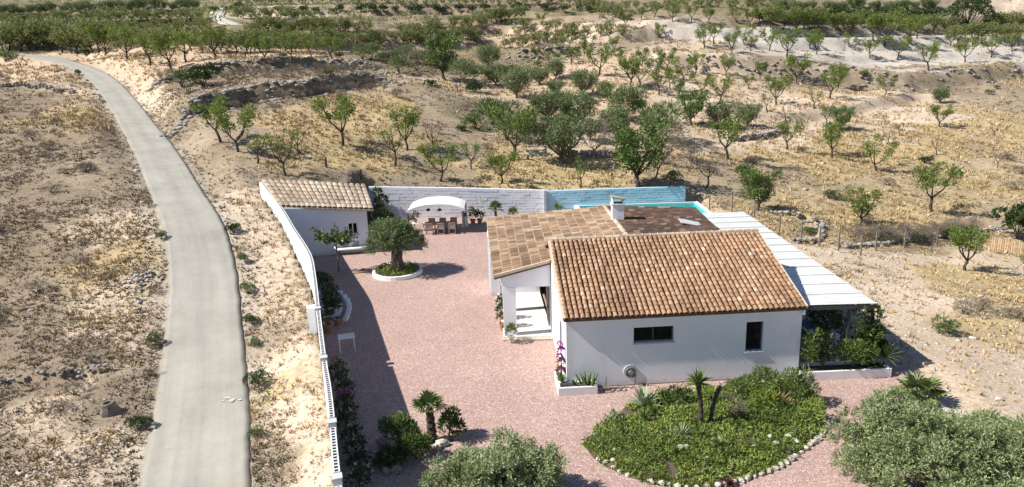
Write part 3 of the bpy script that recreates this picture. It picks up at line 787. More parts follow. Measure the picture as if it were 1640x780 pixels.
# ------------------------------------------------------------------ back walls of painted block courses
def course_wall(name, label, P, thick, hgts, mat, ncourse=9, low=-.1):
    t = thing(name, label, 'wall', (P[0].x, P[0].y, 0)); o = t.location
    core = MB()
    for a, b in zip(P[:-1], P[1:]):
        d = (b - a); d.z = 0; n = Vector((-d.y, d.x, 0)).normalized()
        if n.y < 0: n = -n
        core.hexa([Vector((a.x, a.y, low)) + n * .02, Vector((b.x, b.y, low)) + n * .02, Vector((b.x, b.y, low)) + n * thick, Vector((a.x, a.y, low)) + n * thick],
                  [Vector((a.x, a.y, a.z - .03)) + n * .02, Vector((b.x, b.y, b.z - .03)) + n * .02, Vector((b.x, b.y, b.z - .03)) + n * thick, Vector((a.x, a.y, a.z - .03)) + n * thick])
    build_w(core, 'wall_core', mat, t, o)
    for k in range(ncourse):
        mb = MB()
        for a, b in zip(P[:-1], P[1:]):
            d = (b - a); Ls = math.hypot(d.x, d.y); n = Vector((-d.y, d.x, 0)).normalized()
            if n.y < 0: n = -n
            m_ = max(1, int(Ls / .62)); off = (k % 2) * .5
            e = [0] + [min(1, (i + off + rnd.uniform(-.15, .15)) / m_) for i in range(1, m_)] + [1]
            e = sorted(e)
            for u0, u1 in zip(e[:-1], e[1:]):
                if u1 - u0 < 1e-3: continue
                q0 = a.lerp(b, u0); q1 = a.lerp(b, u1); jit = rnd.uniform(-.012, .01); tip = rnd.uniform(-.008, .008)
                def zz(q, f): return low + (q.z - low) * f
                f0, f1 = k / ncourse, (k + 1) / ncourse - .006
                n0 = n * jit
                mb.hexa([Vector((q0.x, q0.y, zz(q0, f0))) - n * .035 + n0, Vector((q1.x, q1.y, zz(q1, f0) + tip)) - n * .035 + n0, Vector((q1.x, q1.y, zz(q1, f0) + tip)) + n * .05, Vector((q0.x, q0.y, zz(q0, f0))) + n * .05],
                        [Vector((q0.x, q0.y, zz(q0, f1))) - n * .03 + n0, Vector((q1.x, q1.y, zz(q1, f1) + tip)) - n * .03 + n0, Vector((q1.x, q1.y, zz(q1, f1) + tip)) + n * (thick + .02 if k == ncourse - 1 else .05), Vector((q0.x, q0.y, zz(q0, f1))) + n * (thick + .02 if k == ncourse - 1 else .05)])
        build_w(mb, 'block_course', mat, t, o)
    return t
M['wall_white'] = mat_plain('whitewashed_block', (.72, .75, .79), .9, .06, .8, .5, dist=.03)
M['wall_blue'] = mat_plain('pale_blue_block', (.40, .65, .78), .9, .08, .8, .5, dist=.03)
cw = course_wall('garden_wall', 'whitewashed uneven block wall behind the white gazebo', BW[:3], .3, 0, M['wall_white'], 10)
cwp = course_wall('pool_wall', 'pale blue painted block wall along the far side of the swimming pool', BW[3:], .3, 0, M['wall_blue'], 10)
mb = MB(); q = BW[2]
mb.box((q.x + .05, q.y - .25, q.z / 2 + .02), (.22, .55, q.z + .06)); build_w(mb, 'end_pillar', M['render_grey'], cw, cw.location)

# ------------------------------------------------------------------ clay roofs
def tile_proto(w0, w1, l, rise, mats, lift=.03, band=.0, seg=6, name='roof_tile'):
    """arched tile: x across, y down the slope from 0 to l"""
    mb = MB(); ys = [0, l * (1 - band), l] if band else [0, l]
    ring = []
    for y in ys:
        f = y / l; w = w0 + (w1 - w0) * f; r = []
        for k in range(seg + 1):
            a = PI * k / seg
            r.append((-math.cos(a) * w / 2, y, math.sin(a) * rise + lift * f))
        ring.append(r)
    n = seg + 1
    v = sum(ring, []); 
    for j in range(len(ys) - 1):
        mb.add(v, [(j * n + k, (j + 1) * n + k, (j + 1) * n + k + 1, j * n + k + 1) for k in range(seg)], 1 if (band and j == len(ys) - 2) else 0)
        if j == 0 and len(ys) == 2: pass
    # lower lip: thickness
    e = ring[-1]; inner = [(x * .8, y, (z - lift) * .74 + lift - .012) for x, y, z in e]
    mb.add(e + inner, [(k, k + n, k + n + 1, k + 1) for k in range(seg)], 1 if band else 0)
    return mb
def tile_roof(roof, origin, TL, TR, BR, BL, ncol, nrow, key, n_ind, w=1.0, rise=.07, band=0.0, overlap=1.28, lift=.03, seed=1):
    """TL,TR along the ridge, BL,BR along the eave; columns run from ridge to eave. The n_ind tiles nearest the eave are parts, the rest one part of kind stuff"""
    q = random.Random(seed)
    TL, TR, BL, BR = map(Vector, (TL, TR, BL, BR)); O = Vector(origin)
    colw = ((TR - TL).length + (BR - BL).length) / 2 / ncol; rowl = ((BL - TL).length + (BR - TR).length) / 2 / nrow
    mats = [M['tile_' + key], M['tile_band']]; matsj = [M['tiles_' + key], M['tile_band']]
    proto = tile_proto(colw * .70 * w, colw * .86 * w, rowl * overlap, rise, None, lift, band)
    pme = proto.mesh('roof_tile', mats)
    pv = np.array(proto.v); nV = len(pv)
    frames = []
    for j in range(nrow):
        for i in range(ncol):
            u = (i + .5) / ncol; v = (j + .35) / nrow
            top = TL.lerp(TR, u); bot = BL.lerp(BR, u)
            d = (bot - top).normalized(); L0 = TL.lerp(BL, v); R0 = TR.lerp(BR, v); a = (R0 - L0).normalized()
            nrm = d.cross(a).normalized()
            if nrm.z < 0: nrm = -nrm
            a = nrm.cross(d).normalized() if (nrm.cross(d)).dot(a) > 0 else d.cross(nrm).normalized()
            c = top.lerp(bot, (j - .12) / nrow) + nrm * .012 + a * q.uniform(-.010, .010) + nrm * q.uniform(-.004, .008)
            ang = q.uniform(-.035, .035); a2 = (a * math.cos(ang) + d * math.sin(ang)); d2 = (d * math.cos(ang) - a * math.sin(ang))
            frames.append((j, Matrix(((a2.x, d2.x, nrm.x, c.x - O.x), (a2.y, d2.y, nrm.y, c.y - O.y), (a2.z, d2.z, nrm.z, c.z - O.z), (0, 0, 0, 1)))))
    frames.sort(key=lambda f: -f[0])
    for _, Mx in frames[:n_ind]:
        o = link('roof_tile', pme, roof); o.matrix_local = Mx
    rest = frames[n_ind:]
    if rest:
        V = np.concatenate([pv @ np.array(Mx.to_3x3()).T + np.array(Mx.translation) for _, Mx in rest])
        F = []; mi = []
        allf = [np.array(f) for f in proto.f]
        base = np.array(proto.f)
        F = (base[None] + (np.arange(len(rest)) * nV)[:, None, None]).reshape(-1, 4)
        mi = np.tile(np.array(proto.m), len(rest))
        # islands: one tile one island - weld nothing, lip shares the tile's own vertices by position only
        me = np_mesh('roof_tiles', V, F, matsj, None, False, mi)
        tag(link('roof_tiles', me, roof), kind='stuff')
def slab(mb, TL, TR, BR, BL, t, mi=0):
    up = [Vector(q) for q in (TL, TR, BR, BL)]; lo = [q - Vector((0, 0, t)) for q in up]
    n = (up[1] - up[0]).cross(up[3] - up[0])
    if n.z > 0: mb.hexa(lo, up, mi)
    else: mb.hexa(lo[::-1], up[::-1], mi)
def slab_grid(mb, TL, TR, BR, BL, t, n=10):
    """roof deck that follows a slightly twisted slope"""
    TL, TR, BR, BL = map(Vector, (TL, TR, BR, BL)); V = []
    for dz in (0, t):
        for i in range(n + 1):
            a = TL.lerp(BL, i / n); b = TR.lerp(BR, i / n)
            V += [a.lerp(b, k / n) - EZ * dz for k in range(n + 1)]
    F = []; w = n + 1; o = w * w
    for i in range(n):
        for k in range(n):
            a = i * w + k
            F.append((a, a + w, a + w + 1, a + 1)); F.append((o + a, o + a + 1, o + a + w + 1, o + a + w))
    for k in range(n):
        F += [(k, k + 1, o + k + 1, o + k), (n * w + k + 1, n * w + k, o + n * w + k, o + n * w + k + 1), ((k + 1) * w, k * w, o + k * w, o + (k + 1) * w), (k * w + n, (k + 1) * w + n, o + (k + 1) * w + n, o + k * w + n)]
    mb.add(V, F)
def ridge_row(parent, origin, A, B, n, r, mats, name='ridge_tile', lift=.0):
    A = Vector(A) - Vector(origin); B = Vector(B) - Vector(origin); d = (B - A); l = d.length / n; d.normalize()
    side = d.cross(EZ).normalized(); up = side.cross(d).normalized()
    pr = tile_proto(r * 1.85, r * 2.15, l * 1.12, r, None, .025, .14)
    me = pr.mesh(name, mats)
    for i in range(n):
        c = A + d * (l * (i - .05)) + up * (lift + rnd.uniform(-.006, .006))
        s2 = d.cross(up)
        o = link(name, me, parent)
        o.matrix_local = Matrix(((s2.x, d.x, up.x, c.x), (s2.y, d.y, up.y, c.y), (s2.z, d.z, up.z, c.z), (0, 0, 0, 1)))
def wall_grid(mb, o, ax, w, h, holes, t, inward, mi=0, top=None):
    """vertical wall with openings: o lower corner, ax along, inward = direction into the building; top(x) optional sloped head"""
    xs = sorted({0, w} | {v for a in holes for v in (a[0], a[1])}); zs = sorted({0, h} | {v for a in holes for v in (a[2], a[3])})
    def P(x, z, d=0):
        if top and z >= h - 1e-6: z = top(x)
        return Vector(o) + Vector(ax) * x + EZ * z + Vector(inward) * d
    for x0, x1 in zip(xs[:-1], xs[1:]):
        for z0, z1 in zip(zs[:-1], zs[1:]):
            if any(a[0] <= x0 + 1e-6 and a[1] >= x1 - 1e-6 and a[2] <= z0 + 1e-6 and a[3] >= z1 - 1e-6 for a in holes): continue
            mb.quad(P(x0, z0), P(x1, z0), P(x1, z1), P(x0, z1), mi); mb.quad(P(x0, z0, t), P(x0, z1, t), P(x1, z1, t), P(x1, z0, t), mi)
    for x0, x1, z0, z1 in holes:
        mb.quad(P(x0, z0), P(x0, z0, t), P(x1, z0, t), P(x1, z0), mi) if z0 > 0 else None
        mb.quad(P(x0, z1), P(x1, z1), P(x1, z1, t), P(x0, z1, t), mi)
        mb.quad(P(x0, z0), P(x0, z1), P(x0, z1, t), P(x0, z0, t), mi); mb.quad(P(x1, z0), P(x1, z0, t), P(x1, z1, t), P(x1, z1), mi)
    mb.quad(P(0, h), P(w, h), P(w, h, t), P(0, h, t), mi); mb.quad(P(0, 0), P(0, h), P(0, h, t), P(0, 0, t), mi); mb.quad(P(w, 0), P(w, 0, t), P(w, h, t), P(w, h), mi)

# ------------------------------------------------------------------ the house
house = thing('house', 'low white house with clay tiled roofs in the middle of the gravel yard', 'house', HO)
W, YR, ZR, ZE = 9.66, 5.23, 4.96, 3.08
def window(hole, o, ax, inward, mull=1, depth=.16, name='window', fcol='iron', sill=True):
    x0, x1, z0, z1 = hole
    o = Vector(o); ax = Vector(ax); inward = Vector(inward); f = .055
    def P(x, z, d): return o + ax * x + EZ * z + inward * d
    mb = MB()
    def fb(a0, a1, b0, b1):
        pts = [P(a0, b0, depth), P(a1, b0, depth), P(a1, b0, depth + .05), P(a0, b0, depth + .05)]; pt2 = [P(a0, b1, depth), P(a1, b1, depth), P(a1, b1, depth + .05), P(a0, b1, depth + .05)]
        mb.hexa(pts, pt2)
    fb(x0, x1, z0, z0 + f); fb(x0, x1, z1 - f, z1); fb(x0, x0 + f, z0 + f, z1 - f); fb(x1 - f, x1, z0 + f, z1 - f)
    for k in range(1, mull): 
        xm = x0 + (x1 - x0) * k / mull; fb(xm - f * .6, xm + f * .6, z0 + f, z1 - f)
    w_ = build_w(mb, name, M[fcol], house, HO)
    g = MB()
    for k in range(mull):
        a = x0 + (x1 - x0) * k / mull + f * .7; b = x0 + (x1 - x0) * (k + 1) / mull - f * .7
        g = MB(); g.hexa([P(a, z0 + f, depth + .02), P(b, z0 + f, depth + .02), P(b, z0 + f, depth + .03), P(a, z0 + f, depth + .03)], [P(a, z1 - f, depth + .02), P(b, z1 - f, depth + .02), P(b, z1 - f, depth + .03), P(a, z1 - f, depth + .03)])
        build_w(g, 'pane', M['glass'], w_, HO)
    if sill:
        g = MB(); g.hexa([P(x0 - .04, z0 - .05, -.05), P(x1 + .04, z0 - .05, -.05), P(x1 + .04, z0 - .05, depth), P(x0 - .04, z0 - .05, depth)], [P(x0 - .04, z0 + .004, -.05), P(x1 + .04, z0 + .004, -.05), P(x1 + .04, z0 + .012, depth), P(x0 - .04, z0 + .012, depth)])
        build_w(g, 'sill', M['render_grey'], w_, HO)
    return w_
a0, a1 = front(1015, 525), front(1079, 548); b0, b1 = front(1196, 516), front(1221, 562)
FH = [(a0[0], a1[0], a1[1] + .04, a0[1]), (b0[0], b1[0], b1[1], b0[1])]
mb = MB()
wall_grid(mb, HO, EX, W, ZE - .05, FH, .3, EY)
SH = [(1.55, 2.35, .85, 2.25)]
# left-hand wall up to the porch, its head following the roof slope
wall_grid(mb, HL(.001, 8.4, 0), -EY, 8.4, ZE - .05, [(8.4 - SH[0][1], 8.4 - SH[0][0], SH[0][2], SH[0][3])], .3, EX, 0, lambda x: ZE - .04 + (ZR - ZE) * max(0, (YR - abs(8.4 - x - YR)) / YR))
wall_grid(mb, HL(W - .001, .3, 0), EY, 17, ZE - .05, [(1.0, 3.2, 0, 2.2), (5, 7.4, 0, 2.2)], .3, -EX)
mb.quad(HL(0.001, YR, ZE - .05), HL(0.001, 0, ZE - .05), HL(.001, .02, ZE - .04), HL(0.001, YR, ZR - .1))
wl = build_w(mb, 'wall', M['plaster'], house, HO)
mb = MB(); mb.quad(HL(W, .31, 0), HL(W, 10.5, 0), HL(W, YR * 2, ZE), HL(W, YR, ZR - .12)); mb.quad(HL(W, .31, 0), HL(W, YR, ZR - .12), HL(W, .31, ZE), HL(W, .3, 0))
build_w(mb, 'gable', M['plaster'], house, HO)
for hole, mu in zip(FH, (2, 1)): window(hole, HO, EX, EY, mu)
window((8.4 - SH[0][1], 8.4 - SH[0][0], SH[0][2], SH[0][3]), HL(.001, 8.4, 0), -EY, EX, 1, .1, sill=False)
# plinth line
mb = MB(); mb.hexa([HL(.02, -.012, 0), HL(W - .02, -.012, 0), HL(W - .02, .0, 0), HL(.02, .0, 0)], [HL(.02, -.012, .06), HL(W - .02, -.012, .06), HL(W - .02, 0, .06), HL(.02, 0, .06)])
build_w(mb, 'plinth', M['rock_grey'], house, HO)
# roof of the front wing
mb = MB()
TLp, TRp, BRp, BLp = HL(-.1, YR, ZR), HL(W + .1, YR, ZR), HL(W + .1, -.13, ZE), HL(-.1, -.13, ZE)
slab(mb, TLp - EZ * .02, TRp - EZ * .02, BRp - EZ * .02, BLp - EZ * .02, .1)
slab(mb, HL(-.1, YR + 5.2, ZR - 1.8), HL(W + .1, YR + 5.2, ZR - 1.8), HL(W + .1, YR + .005, ZR - .03), HL(-.1, YR + .005, ZR - .03), .1)
rf = build_w(mb, 'roof', M['channel'], house, HO)
tile_roof(rf, HO, TLp, TRp, BRp + EZ * .0, BLp, 45, 20, 'main', 300, rise=.075, seed=3)
ridge_row(rf, HO, HL(-.12, YR, ZR), HL(W + .12, YR, ZR), 27, .11, [M['tile_pale'], M['mortar']], lift=.02)
for x in (-.1, W + .1):
    mb = MB(); mb.bar(HL(x, -.13, ZE + .0), HL(x, YR, ZR + .0), .1, .14); build_w(mb, 'verge', M['mortar'], rf, HO)
# gutter end and fascia under the eave
mb = MB(); mb.bar(HL(-.06, -.05, ZE - .115), HL(W + .06, -.05, ZE - .115), .07, .05); mb.box(HL(W + .02, -.05, ZE - .2), (.1, .14, .26), YAW)
build_w(mb, 'cornice', M['plaster'], house, HO)
# middle wing: left slope over the porch, dark slope behind
FLp, BLm, BRm, FRm = on_y(791, 444, 31.4), on_y(779, 351, 41.5), on_y(968, 333, 40.0), on_y(1003, 379, 32.6)
DRB, DRF = on_y(1112, 335.5, 40.2), on_y(1146, 371, 33.2)
FRx = FRm + (FRm - BRm) * .10; DRFx = DRF + (DRF - DRB) * .14
mb = MB(); slab_grid(mb, BRm - EZ * .03, FRx - EZ * .03, FLp - EZ * .03, BLm - EZ * .03, .1)
rp_ = build_w(mb, 'porch_roof', M['channel'], house, HO)
tile_roof(rp_, HO, BRm, FRx, FLp, BLm, 31, 14, 'porch', 300, w=.95, rise=.13, band=.07, overlap=1.12, seed=5)
for a, b in ((FLp, FRx), (BLm, BRm)):
    mb = MB(); mb.bar(a + EZ * .04, b + EZ * .04, .12, .13); build_w(mb, 'verge', M['mortar'], rp_, HO)
mb = MB(); slab_grid(mb, BRm - EZ * .03, FRx - EZ * .03, DRFx - EZ * .03, DRB - EZ * .03, .1)
rd_ = build_w(mb, 'rear_roof', M['channel'], house, HO)
tile_roof(rd_, HO, BRm, FRx, DRFx, DRB, 22, 14, 'dark', 0, w=.96, rise=.14, seed=8)
for a, b in ((DRB, BRm), (DRB, DRFx)):
    mb = MB(); mb.bar(a + EZ * .04, b + EZ * .04, .15, .15); build_w(mb, 'verge', M['channel'], rd_, HO)
ridge_row(rd_, HO, FRx, BRm, 20, .14, [M['tile_pale'], M['mortar']], lift=.03)
# pale cracked screed patches on the dark slope
# walls under the middle wing
mb = MB()
mw = lambda p_, dx=0, dy=0: Vector((p_.x + dx, p_.y + dy, 0))
def pwall(a, b, za, zb, t=.25):
    a = Vector((a.x, a.y, 0)); b = Vector((b.x, b.y, 0)); n = (b - a).cross(EZ).normalized() * (t / 2)
    mb.hexa([a - n, a + n, b + n, b - n] if (a + n - a).cross(b - a).z > 0 else [a + n, a - n, b - n, b + n],
            [Vector((q.x, q.y, z)) for q, z in ([(a - n, za), (a + n, za), (b + n, zb), (b - n, zb)] if (a + n - a).cross(b - a).z > 0 else [(a + n, za), (a - n, za), (b - n, zb), (b + n, zb)])])
pA = BLm + Vector((.18, -.2, 0)); pB = BRm + Vector((0, -.2, 0)); pC = DRB + Vector((-.2, -.25, 0)); pD = DRFx + Vector((-.2, 0, 0))
pwall(pA, pB, pA.z - .16, pB.z - .16); pwall(pB, pC, pB.z - .16, pC.z - .16); pwall(pC, pD, pC.z - .16, pD.z - .16)
PY0 = 38.4
pE = Vector((BLm.x + .22, PY0, 0)); pF = HL(0, PY0 - 26.13, 0)
zE = FLp.z + (BLm.z - FLp.z) * .7
pwall(Vector((pE.x, PY0, 0)), Vector((pE.x - .02, pA.y, 0)), zE - .15, pA.z - .18)
pwall(pE, Vector((pF.x, PY0 + .02, 0)), zE - .15, zE + .45)
build_w(mb, 'rear_wall', M['plaster'], house, HO)
# porch: lintel, pillars, white floor, step
pf = Vector((-.47, 31.95, 0)); zl = 2.62
mb = MB()
lt0, lt1 = Vector((-.55, 31.72, 0)), HL(-.02, 5.62, 0)
mb.hexa([Vector((lt0.x, 31.72, zl)), Vector((lt1.x, lt1.y - .02, zl)), Vector((lt1.x, lt1.y + .28, zl)), Vector((lt0.x, 32.02, zl))],
        [Vector((lt0.x, 31.72, FLp.z - .1)), Vector((lt1.x, lt1.y - .02, FLp.z + .46)), Vector((lt1.x, lt1.y + .28, FLp.z + .46)), Vector((lt0.x, 32.02, FLp.z - .1))])
mb.hexa([Vector((-.60, 32.03, zl)), Vector((-.30, 32.03, zl)), Vector((-.55, PY0, zl)), Vector((-.85, PY0, zl))], [Vector((-.60, 32.03, FLp.z - .1)), Vector((-.30, 32.03, FLp.z - .06)), Vector((-.55, PY0, zE - .1)), Vector((-.85, PY0, zE - .16))])
build_w(mb, 'lintel', M['plaster'], house, HO)
for yy, x, w_ in ((31.9, -.22, .62), (35.3, -.56, .42)):
    mb = MB(); mb.box((x, yy, zl / 2 - .002), (w_, .4, zl - .006), YAW); build_w(mb, 'pillar', M['plaster'], house, HO)
mb = MB(); f1 = HL(-.01, 5.35, 0)
mb.hexa([Vector((-.55, 31.62, .02)), Vector((f1.x, f1.y + .05, .02)), Vector((f1.x - .3, PY0 - .1, .02)), Vector((-.95, PY0 - .1, .02))], [Vector((-.55, 31.62, .15)), Vector((f1.x, f1.y + .05, .15)), Vector((f1.x - .3, PY0 - .1, .15)), Vector((-.95, PY0 - .1, .15))])
M['floor_pale'] = mat_plain('porch_floor_tile', (.70, .68, .64), .5, .06, 2, .1)
build_w(mb, 'porch_floor', M['floor_pale'], house, HO)
mb = MB(); mb.hexa([Vector((-.6, 31.42, .01)), Vector((f1.x, f1.y - .15, .01)), Vector((f1.x, f1.y + .04, .01)), Vector((-.6, 31.61, .01))], [Vector((-.6, 31.42, .08)), Vector((f1.x, f1.y - .15, .08)), Vector((f1.x, f1.y + .04, .08)), Vector((-.6, 31.61, .08))])
build_w(mb, 'step', M['rock_pale'], house, HO)
# porch door on the house side and a hanging bicycle-wheel like ring seen in its shade
mb = MB(); mb.box(HL(-.03, 7.2, 1.2), (.06, 1.0, 2.1), YAW); d_ = build_w(mb, 'door', M['wood_grey'], house, HO)
mb = MB(); mb.box(HL(-.08, 6.85, 1.15), (.05, .04, .16), YAW); build_w(mb, 'handle', M['iron'], d_, HO)
# chimney
cb = on_y(990, 362, 35.9)
mb = MB(); cw_, cdp, ch = .62, .5, 1.35
mb.box((cb.x, cb.y + .25, cb.z + ch / 2 - .2), (cw_, cdp, ch)); 
chim = build_w(mb, 'chimney', M['plaster'], house, HO)
mb = MB(); mb.box((cb.x, cb.y + .25, cb.z + ch - .175), (cw_ + .1, cdp + .1, .05)); mb.box((cb.x - .27, cb.y + .25, cb.z + ch + .02), (.07, cdp, .33)); mb.box((cb.x + .27, cb.y + .25, cb.z + ch - .05), (.07, cdp, .2)); 
build_w(mb, 'chimney_collar', M['plaster'], chim, HO)
mb = MB(); mb.box((cb.x, cb.y + .25, cb.z + ch - .135), (.44, .4, .03)); build_w(mb, 'flue', M['iron'], chim, HO)
mb = MB(); mb.bar((cb.x - .36, cb.y + .25, cb.z + ch + .21), (cb.x + .4, cb.y + .25, cb.z + ch + .06), .62, .05); build_w(mb, 'chimney_cap', M['tile_pale'], chim, HO)
mb = MB(); slab(mb, (cb.x - .4, cb.y + .02, cb.z + .05), (cb.x + 1.6, cb.y - .6, cb.z - .02), (cb.x + 1.7, cb.y - .75, cb.z - .02), (cb.x - .4, cb.y - .15, cb.z + .05), .06); build_w(mb, 'flashing', M['mortar'], chim, HO)
# roof light with its lid raised
sb = on_y(1103, 367, 34.4)
mb = MB(); mb.box((sb.x, sb.y, sb.z + .06), (1.0, .7, .2)); sk = build_w(mb, 'roof_light', M['render_grey'], house, HO)
mb = MB(); slab(mb, (sb.x - .45, sb.y + .4, sb.z + .50), (sb.x + .6, sb.y + .4, sb.z + .26), (sb.x + .6, sb.y - .3, sb.z + .20), (sb.x - .45, sb.y - .3, sb.z + .44), .05); build_w(mb, 'lid', M['render_grey'], sk, HO)
mb = MB(); mb.box((sb.x, sb.y, sb.z + .165), (.85, .55, .012)); build_w(mb, 'pane', M['glass'], sk, HO)

# ------------------------------------------------------------------ pergola with white roof panels
PFL, PFR, PBL, PBR = on_y(1297, 491, 27.0), on_y(1405, 488, 27.05), on_y(1125, 343, 43.4), on_y(1192, 340.5, 43.6)
pg = thing('pergola', 'long pergola with white corrugated panel roof along the right side of the house', 'pergola', (13.6, 27.3, 0)); po = pg.location
NP = 13
M['panel'] = mat_plain('white_panel', (.66, .665, .645), .5, .08, .8, .1)
for i in range(NP):
    mb = MB(); u0, u1 = i / NP, (i + 1) / NP
    a, b, c, d = PFL.lerp(PBL, u0), PFR.lerp(PBR, u0), PFR.lerp(PBR, u1 + .004), PFL.lerp(PBL, u1 + .004)
    nr = 9; dz = EZ * (.028 * 1.0)
    for k in range(nr):
        v0, v1 = k / nr, (k + 1) / nr
        e0, e1 = a.lerp(d, v0), b.lerp(c, v0); g0, g1 = a.lerp(d, v1), b.lerp(c, v1)
        zt = .022 if k % 2 else .04
        lift = EZ * (zt + (.035 if k == 0 else 0))
        slab(mb, e0 + lift, e1 + lift, g1 + lift, g0 + lift, .02)
    build_w(mb, 'roof_panel', M['panel'], pg, po)
mb = MB()
mb.bar(PFL - EZ * .09 + EY * .05, PFR - EZ * .09 + EY * .05, .1, .16); build_w(mb, 'front_beam', M['iron'], pg, po)
for k in range(1, 6):
    mb = MB(); mb.bar(PFL.lerp(PBL, k / 5) - EZ * .08, PFR.lerp(PBR, k / 5) - EZ * .08, .08, .12); build_w(mb, 'rafter', M['iron'], pg, po)
mb = MB(); q0, q1 = PFR.lerp(PFL, .03), PBR.lerp(PBL, .03)
mb.bar(q0 - EZ * .2 + EY * .1, q1 - EZ * .2, .09, .12); build_w(mb, 'side_beam', M['iron'], pg, po)
for k in range(6):
    q = q0.lerp(q1, k / 5 * .985) + EY * .12
    mb = MB(); mb.box((q.x, q.y, (q.z - .26) / 2), (.1, .1, q.z - .26)); build_w(mb, 'post', M['iron'], pg, po)
q = PFL.lerp(PFR, .62) + EY * .12
mb = MB(); mb.box((q.x, q.y, (q.z - .17) / 2), (.1, .1, q.z - .17)); build_w(mb, 'post', M['iron'], pg, po)
# paving below it, coloured dark to deepen the shade there
sheet('pergola_paving', [(11.75, 26.6), (15.7, 26.6), (15.4, 50), (11.0, 50)], .035, mat_plain('paving', (.22, .205, .19), .8, .12, 1.2, .2), 'structure', .05)
# ------------------------------------------------------------------ swimming pool
PZ = .8
p1, p2 = on_z(1112, 323.5, PZ), on_z(1136, 343, PZ)
pool = thing('swimming_pool', 'turquoise swimming pool with white coping behind the house', 'pool', (10, 57, 0)); qo = pool.location
xr0, yr0, xr1, yr1 = p1.x, p1.y, p2.x, p2.y - 2.0
inner = [Vector((6.4, yr1 + .2, 0)), Vector((xr1, yr1, 0)), Vector((xr0, yr0, 0)), Vector((5.9, yr0 + .1, 0))]
cen = sum(inner, Vector()) / 4
mb = MB()
for a, b in zip(inner, inner[1:] + inner[:1]):
    d = (b - a).normalized(); n = Vector((d.y, -d.x, 0)); w_ = .16 if (a.y > 58 and b.y > 58) else .34
    a1, b1 = a - d * w_, b + d * w_
    mb.hexa([Vector((a1.x + n.x * w_, a1.y + n.y * w_, -.3)), Vector((b1.x + n.x * w_, b1.y + n.y * w_, -.3)), Vector((b.x, b.y, -.3)), Vector((a.x, a.y, -.3))],
            [Vector((a1.x + n.x * w_, a1.y + n.y * w_, PZ)), Vector((b1.x + n.x * w_, b1.y + n.y * w_, PZ)), Vector((b.x, b.y, PZ)), Vector((a.x, a.y, PZ))])
build_w(mb, 'coping', M['white'], pool, qo)
M['pool_liner'] = mat_plain('pool_liner', (.13, .74, .80), .5, .05, 2, 0)
mb = MB(); lo_ = [Vector((q.x, q.y, -.9)) for q in inner]; hi_ = [Vector((q.x, q.y, PZ - .03)) for q in inner]
lo_ = [q + (cen - q).normalized() * .012 for q in lo_]; hi_ = [q + (cen - q).normalized() * .012 for q in hi_]
mb.quad(*lo_)
for i in range(4): mb.quad(lo_[i], hi_[i], hi_[(i + 1) % 4], lo_[(i + 1) % 4])
build_w(mb, 'liner', M['pool_liner'], pool, qo)
mb = MB(); mb.quad(*[Vector((q.x, q.y, PZ - .09)) + (Vector((cen.x, cen.y, 0)) - Vector((q.x, q.y, 0))).normalized() * .03 for q in inner]); build_w(mb, 'water', M['water'], pool, qo)
# ------------------------------------------------------------------ shed
SFL, SFR, SBR, SBL = on_y(449, 330, 48.5), on_y(598, 334.5, 49.0), on_y(586, 296, 53.6), on_y(419, 287.5, 52.6)
shed = thing('shed', 'white shed with pale lean-to tile roof at the top left corner of the yard', 'shed', (-12.5, 49.2, 0)); so = shed.location
mb = MB(); slab_grid(mb, SBL - EZ * .04, SBR - EZ * .04, SFR - EZ * .04, SFL - EZ * .04, .1); sr = build_w(mb, 'roof', M['mortar'], shed, so)
tile_roof(sr, so, SBL, SBR, SFR, SFL, 18, 7, 'pale', 200, w=1.06, rise=.05, band=.0, overlap=1.1, lift=.03, seed=12)
mb = MB()
wA, wB = Vector((-16.1, 48.25, 0)), Vector((-10.45, 49.45, 0)); ax = (wB - wA).normalized(); inw = Vector((-ax.y, ax.x, 0)); wl_ = (wB - wA).length
h0, h1 = SFL.z - .12, SFR.z - .12
def shw(px, py):
    p_ = hit(px, py, wA, inw) - wA; return p_.dot(ax), p_.z
wa, wb = shw(556, 357), shw(574, 375)
wall_grid(mb, wA, ax, wl_, 3.0, [(wa[0], wb[0], wb[1], wa[1])], .25, inw, 0, lambda x: h0 + (h1 - h0) * x / wl_)
eA = wB + Vector((-1.3, 4.0, 0))
mb2 = MB()
def wq(a, b, za, zb): mb2.hexa([a, a + Vector((-.25, 0, 0)), b + Vector((-.25, 0, 0)), b][::-1], [q + EZ * z for q, z in ((a, za), (a + Vector((-.25, 0, 0)), za), (b + Vector((-.25, 0, 0)), zb), (b, zb))][::-1])
wq(wB + inw * .251, eA, SFR.z - .16, SBR.z - .2)
mb.v_ = None
o_ = len(mb.v); mb.add(mb2.v, mb2.f)
bL = Vector((SBL.x + .3, SBL.y - .15, 0)); n_ = Vector((0, .25, 0))
mb.hexa([bL, eA + Vector((-.3, -.1, 0)), eA + Vector((-.3, .15, 0)), bL + n_], [bL + EZ * (SBL.z - .2), eA + Vector((-.3, -.1, SBR.z - .2)), eA + Vector((-.3, .15, SBR.z - .2)), bL + n_ + EZ * (SBL.z - .2)])
build_w(mb, 'wall', M['plaster'], shed, so)
mb = MB(); q = wA + ax * (wa[0] + wb[0]) / 2 + inw * .13
wc = Vector((q.x, q.y, (wa[1] + wb[1]) / 2)); ww, wh = wb[0] - wa[0], wa[1] - wb[1]
R_ = Matrix.Rotation(math.atan2(ax.y, ax.x), 3, 'Z')
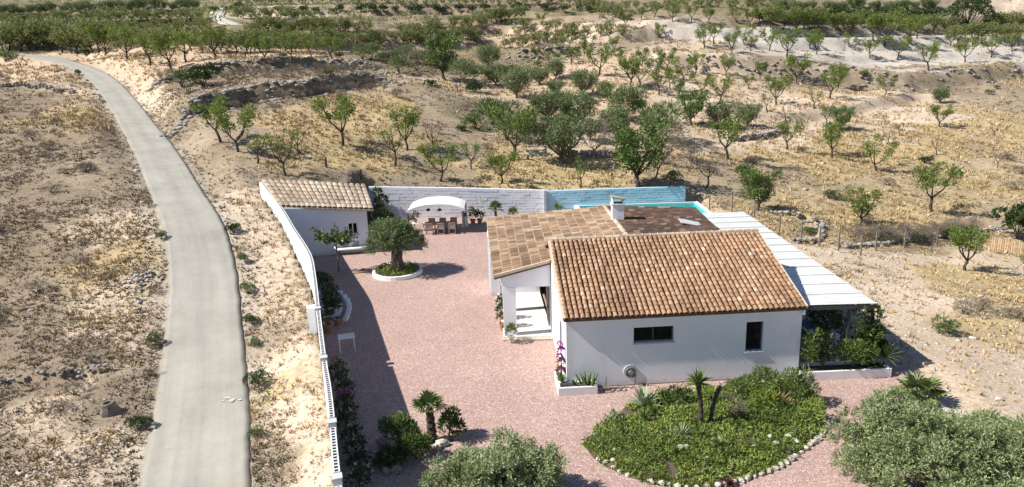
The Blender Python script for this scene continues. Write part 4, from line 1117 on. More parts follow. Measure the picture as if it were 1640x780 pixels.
for dx, dz, sx, sz in ((0, wh / 2 - .04, ww, .08), (0, -wh / 2 + .04, ww, .08), (-ww / 2 + .04, 0, .08, wh - .16), (ww / 2 - .04, 0, .08, wh - .16), (0, 0, .06, wh - .16)):
    mb.box(wc + R_ @ Vector((dx, 0, dz)), (sx, .06, sz), mat=R_)
sw = build_w(mb, 'window', M['white'], shed, so)
mb = MB(); mb.box(wc + R_ @ Vector((0, .02, 0)), (ww - .12, .02, wh - .12), mat=R_); build_w(mb, 'pane', M['glass'], sw, so)
mb = MB(); mb.box(wc + R_ @ Vector((0, -.08, -wh / 2 - .05)), (ww + .16, .26, .08), mat=R_); build_w(mb, 'sill', M['render_grey'], sw, so)
mb = MB(); mb.bar(SFL - EZ * .12, SFR - EZ * .12, .14, .1); build_w(mb, 'eave_board', M['wood_pale'], shed, so)
# ------------------------------------------------------------------ plants
def unit(v): return v / np.maximum(1e-9, np.linalg.norm(v, axis=-1, keepdims=True))
def leaf_quads(c, d, l, w, g, fold=.0):
    """diamond leaves: base c, direction d, length l, width w"""
    n = len(c); s = unit(np.cross(d, g.normal(size=(n, 3)))) * (np.asarray(w).reshape(-1, 1) / 2); L_ = d * np.asarray(l).reshape(-1, 1)
    mid = c + L_ * .45
    V = np.stack([c, mid + s, c + L_, mid - s], 1).reshape(-1, 3)
    F = np.arange(n * 4).reshape(n, 4)
    return V, F
def cluster_leaves(cen, rad, n_each, l, w, g, up=.35, flat=.8):
    cen = np.repeat(np.asarray(cen, float), n_each, 0); rad = np.repeat(np.broadcast_to(rad, (len(cen) // n_each,)), n_each)
    dirn = unit(g.normal(size=cen.shape)); rr = rad * g.uniform(.25, 1, len(cen)) ** .6
    p_ = cen + dirn * rr[:, None] * np.array([1, 1, flat])
    d = unit(dirn + np.array([0, 0, up]) + g.normal(size=cen.shape) * .55)
    k = g.uniform(.7, 1.25, len(cen))
    return leaf_quads(p_, d, l * k, w * k, g)
def spray_proto(g, n, l, ll, lw, bend=.25):
    """twig along +x with leaves in pairs"""
    t = np.linspace(.1, 1, n); c = np.stack([t * l, 0 * t, bend * l * t * t], 1)
    side = np.where(np.arange(n) % 2 == 0, 1., -1.)
    d = unit(np.stack([np.full(n, .75), side * g.uniform(.5, 1, n), g.uniform(-.2, .6, n)], 1))
    return leaf_quads(c, d, ll * g.uniform(.75, 1.2, n), lw, g)
def sprays(points, dirs, protos, g, scale=(.8, 1.2)):
    Vs = []; Fs = []; o = 0
    for k, (V, F) in enumerate(protos):
        idx = np.arange(k, len(points), len(protos))
        if not len(idx): continue
        x = unit(dirs[idx]); y = unit(np.cross(x, g.normal(size=x.shape))); z = np.cross(x, y)
        R_ = np.stack([x, y, z], 2) * g.uniform(*scale, len(idx))[:, None, None]
        P_ = np.einsum('nij,vj->nvi', R_, V) + points[idx][:, None]
        nv = len(V)
        Vs.append(P_.reshape(-1, 3)); Fs.append((F[None] + (np.arange(len(idx)) * nv)[:, None, None] + o).reshape(-1, 4)); o += len(idx) * nv
    return np.concatenate(Vs), np.concatenate(Fs)
def blob_points(blobs, n, g, lower=-.35):
    """points and outward directions over a heap of blobs"""
    P_ = []; D_ = []; tot = sum(b[3] ** 2 for b in blobs)
    for x, y, z, r in blobs:
        m_ = max(4, int(n * r * r / tot)); d = unit(g.normal(size=(m_ * 2, 3))); d = d[d[:, 2] > lower][:m_]
        rr = r * g.uniform(.72, 1.06, len(d))
        P_.append(np.array([x, y, z]) + d * rr[:, None]); D_.append(d)
    return np.concatenate(P_), np.concatenate(D_)
def skeleton(q, H, trunk, limbs, spread, rad, levels=2, lean=.0, vase=.6):
    """trunk, limbs, twigs; returns mesh builder and twig tips"""
    mb = MB(); tips = []
    base = Vector((0, 0, -.15)); top = Vector((q.uniform(-.15, .15) + lean, q.uniform(-.15, .15), trunk))
    midp = base.lerp(top, .5) + Vector((q.uniform(-.1, .1), q.uniform(-.1, .1), 0))
    mb.tube([base, Vector((0, 0, .05)), midp, top], [rad * 1.5, rad * 1.15, rad * .95, rad * .9], 6)
    a0 = q.uniform(0, 6.3)
    for i in range(limbs):
        a = a0 + 2 * PI * i / limbs + q.uniform(-.4, .4); out = spread * q.uniform(.65, 1.0)
        e = Vector((math.cos(a) * out, math.sin(a) * out, trunk + (H - trunk) * q.uniform(.55, .85)))
        m1 = top.lerp(e, .45) + Vector((math.cos(a) * out * .16, math.sin(a) * out * .16, -.1 * H * (1 - vase) - .05))
        mb.tube([top, m1, e], [rad * .62, rad * .42, rad * .2], 5)
        tips.append(e)
        for k in range(3):
            t = q.uniform(.35, .95); s = m1.lerp(e, t) if k else top.lerp(m1, .75)
            b = a + q.uniform(-1.3, 1.3); r2 = spread * q.uniform(.25, .5)
            e2 = s + Vector((math.cos(b) * r2, math.sin(b) * r2, (H - trunk) * q.uniform(.1, .42)))
            if e2.z > H: e2.z = H * q.uniform(.9, 1)
            mb.tube([s, s.lerp(e2, .5) + Vector((0, 0, .06)), e2], [rad * .26, rad * .17, rad * .08], 4)
            tips.append(e2)
            if levels > 1:
                for _ in range(2):
                    s3 = s.lerp(e2, q.uniform(.4, .95)); c = q.uniform(0, 6.3); r3 = spread * q.uniform(.12, .26)
                    e3 = s3 + Vector((math.cos(c) * r3, math.sin(c) * r3, q.uniform(-.02, .3) * H * .35))
                    mb.tube([s3, e3], [rad * .1, rad * .04], 3, cap=False); tips.append(e3)
    return mb, tips
KINDS = {}
def reg(kind, name, tm, lm, bark, leafm, H):
    KINDS.setdefault(kind, []).append((tm, lm, H))
def mk_kind(kind, n, H, trunk, limbs, spread, rad, per, lw, cr, leafm, bark='bark', keep=1.0, levels=2, extra=0):
    for v in range(n):
        q = random.Random(hash_(kind) + v * 13); g = np.random.default_rng(hash_(kind) + v)
        sk, tips = skeleton(q, H, trunk * q.uniform(.85, 1.2), limbs + (v % 2), spread * q.uniform(.85, 1.15), rad, levels, q.uniform(-.25, .25))
        tm = sk.mesh(kind + '_trunk', M[bark], True)
        tips = [t for t in tips if q.random() < keep]
        cen = np.array([tuple(t) for t in tips]) if tips else np.zeros((0, 3))
        if extra:
            e = g.normal(size=(extra, 3)); e = unit(e) * g.uniform(.3, 1, (extra, 1)) ** .5
            cen = np.concatenate([cen, np.array([0, 0, trunk + (H - trunk) * .52]) + e * np.array([spread * .95, spread * .95, (H - trunk) * .45])])
        lm = None
        if len(cen) and per:
            V, F = cluster_leaves(cen, g.uniform(cr * .7, cr * 1.2, len(cen)), per, lw[0], lw[1], g)
            k = V[:, 2].reshape(-1, 4).min(1) > .25
            lm = np_mesh(kind + '_crown', V, F[k] if not k.all() else F, M[leafm])
        reg(kind, kind, tm, lm, bark, leafm, H)
def hash_(s): return sum(ord(c) * (i + 3) for i, c in enumerate(s))
mk_kind('almond', 7, 4.0, .9, 3, 1.45, .12, 58, (.21, .10), .45, 'leaf_almond', keep=.85)
mk_kind('almond_thin', 4, 4.0, 1.2, 3, 1.15, .11, 34, (.2, .09), .37, 'leaf_almond', keep=.5)
mk_kind('almond_far', 5, 4.0, .95, 4, 1.7, .12, 26, (.34, .18), .52, 'leaf_far', keep=1, levels=1, extra=16)
mk_kind('olive', 5, 3.2, .45, 5, 1.75, .16, 78, (.21, .085), .55, 'leaf_olive', 'bark_grey', levels=1, extra=46)
mk_kind('dark_tree', 3, 4.4, .8, 4, 1.75, .16, 80, (.22, .12), .55, 'leaf_green', levels=1, extra=34)
mk_kind('bare', 4, 3.2, .9, 3, 1.1, .085, 3, (.14, .06), .25, 'leaf_dry', 'bark', keep=.5)
mk_kind('brush', 3, 2.2, .2, 7, 1.3, .05, 26, (.2, .03), .4, 'leaf_dry', 'bark_grey', levels=2)
def shrub_kind(kind, n, r, h, blobs, cnt, lw, leafm):
    for v in range(n):
        g = np.random.default_rng(hash_(kind) + v); q = random.Random(hash_(kind) + v)
        bl = [(q.uniform(-.6, .6) * r, q.uniform(-.6, .6) * r, h * q.uniform(.3, .68), r * q.uniform(.3, .5)) for _ in range(blobs)]
        P_, D_ = blob_points(bl, cnt, g, -.2); k = P_[:, 2] > .0; P_, D_ = P_[k], D_[k]
        V, F = leaf_quads(P_, unit(D_ + np.array([0, 0, .4]) + g.normal(size=P_.shape) * .5), lw[0] * g.uniform(.7, 1.3, len(P_)), lw[1], g)
        lm = np_mesh(kind + '_leaves', V, F, M[leafm])
        mb = MB()
        for i in range(5):
            b = bl[i % len(bl)]; mb.tube([(0, 0, -.05), (b[0] * .5, b[1] * .5, b[2] * .6), b[:3]], [.05, .035, .015], 4)
        reg(kind, kind, mb.mesh(kind + '_stems', M['bark_grey'], True), lm, '', '', h)
shrub_kind('shrub', 4, 1.0, 1.3, 7, 900, (.2, .09), 'leaf_olive')
shrub_kind('shrub_dark', 3, 1.1, 1.3, 7, 900, (.2, .1), 'leaf_dark')
shrub_kind('shrub_dry', 3, 1.0, 1.0, 7, 700, (.22, .03), 'leaf_dry')
shrub_kind('fig_bush', 2, 1.6, 2.6, 14, 1500, (.26, .2), 'leaf_dark')
shrub_kind('tamarisk', 2, 1.5, 2.2, 12, 1500, (.3, .06), 'leaf_olive')
PARTN = {'shrub': ('stems', 'leaves'), 'shrub_dark': ('stems', 'leaves'), 'shrub_dry': ('stems', 'leaves'), 'fig_bush': ('stems', 'leaves'), 'tamarisk': ('stems', 'leaves'), 'brush': ('stems', 'leaves')}
KNAME = {'almond': 'almond_tree', 'almond_thin': 'almond_tree', 'almond_far': 'almond_tree', 'olive': 'olive_tree', 'dark_tree': 'broadleaf_tree', 'bare': 'bare_tree', 'brush': 'brushwood', 'shrub_dark': 'shrub', 'shrub_dry': 'dry_shrub', 'tamarisk': 'feathery_bush'}
CATN = {'almond_tree': 'tree', 'olive_tree': 'tree', 'broadleaf_tree': 'tree', 'bare_tree': 'tree'}
cnt_kind = {}
def plant(kind, loc, height, label, group=None, wide=1.0, rz=None, parts=True):
    vs = KINDS[kind]; i = cnt_kind.get(kind, 0); cnt_kind[kind] = i + 1
    tm, lm, H = vs[i % len(vs)]; s = height / H
    nm = KNAME.get(kind, kind); a, b = PARTN.get(kind, ('trunk', 'crown'))
    t = thing(nm, label, CATN.get(nm, 'bush'), loc, rnd.uniform(0, 6.3) if rz is None else rz, group)
    t.scale = (s * wide, s * wide, s)
    link(a, tm, t)
    if lm: link(b, lm, t)
    return t
def plant_px(kind, px, py, hpx, label, group=None, wide=None):
    wide = wide or {'olive': .92, 'tamarisk': 1.0, 'almond': 1.08, 'almond_far': 1.0}.get(kind, 1.0)
    p_ = ground(px, py)
    D = p_[1] * math.cos(PITCH) - (p_[2] - CAMH) * math.sin(PITCH)
    return plant(kind, (p_[0], p_[1], p_[2] - .02), hpx * D / FPX * 1.04, label, group, wide)
def rosette(mb, c, n, l, w, el0, el1, q, droop=.3, seg=4, mi=0, fold=.25):
    """sword leaves round a centre"""
    for i in range(n):
        f = i / max(1, n - 1); a = i * 2.39996 + q.uniform(-.2, .2); el = el0 + (el1 - el0) * f + q.uniform(-.1, .1); ll = l * q.uniform(.8, 1.1)
        pts = []; p_ = Vector(c); e = el
        for k in range(seg + 1):
            pts.append(p_.copy()); p_ = p_ + Vector((math.cos(a) * math.cos(e), math.sin(a) * math.cos(e), math.sin(e))) * (ll / seg); e -= droop * (k + 1) / seg
        s = Vector((-math.sin(a), math.cos(a), 0)); vs = []
        for k, p2 in enumerate(pts):
            ww = w * (.55 + .6 * math.sin(PI * min(1, k / seg * .85 + .15))) * (1 - (k / seg) ** 4) / 2
            up = EZ * (ww * fold * 2)
            vs += [p2 - s * ww + up, p2, p2 + s * ww + up]
        mb.add(vs, [x for k in range(seg) for x in ((k * 3, k * 3 + 1, k * 3 + 4, k * 3 + 3), (k * 3 + 1, k * 3 + 2, k * 3 + 5, k * 3 + 4))], mi)
def fan_leaf(mb, base, a, el, stalk, r, q, nseg=13, mi=0):
    d = Vector((math.cos(a) * math.cos(el), math.sin(a) * math.cos(el), math.sin(el))); s = Vector((-math.sin(a), math.cos(a), 0)); u = s.cross(d)
    c = Vector(base) + d * stalk
    mb.bar(base, c, .022, .022, mi)
    for k in range(nseg):
        th = (k / (nseg - 1) - .5) * 4.1; rr = r * (1 - .25 * abs(th) / 2.05) * q.uniform(.9, 1.05)
        dd = (d * math.cos(th) + s * math.sin(th)); sd = (s * math.cos(th) - d * math.sin(th)); tip = c + dd * rr - EZ * rr * .1 + u * .02; mid = c + dd * rr * .6
        w_ = rr * .085
        mb.add([c, mid + sd * w_, tip, mid - sd * w_], [(0, 1, 2, 3)], mi)
def palm_trunk(mb, pts, r0, r1, n=9):
    P_ = catmull(np.array([tuple(p) for p in pts]), 6); rr = []
    for i in range(len(P_)):
        f = i / (len(P_) - 1); rr.append((r0 + (r1 - r0) * f) * (1.12 if i % 2 else .9))
    mb.tube([Vector(p) for p in P_], rr, n)
def pot(mb, c, r, h, mi=0):
    mb.lathe([(r * .62, 0), (r * .92, h * .8), (r * 1.05, h * .82), (r * 1.05, h), (r * .88, h), (r * .85, h * .88), (.01, h * .88)], c, 14, mi)
def leafy_heap(name, mat, parent, blobs, n, l, w, seed, spray=None):
    g = np.random.default_rng(seed); P_, D_ = blob_points(blobs, n, g); k = P_[:, 2] > .01; P_, D_ = P_[k], D_[k]
    if spray:
        pr = [spray_proto(g, spray[0], spray[1], l, w) for _ in range(4)]
        V, F = sprays(P_, unit(D_ + np.array([0, 0, .35]) + g.normal(size=P_.shape) * .45), pr, g)
    else: V, F = leaf_quads(P_, unit(D_ + np.array([0, 0, .45]) + g.normal(size=P_.shape) * .5), l * g.uniform(.7, 1.3, len(P_)), w, g)
    return link(name, np_mesh(name, V, F, M[mat]), parent)

# ------------------------------------------------------------------ old olive in its ring bed
ob = on_z(637, 437)
bed = thing('tree_bed', 'round bed with low white kerb under the old olive tree', 'planter', ob)
mb = MB(); n = 30; Rr = 1.62
for k in range(n):
    a0_, a1_ = 2 * PI * k / n, 2 * PI * (k + 1) / n
    def cp(a, r, z): return Vector((r * math.cos(a), r * math.sin(a) * 1.12, z))
    mb.hexa([cp(a0_, Rr - .2, 0), cp(a0_, Rr, 0), cp(a1_, Rr, 0), cp(a1_, Rr - .2, 0)], [cp(a0_, Rr - .19, .24), cp(a0_, Rr - .01, .24), cp(a1_, Rr - .01, .24), cp(a1_, Rr - .19, .24)])
mb.build('kerb', M['white'], bed)
mb = MB(); mb.lathe([(Rr - .15, .02), (Rr - .17, .14), (.8, .22), (.02, .25)], n=24); mb.build('soil', M['soil'], bed)
g = np.random.default_rng(3); aa = g.uniform(0, 2 * PI, 1500); r_ = np.sqrt(g.uniform(0, 1, 1500)) * (Rr - .2)
tag(link('ground_cover', np_mesh('ground_cover', *leaf_quads(np.stack([r_ * np.cos(aa), r_ * np.sin(aa) * 1.1, .22 + g.uniform(-.03, .14, 1500)], 1), unit(g.normal(size=(1500, 3)) + np.array([0, 0, .8])), .16 * g.uniform(.6, 1.4, 1500), .07, g), M['leaf_cover']), bed), kind='stuff')
ot = thing('olive_tree', 'old olive tree with thick gnarled trunk and silvery crown, in the round white kerbed bed', 'tree', (ob.x, ob.y, .2))
mb = MB(); q = random.Random(4)
tr = [(0, 0, -.1), (.03, 0, .35), (.0, .02, .8), (.06, 0, 1.25)]
for k in range(5):
    a = k * 1.257 + .3; off = [(.20 * math.cos(a) * w_, .18 * math.sin(a) * w_, 0) for w_ in (1.5, .9, .75, .95)]
    mb.tube([Vector(p_) + Vector(o) for p_, o in zip(tr, off)], [.30, .24, .22, .20], 8)
limb_end = []
for k in range(8):
    a = k * .785 + q.uniform(-.2, .2); r1 = q.uniform(.9, 1.5); e = Vector((r1 * math.cos(a), r1 * math.sin(a), q.uniform(1.9, 2.6)))
    mb.tube([(.05, 0, 1.05), (.3 * math.cos(a), .3 * math.sin(a), 1.5), e * .75 + Vector((0, 0, .4)), e], [.16, .13, .08, .04], 6); limb_end.append(e)
mb.build('trunk', M['bark_olive'], ot, smooth=True)
bl = [(0, 0, 2.3, .8), (.35, -.2, 2.65, .6)]
for k in range(16):
    a = k * 2.4; r1 = 1.5 * math.sqrt((k + 1) / 16); bl.append((r1 * math.cos(a) - .02, r1 * math.sin(a), 1.95 + .95 * (1 - r1 / 1.5) + q.uniform(-.4, .35), q.uniform(.34, .58)))
leafy_heap('crown', 'leaf_olive', ot, [(x * .93, y * .93, z * .96, r * .95) for x, y, z, r in bl], 2100, .15, .04, 5, (13, .42))

# ------------------------------------------------------------------ small tree and sofa before the shed
tb = on_z(543, 437)
st = thing('mulberry_tree', 'slim young tree with broad green leaves in front of the white shed', 'tree', tb)
mb = MB(); mb.tube([(0, 0, -.1), (.02, 0, 1), (-.02, 0, 2.15)], [.055, .045, .04], 6)
q = random.Random(9); tw = []
for k in range(11):
    a = k * 2.4; e = Vector((math.cos(a) * q.uniform(.7, 1.65), math.sin(a) * q.uniform(.5, 1.2), 2.3 + q.uniform(-.1, .95)))
    mb.tube([(0, 0, 2.0), (e.x * .45, e.y * .45, 2.25 + (e.z - 2.2) * .5), e], [.03, .02, .008], 4); tw.append((Vector((e.x * .3, e.y * .3, 2.15)), e))
mb.build('trunk', M['bark_grey'], st, smooth=True)
g = np.random.default_rng(10); cen = np.array([tuple(a.lerp(b, t)) for a, b in tw for t in np.linspace(.25, 1.02, 7)])
V, F = cluster_leaves(cen, .2, 8, .23, .14, g, -.1); link('crown', np_mesh('crown', V, F, M['leaf_green']), st)
stk_ = thing('tree_tie_board', 'small wooden board lying at the foot of the slim young tree', 'board', (tb.x - .05, tb.y - .12, .0))
mb = MB(); mb.box((0, 0, .04), (.55, .28, .05)); mb.build('board', M['wood_pale'], stk_)
# sofa
sfa, sfb = on_z(540, 408), on_z(585, 405)
sc_ = (sfa + sfb) / 2
sf = thing('garden_sofa', 'white curved outdoor sofa with dark backrest against the white shed', 'sofa', (sc_.x, sc_.y + .25, 0), .17)
mb = MB(); Ls = 2.05
mb.box((0, 0, .42), (Ls, .8, .12)); mb.build('seat', M['white'], sf)
for sx in (-1, 1):
    mb = MB(); mb.tube([(sx * Ls / 2, -.38, .4), (sx * (Ls / 2 + .12), -.3, .55), (sx * (Ls / 2 + .12), .3, .8), (sx * Ls / 2, .38, .85)], .07, 6); mb.build('arm', M['white'], sf, smooth=True)
    for sy in (-1, 1):
        mb = MB(); mb.box((sx * .85, sy * .3, .18), (.06, .06, .36)); mb.build('leg', M['iron'], sf)
mb = MB(); mb.box((0, .4, .68), (Ls, .08, .5), taper=.96); mb.build('backrest', M['iron'], sf)
mb = MB(); mb.tube([(-Ls / 2, -.42, .42), (-.5, -.46, .40), (.5, -.46, .40), (Ls / 2, -.42, .42)], .09, 8); mb.build('front_rail', M['white'], sf, smooth=True)
for k, dx in enumerate((-.5, .3)):
    c_ = Vector((dx, .12, .68)); c_.rotate(Matrix.Rotation(.17, 3, 'Z'))
    cu = MB(); Rm = Matrix.Rotation(-.3, 3, 'X')
    cu.box((0, 0, 0), (.55, .16, .42), mat=Rm); cu.box((0, 0, 0), (.5, .22, .36), mat=Rm)
    o = cu.build('cushion', M['cushion'], None, (sf.location.x + c_.x, sf.location.y + c_.y, c_.z))
    tag(o, 'grey square cushion on the white sofa, %s' % ('nearer the boundary wall' if k == 0 else 'nearer the old olive tree'), 'cushion', 'cushions on the garden sofa')
# timber edging across the gravel
ea, eb = on_z(527, 443), on_z(603, 434)
mb = MB(); mb.bar((ea.x, ea.y, .04), (eb.x, eb.y, .04), .1, .07); build_w(mb, 'timber_edging', M['wood_pale'])
tag(bpy.data.objects['timber_edging'], 'thin timber edging strip in the gravel leading to the round olive bed', 'edging')

# ------------------------------------------------------------------ gazebo
gx0, gx1, gy0, gy1, ge, gr = -8.2, -3.72, 54.0, 57.3, 2.02, 2.46
gz_ = thing('gazebo', 'white arched canvas gazebo on slim dark posts before the whitewashed wall', 'gazebo', ((gx0 + gx1) / 2, (gy0 + gy1) / 2, 0)); go = gz_.location
def garch(u, y, dz=0): return Vector((gx0 + (gx1 - gx0) * u, y, ge + (gr - ge) * (1 - abs(2 * u - 1) ** 2.6) + dz))
mb = MB(); nu = 14
for k in range(nu):
    a, b = garch(k / nu, gy0), garch((k + 1) / nu, gy0); c, d = garch((k + 1) / nu, gy1), garch(k / nu, gy1)
    dz = EZ * .03; mb.hexa([a - dz, b - dz, c - dz, d - dz], [a, b, c, d])
build_w(mb, 'canopy', M['canvas'], gz_, go)
mb = MB()
for k in range(nu):
    a, b = garch(k / nu, gy0 - .012), garch((k + 1) / nu, gy0 - .012); h_ = EZ * (.22 + .03 * math.sin(k * 2.2))
    h2 = EZ * (.22 + .03 * math.sin((k + 1) * 2.2)); mb.hexa([a - h_, b - h2, b - h2 + Vector((0, .01, 0)), a - h_ + Vector((0, .01, 0))], [a, b, b + Vector((0, .01, 0)), a + Vector((0, .01, 0))])
build_w(mb, 'valance', M['canvas'], gz_, go)
for y in (gy0 + .05, (gy0 + gy1) / 2, gy1 - .05):
    mb = MB(); mb.tube([garch(k / 10, y, -.07) for k in range(11)], .028, 5); build_w(mb, 'arch_rib', M['iron'], gz_, go)
for x in (gx0 + .04, gx1 - .04):
    for y in (gy0 + .05, gy1 - .05):
        mb = MB(); mb.box((x, y, (ge - .04) / 2), (.09, .09, ge - .04)); build_w(mb, 'post', M['iron'], gz_, go)
for k, (px_, nm) in enumerate(((686, 'left'), (704, 'right'))):
    q_ = on_y(px_, 336, 54.4); lt = thing('lantern', 'round hanging lantern under the gazebo arch, %s' % ('nearer the white console' if k == 0 else 'nearer the white stove'), 'lantern', q_, 0, 'lanterns under the gazebo')
    mb = MB(); mb.lathe([(.03, .12), (.14, .08), (.17, 0), (.12, -.1), (.04, -.13)], n=8); mb.build('lamp_shade', M['iron'], lt); mb = MB(); mb.bar((0, 0, .12), (0, 0, .42), .012); mb.build('cord', M['iron'], lt)
# dining table, six chairs
tcx, tcy = (on_z(706, 362).x), 54.9
tcx = (on_y(680, 350, tcy).x + on_y(731, 350, tcy).x) / 2
dt = thing('dining_table', 'long wooden outdoor dining table under the gazebo', 'table', (tcx, tcy, 0))
TLn = 2.55
for k in range(6):
    mb = MB(); mb.box((0, -.42 + k * .168, .735), (TLn, .155, .035)); mb.build('plank', M['wood'], dt)
for sx in (-1, 1):
    for sy in (-1, 1):
        mb = MB(); mb.box((sx * (TLn / 2 - .1), sy * .38, .36), (.08, .08, .715)); mb.build('leg', M['wood'], dt)
mb = MB(); mb.box((0, 0, .68), (TLn - .3, .7, .06)); mb.build('apron', M['wood'], dt)
def chair(x, y, rz, label):
    c = thing('dining_chair', label, 'chair', (x, y, 0), rz, 'chairs around the gazebo table')
    mb = MB(); mb.box((0, 0, .45), (.5, .48, .05)); mb.build('seat', M['cushion'], c)
    mb = MB(); mb.box((0, -.23, .72), (.46, .035, .42)); mb.build('backrest', M['cushion'], c)
    mb = MB(); mb.box((0, -.235, .915), (.54, .06, .05)); mb.build('top_rail', M['wood_pale'], c)
    for sx in (-1, 1):
        mb = MB(); mb.box((sx * .25, -.235, .455), (.05, .05, .9)); mb.build('leg', M['wood_pale'], c)
        mb = MB(); mb.box((sx * .25, .22, .225), (.05, .05, .45)); mb.build('leg', M['wood_pale'], c)
        mb = MB(); mb.box((sx * .25, 0, .66), (.05, .48, .03)); mb.build('arm', M['wood_pale'], c)
for k, w_ in enumerate(('nearest the olive tree', 'in the middle', 'nearest the white stove')):
    x = on_y((688, 706, 724)[k], 362, tcy - .75).x
    chair(x, tcy - .8, 0, 'grey chair on the near side of the gazebo table, ' + w_)
    chair(x, tcy + .8, PI, 'grey chair on the wall side of the gazebo table, ' + w_)
# console with a plant, white stove, plants beside
cx_ = on_y(668, 353, 55.6).x
cs = thing('console', 'low white console at the left end under the gazebo', 'console', (cx_, 55.6, 0))
mb = MB(); mb.box((0, 0, .62), (1.15, .5, .06)); mb.build('top', M['white'], cs)
for sx in (-1, 1):
    mb = MB(); mb.box((sx * .5, 0, .295), (.08, .44, .59)); mb.build('leg', M['white'], cs)
pp = thing('potted_plant', 'small leafy plant in terracotta pot on the white console', 'plant', (cx_ - .12, 55.6, .65))
mb = MB(); pot(mb, (0, 0, 0), .13, .24); mb.build('pot', M['terra_pot'], pp); leafy_heap('leaves', 'leaf_green', pp, [(0, 0, .5, .22), (.1, 0, .7, .16)], 90, .2, .09, 31)
sx_ = on_z(745, 364)
sv = thing('stove', 'tall narrow white stove with a dark opening beside the gazebo', 'stove', (sx_.x, sx_.y + .2, 0))
mb = MB()
for dx in (-.2, .2): mb.box((dx, 0, .62), (.08, .42, 1.24))
mb.box((0, .19, .62), (.32, .04, 1.24)); mb.box((0, -.02, .45), (.32, .38, .88)); mb.box((0, 0, 1.27), (.52, .46, .06)); mb.build('body', M['white'], sv)
mb = MB(); mb.box((0, -.03, 1.06), (.30, .3, .26)); mb.build('opening', M['iron'], sv)
for k, (px_, py_, h_, lab) in enumerate([(757, 362, 1.3, 'tall potted plant right beside the white stove'), (768, 361, 1.0, 'bushy potted plant at the foot of the whitewashed wall, right of the stove')]):
    q_ = on_z(px_, py_); pl = thing('potted_plant', lab, 'plant', (q_.x, q_.y + .8, 0)); mb = MB(); pot(mb, (0, 0, 0), .24, .4); mb.build('pot', M['terra_pot'], pl)
    leafy_heap('leaves', 'leaf_dark', pl, [(0, 0, .6, .25), (.08, .05, h_ * .7, .25), (-.1, 0, h_ * .9, .2)], 200, .24, .08, 40 + k)
for k, (x, lab) in enumerate(((.62, 'long thin cane leaning against the whitewashed wall, nearer the stove'), (1.25, 'long thin cane leaning against the whitewashed wall, nearer the potted palm'))):
    q_ = on_y(757 + k * 9, 345, 58.8); mb = MB(); mb.bar((0, -.6, 0), (-.5 - .1 * k, .55, 2.0), .04); o = mb.build('cane', M['wood_grey'], None, (q_.x + .8, 58.7, .02)); tag(o, lab, 'cane', 'canes leaning on the wall')
# potted palms near the wall
def fan_palm(name, label, loc, th, r, n, stalk, seed, r0=.11, lean=(0, 0), mat='leaf_palm', elr=(-.2, 1.35)):
    q = random.Random(seed); t = thing(name, label, 'palm', loc); mb = MB(); top = Vector((lean[0], lean[1], th))
    palm_trunk(mb, [(0, 0, -.08), (lean[0] * .25, lean[1] * .25, th * .4), tuple(top)], r0 * 1.25, r0 * .9); mb.build('trunk', M['bark'], t)
    for k in range(n):
        mb = MB(); f = k / max(1, n - 1); fan_leaf(mb, (top.x, top.y, top.z - .02), k * 2.4 + q.uniform(-.3, .3), elr[0] + (elr[1] - elr[0]) * f, stalk * q.uniform(.8, 1.1), r * q.uniform(.85, 1.1), q)
        mb.build('frond', M[mat], t)
    return t
q_ = on_y(794, 346, 58.4); fan_palm('fan_palm', 'small potted fan palm against the whitewashed wall', (q_.x, 58.4, .1), .95, .5, 16, .4, 60, .1)
q_ = on_y(822, 347, 58.2); fan_palm('fan_palm', 'stemless low fan palm between the potted palm and the porch roof edge', (q_.x, 58.2, .1), .5, .45, 12, .35, 61, .09)
q_ = on_y(893, 337, 58.6); fan_palm('fan_palm', 'little fan palm by the pool wall showing above the porch roof ridge', (q_.x, 58.6, .3), .5, .4, 10, .3, 62, .08)
# dark leafy plants in the corner beside the shed
for k, (px_, py_, h_) in enumerate([(601, 372, 2.4), (612, 366, 1.9), (598, 352, 3.0)]):
    q_ = on_z(px_, py_ + 12); t = thing('climbing_shrub', ['dark leafy shrub at the front corner of the shed', 'dark leafy shrub behind the olive crown, below the whitewashed wall', 'dark climbing shrub tall against the right side of the shed'][k], 'bush', (q_.x + .2, q_.y + (0, .8, 2.2)[k], 0))
    leafy_heap('leaves', 'leaf_dark', t, [(0, 0, h_ * .3, .55), (.2, .2, h_ * .6, .5), (-.1, 0, h_ * .85, .4)], 600, .26, .11, 70 + k)
    mb = MB(); mb.tube([(0, 0, -.05), (.05, 0, h_ * .5), (0, 0, h_ * .9)], [.05, .04, .02], 5); mb.build('stems', M['bark'], t)
ORD0 = ('first', 'second', 'third', 'fourth')
# ------------------------------------------------------------------ planters round the house
def low_planter(name, label, P, w, h, mat='white', cat='planter'):
    """open box of four walls round a rectangle: P = two front corners in world coordinates"""
    a, b = Vector((P[0].x, P[0].y, 0)), Vector((P[1].x, P[1].y, 0)); d = (b - a); L_ = d.length; t = thing(name, label, cat, a, math.atan2(d.y, d.x))
    e = .1
    for c, s in (((L_ / 2, e / 2, h / 2), (L_, e, h)), ((L_ / 2, w - e / 2, h / 2), (L_, e, h)), ((e / 2, w / 2, h / 2 - .004), (e, w - 2 * e, h - .004)), ((L_ - e / 2, w / 2, h / 2 - .004), (e, w - 2 * e, h - .004))):
        mb = MB(); mb.box(c, s); mb.build('side', M[mat], t)
    mb = MB(); mb.box((L_ / 2, w / 2, h / 2 - .06), (L_ - 2 * e, w - 2 * e, h - .12)); mb.build('soil', M['soil'], t)
    return t, a, d.normalized(), L_
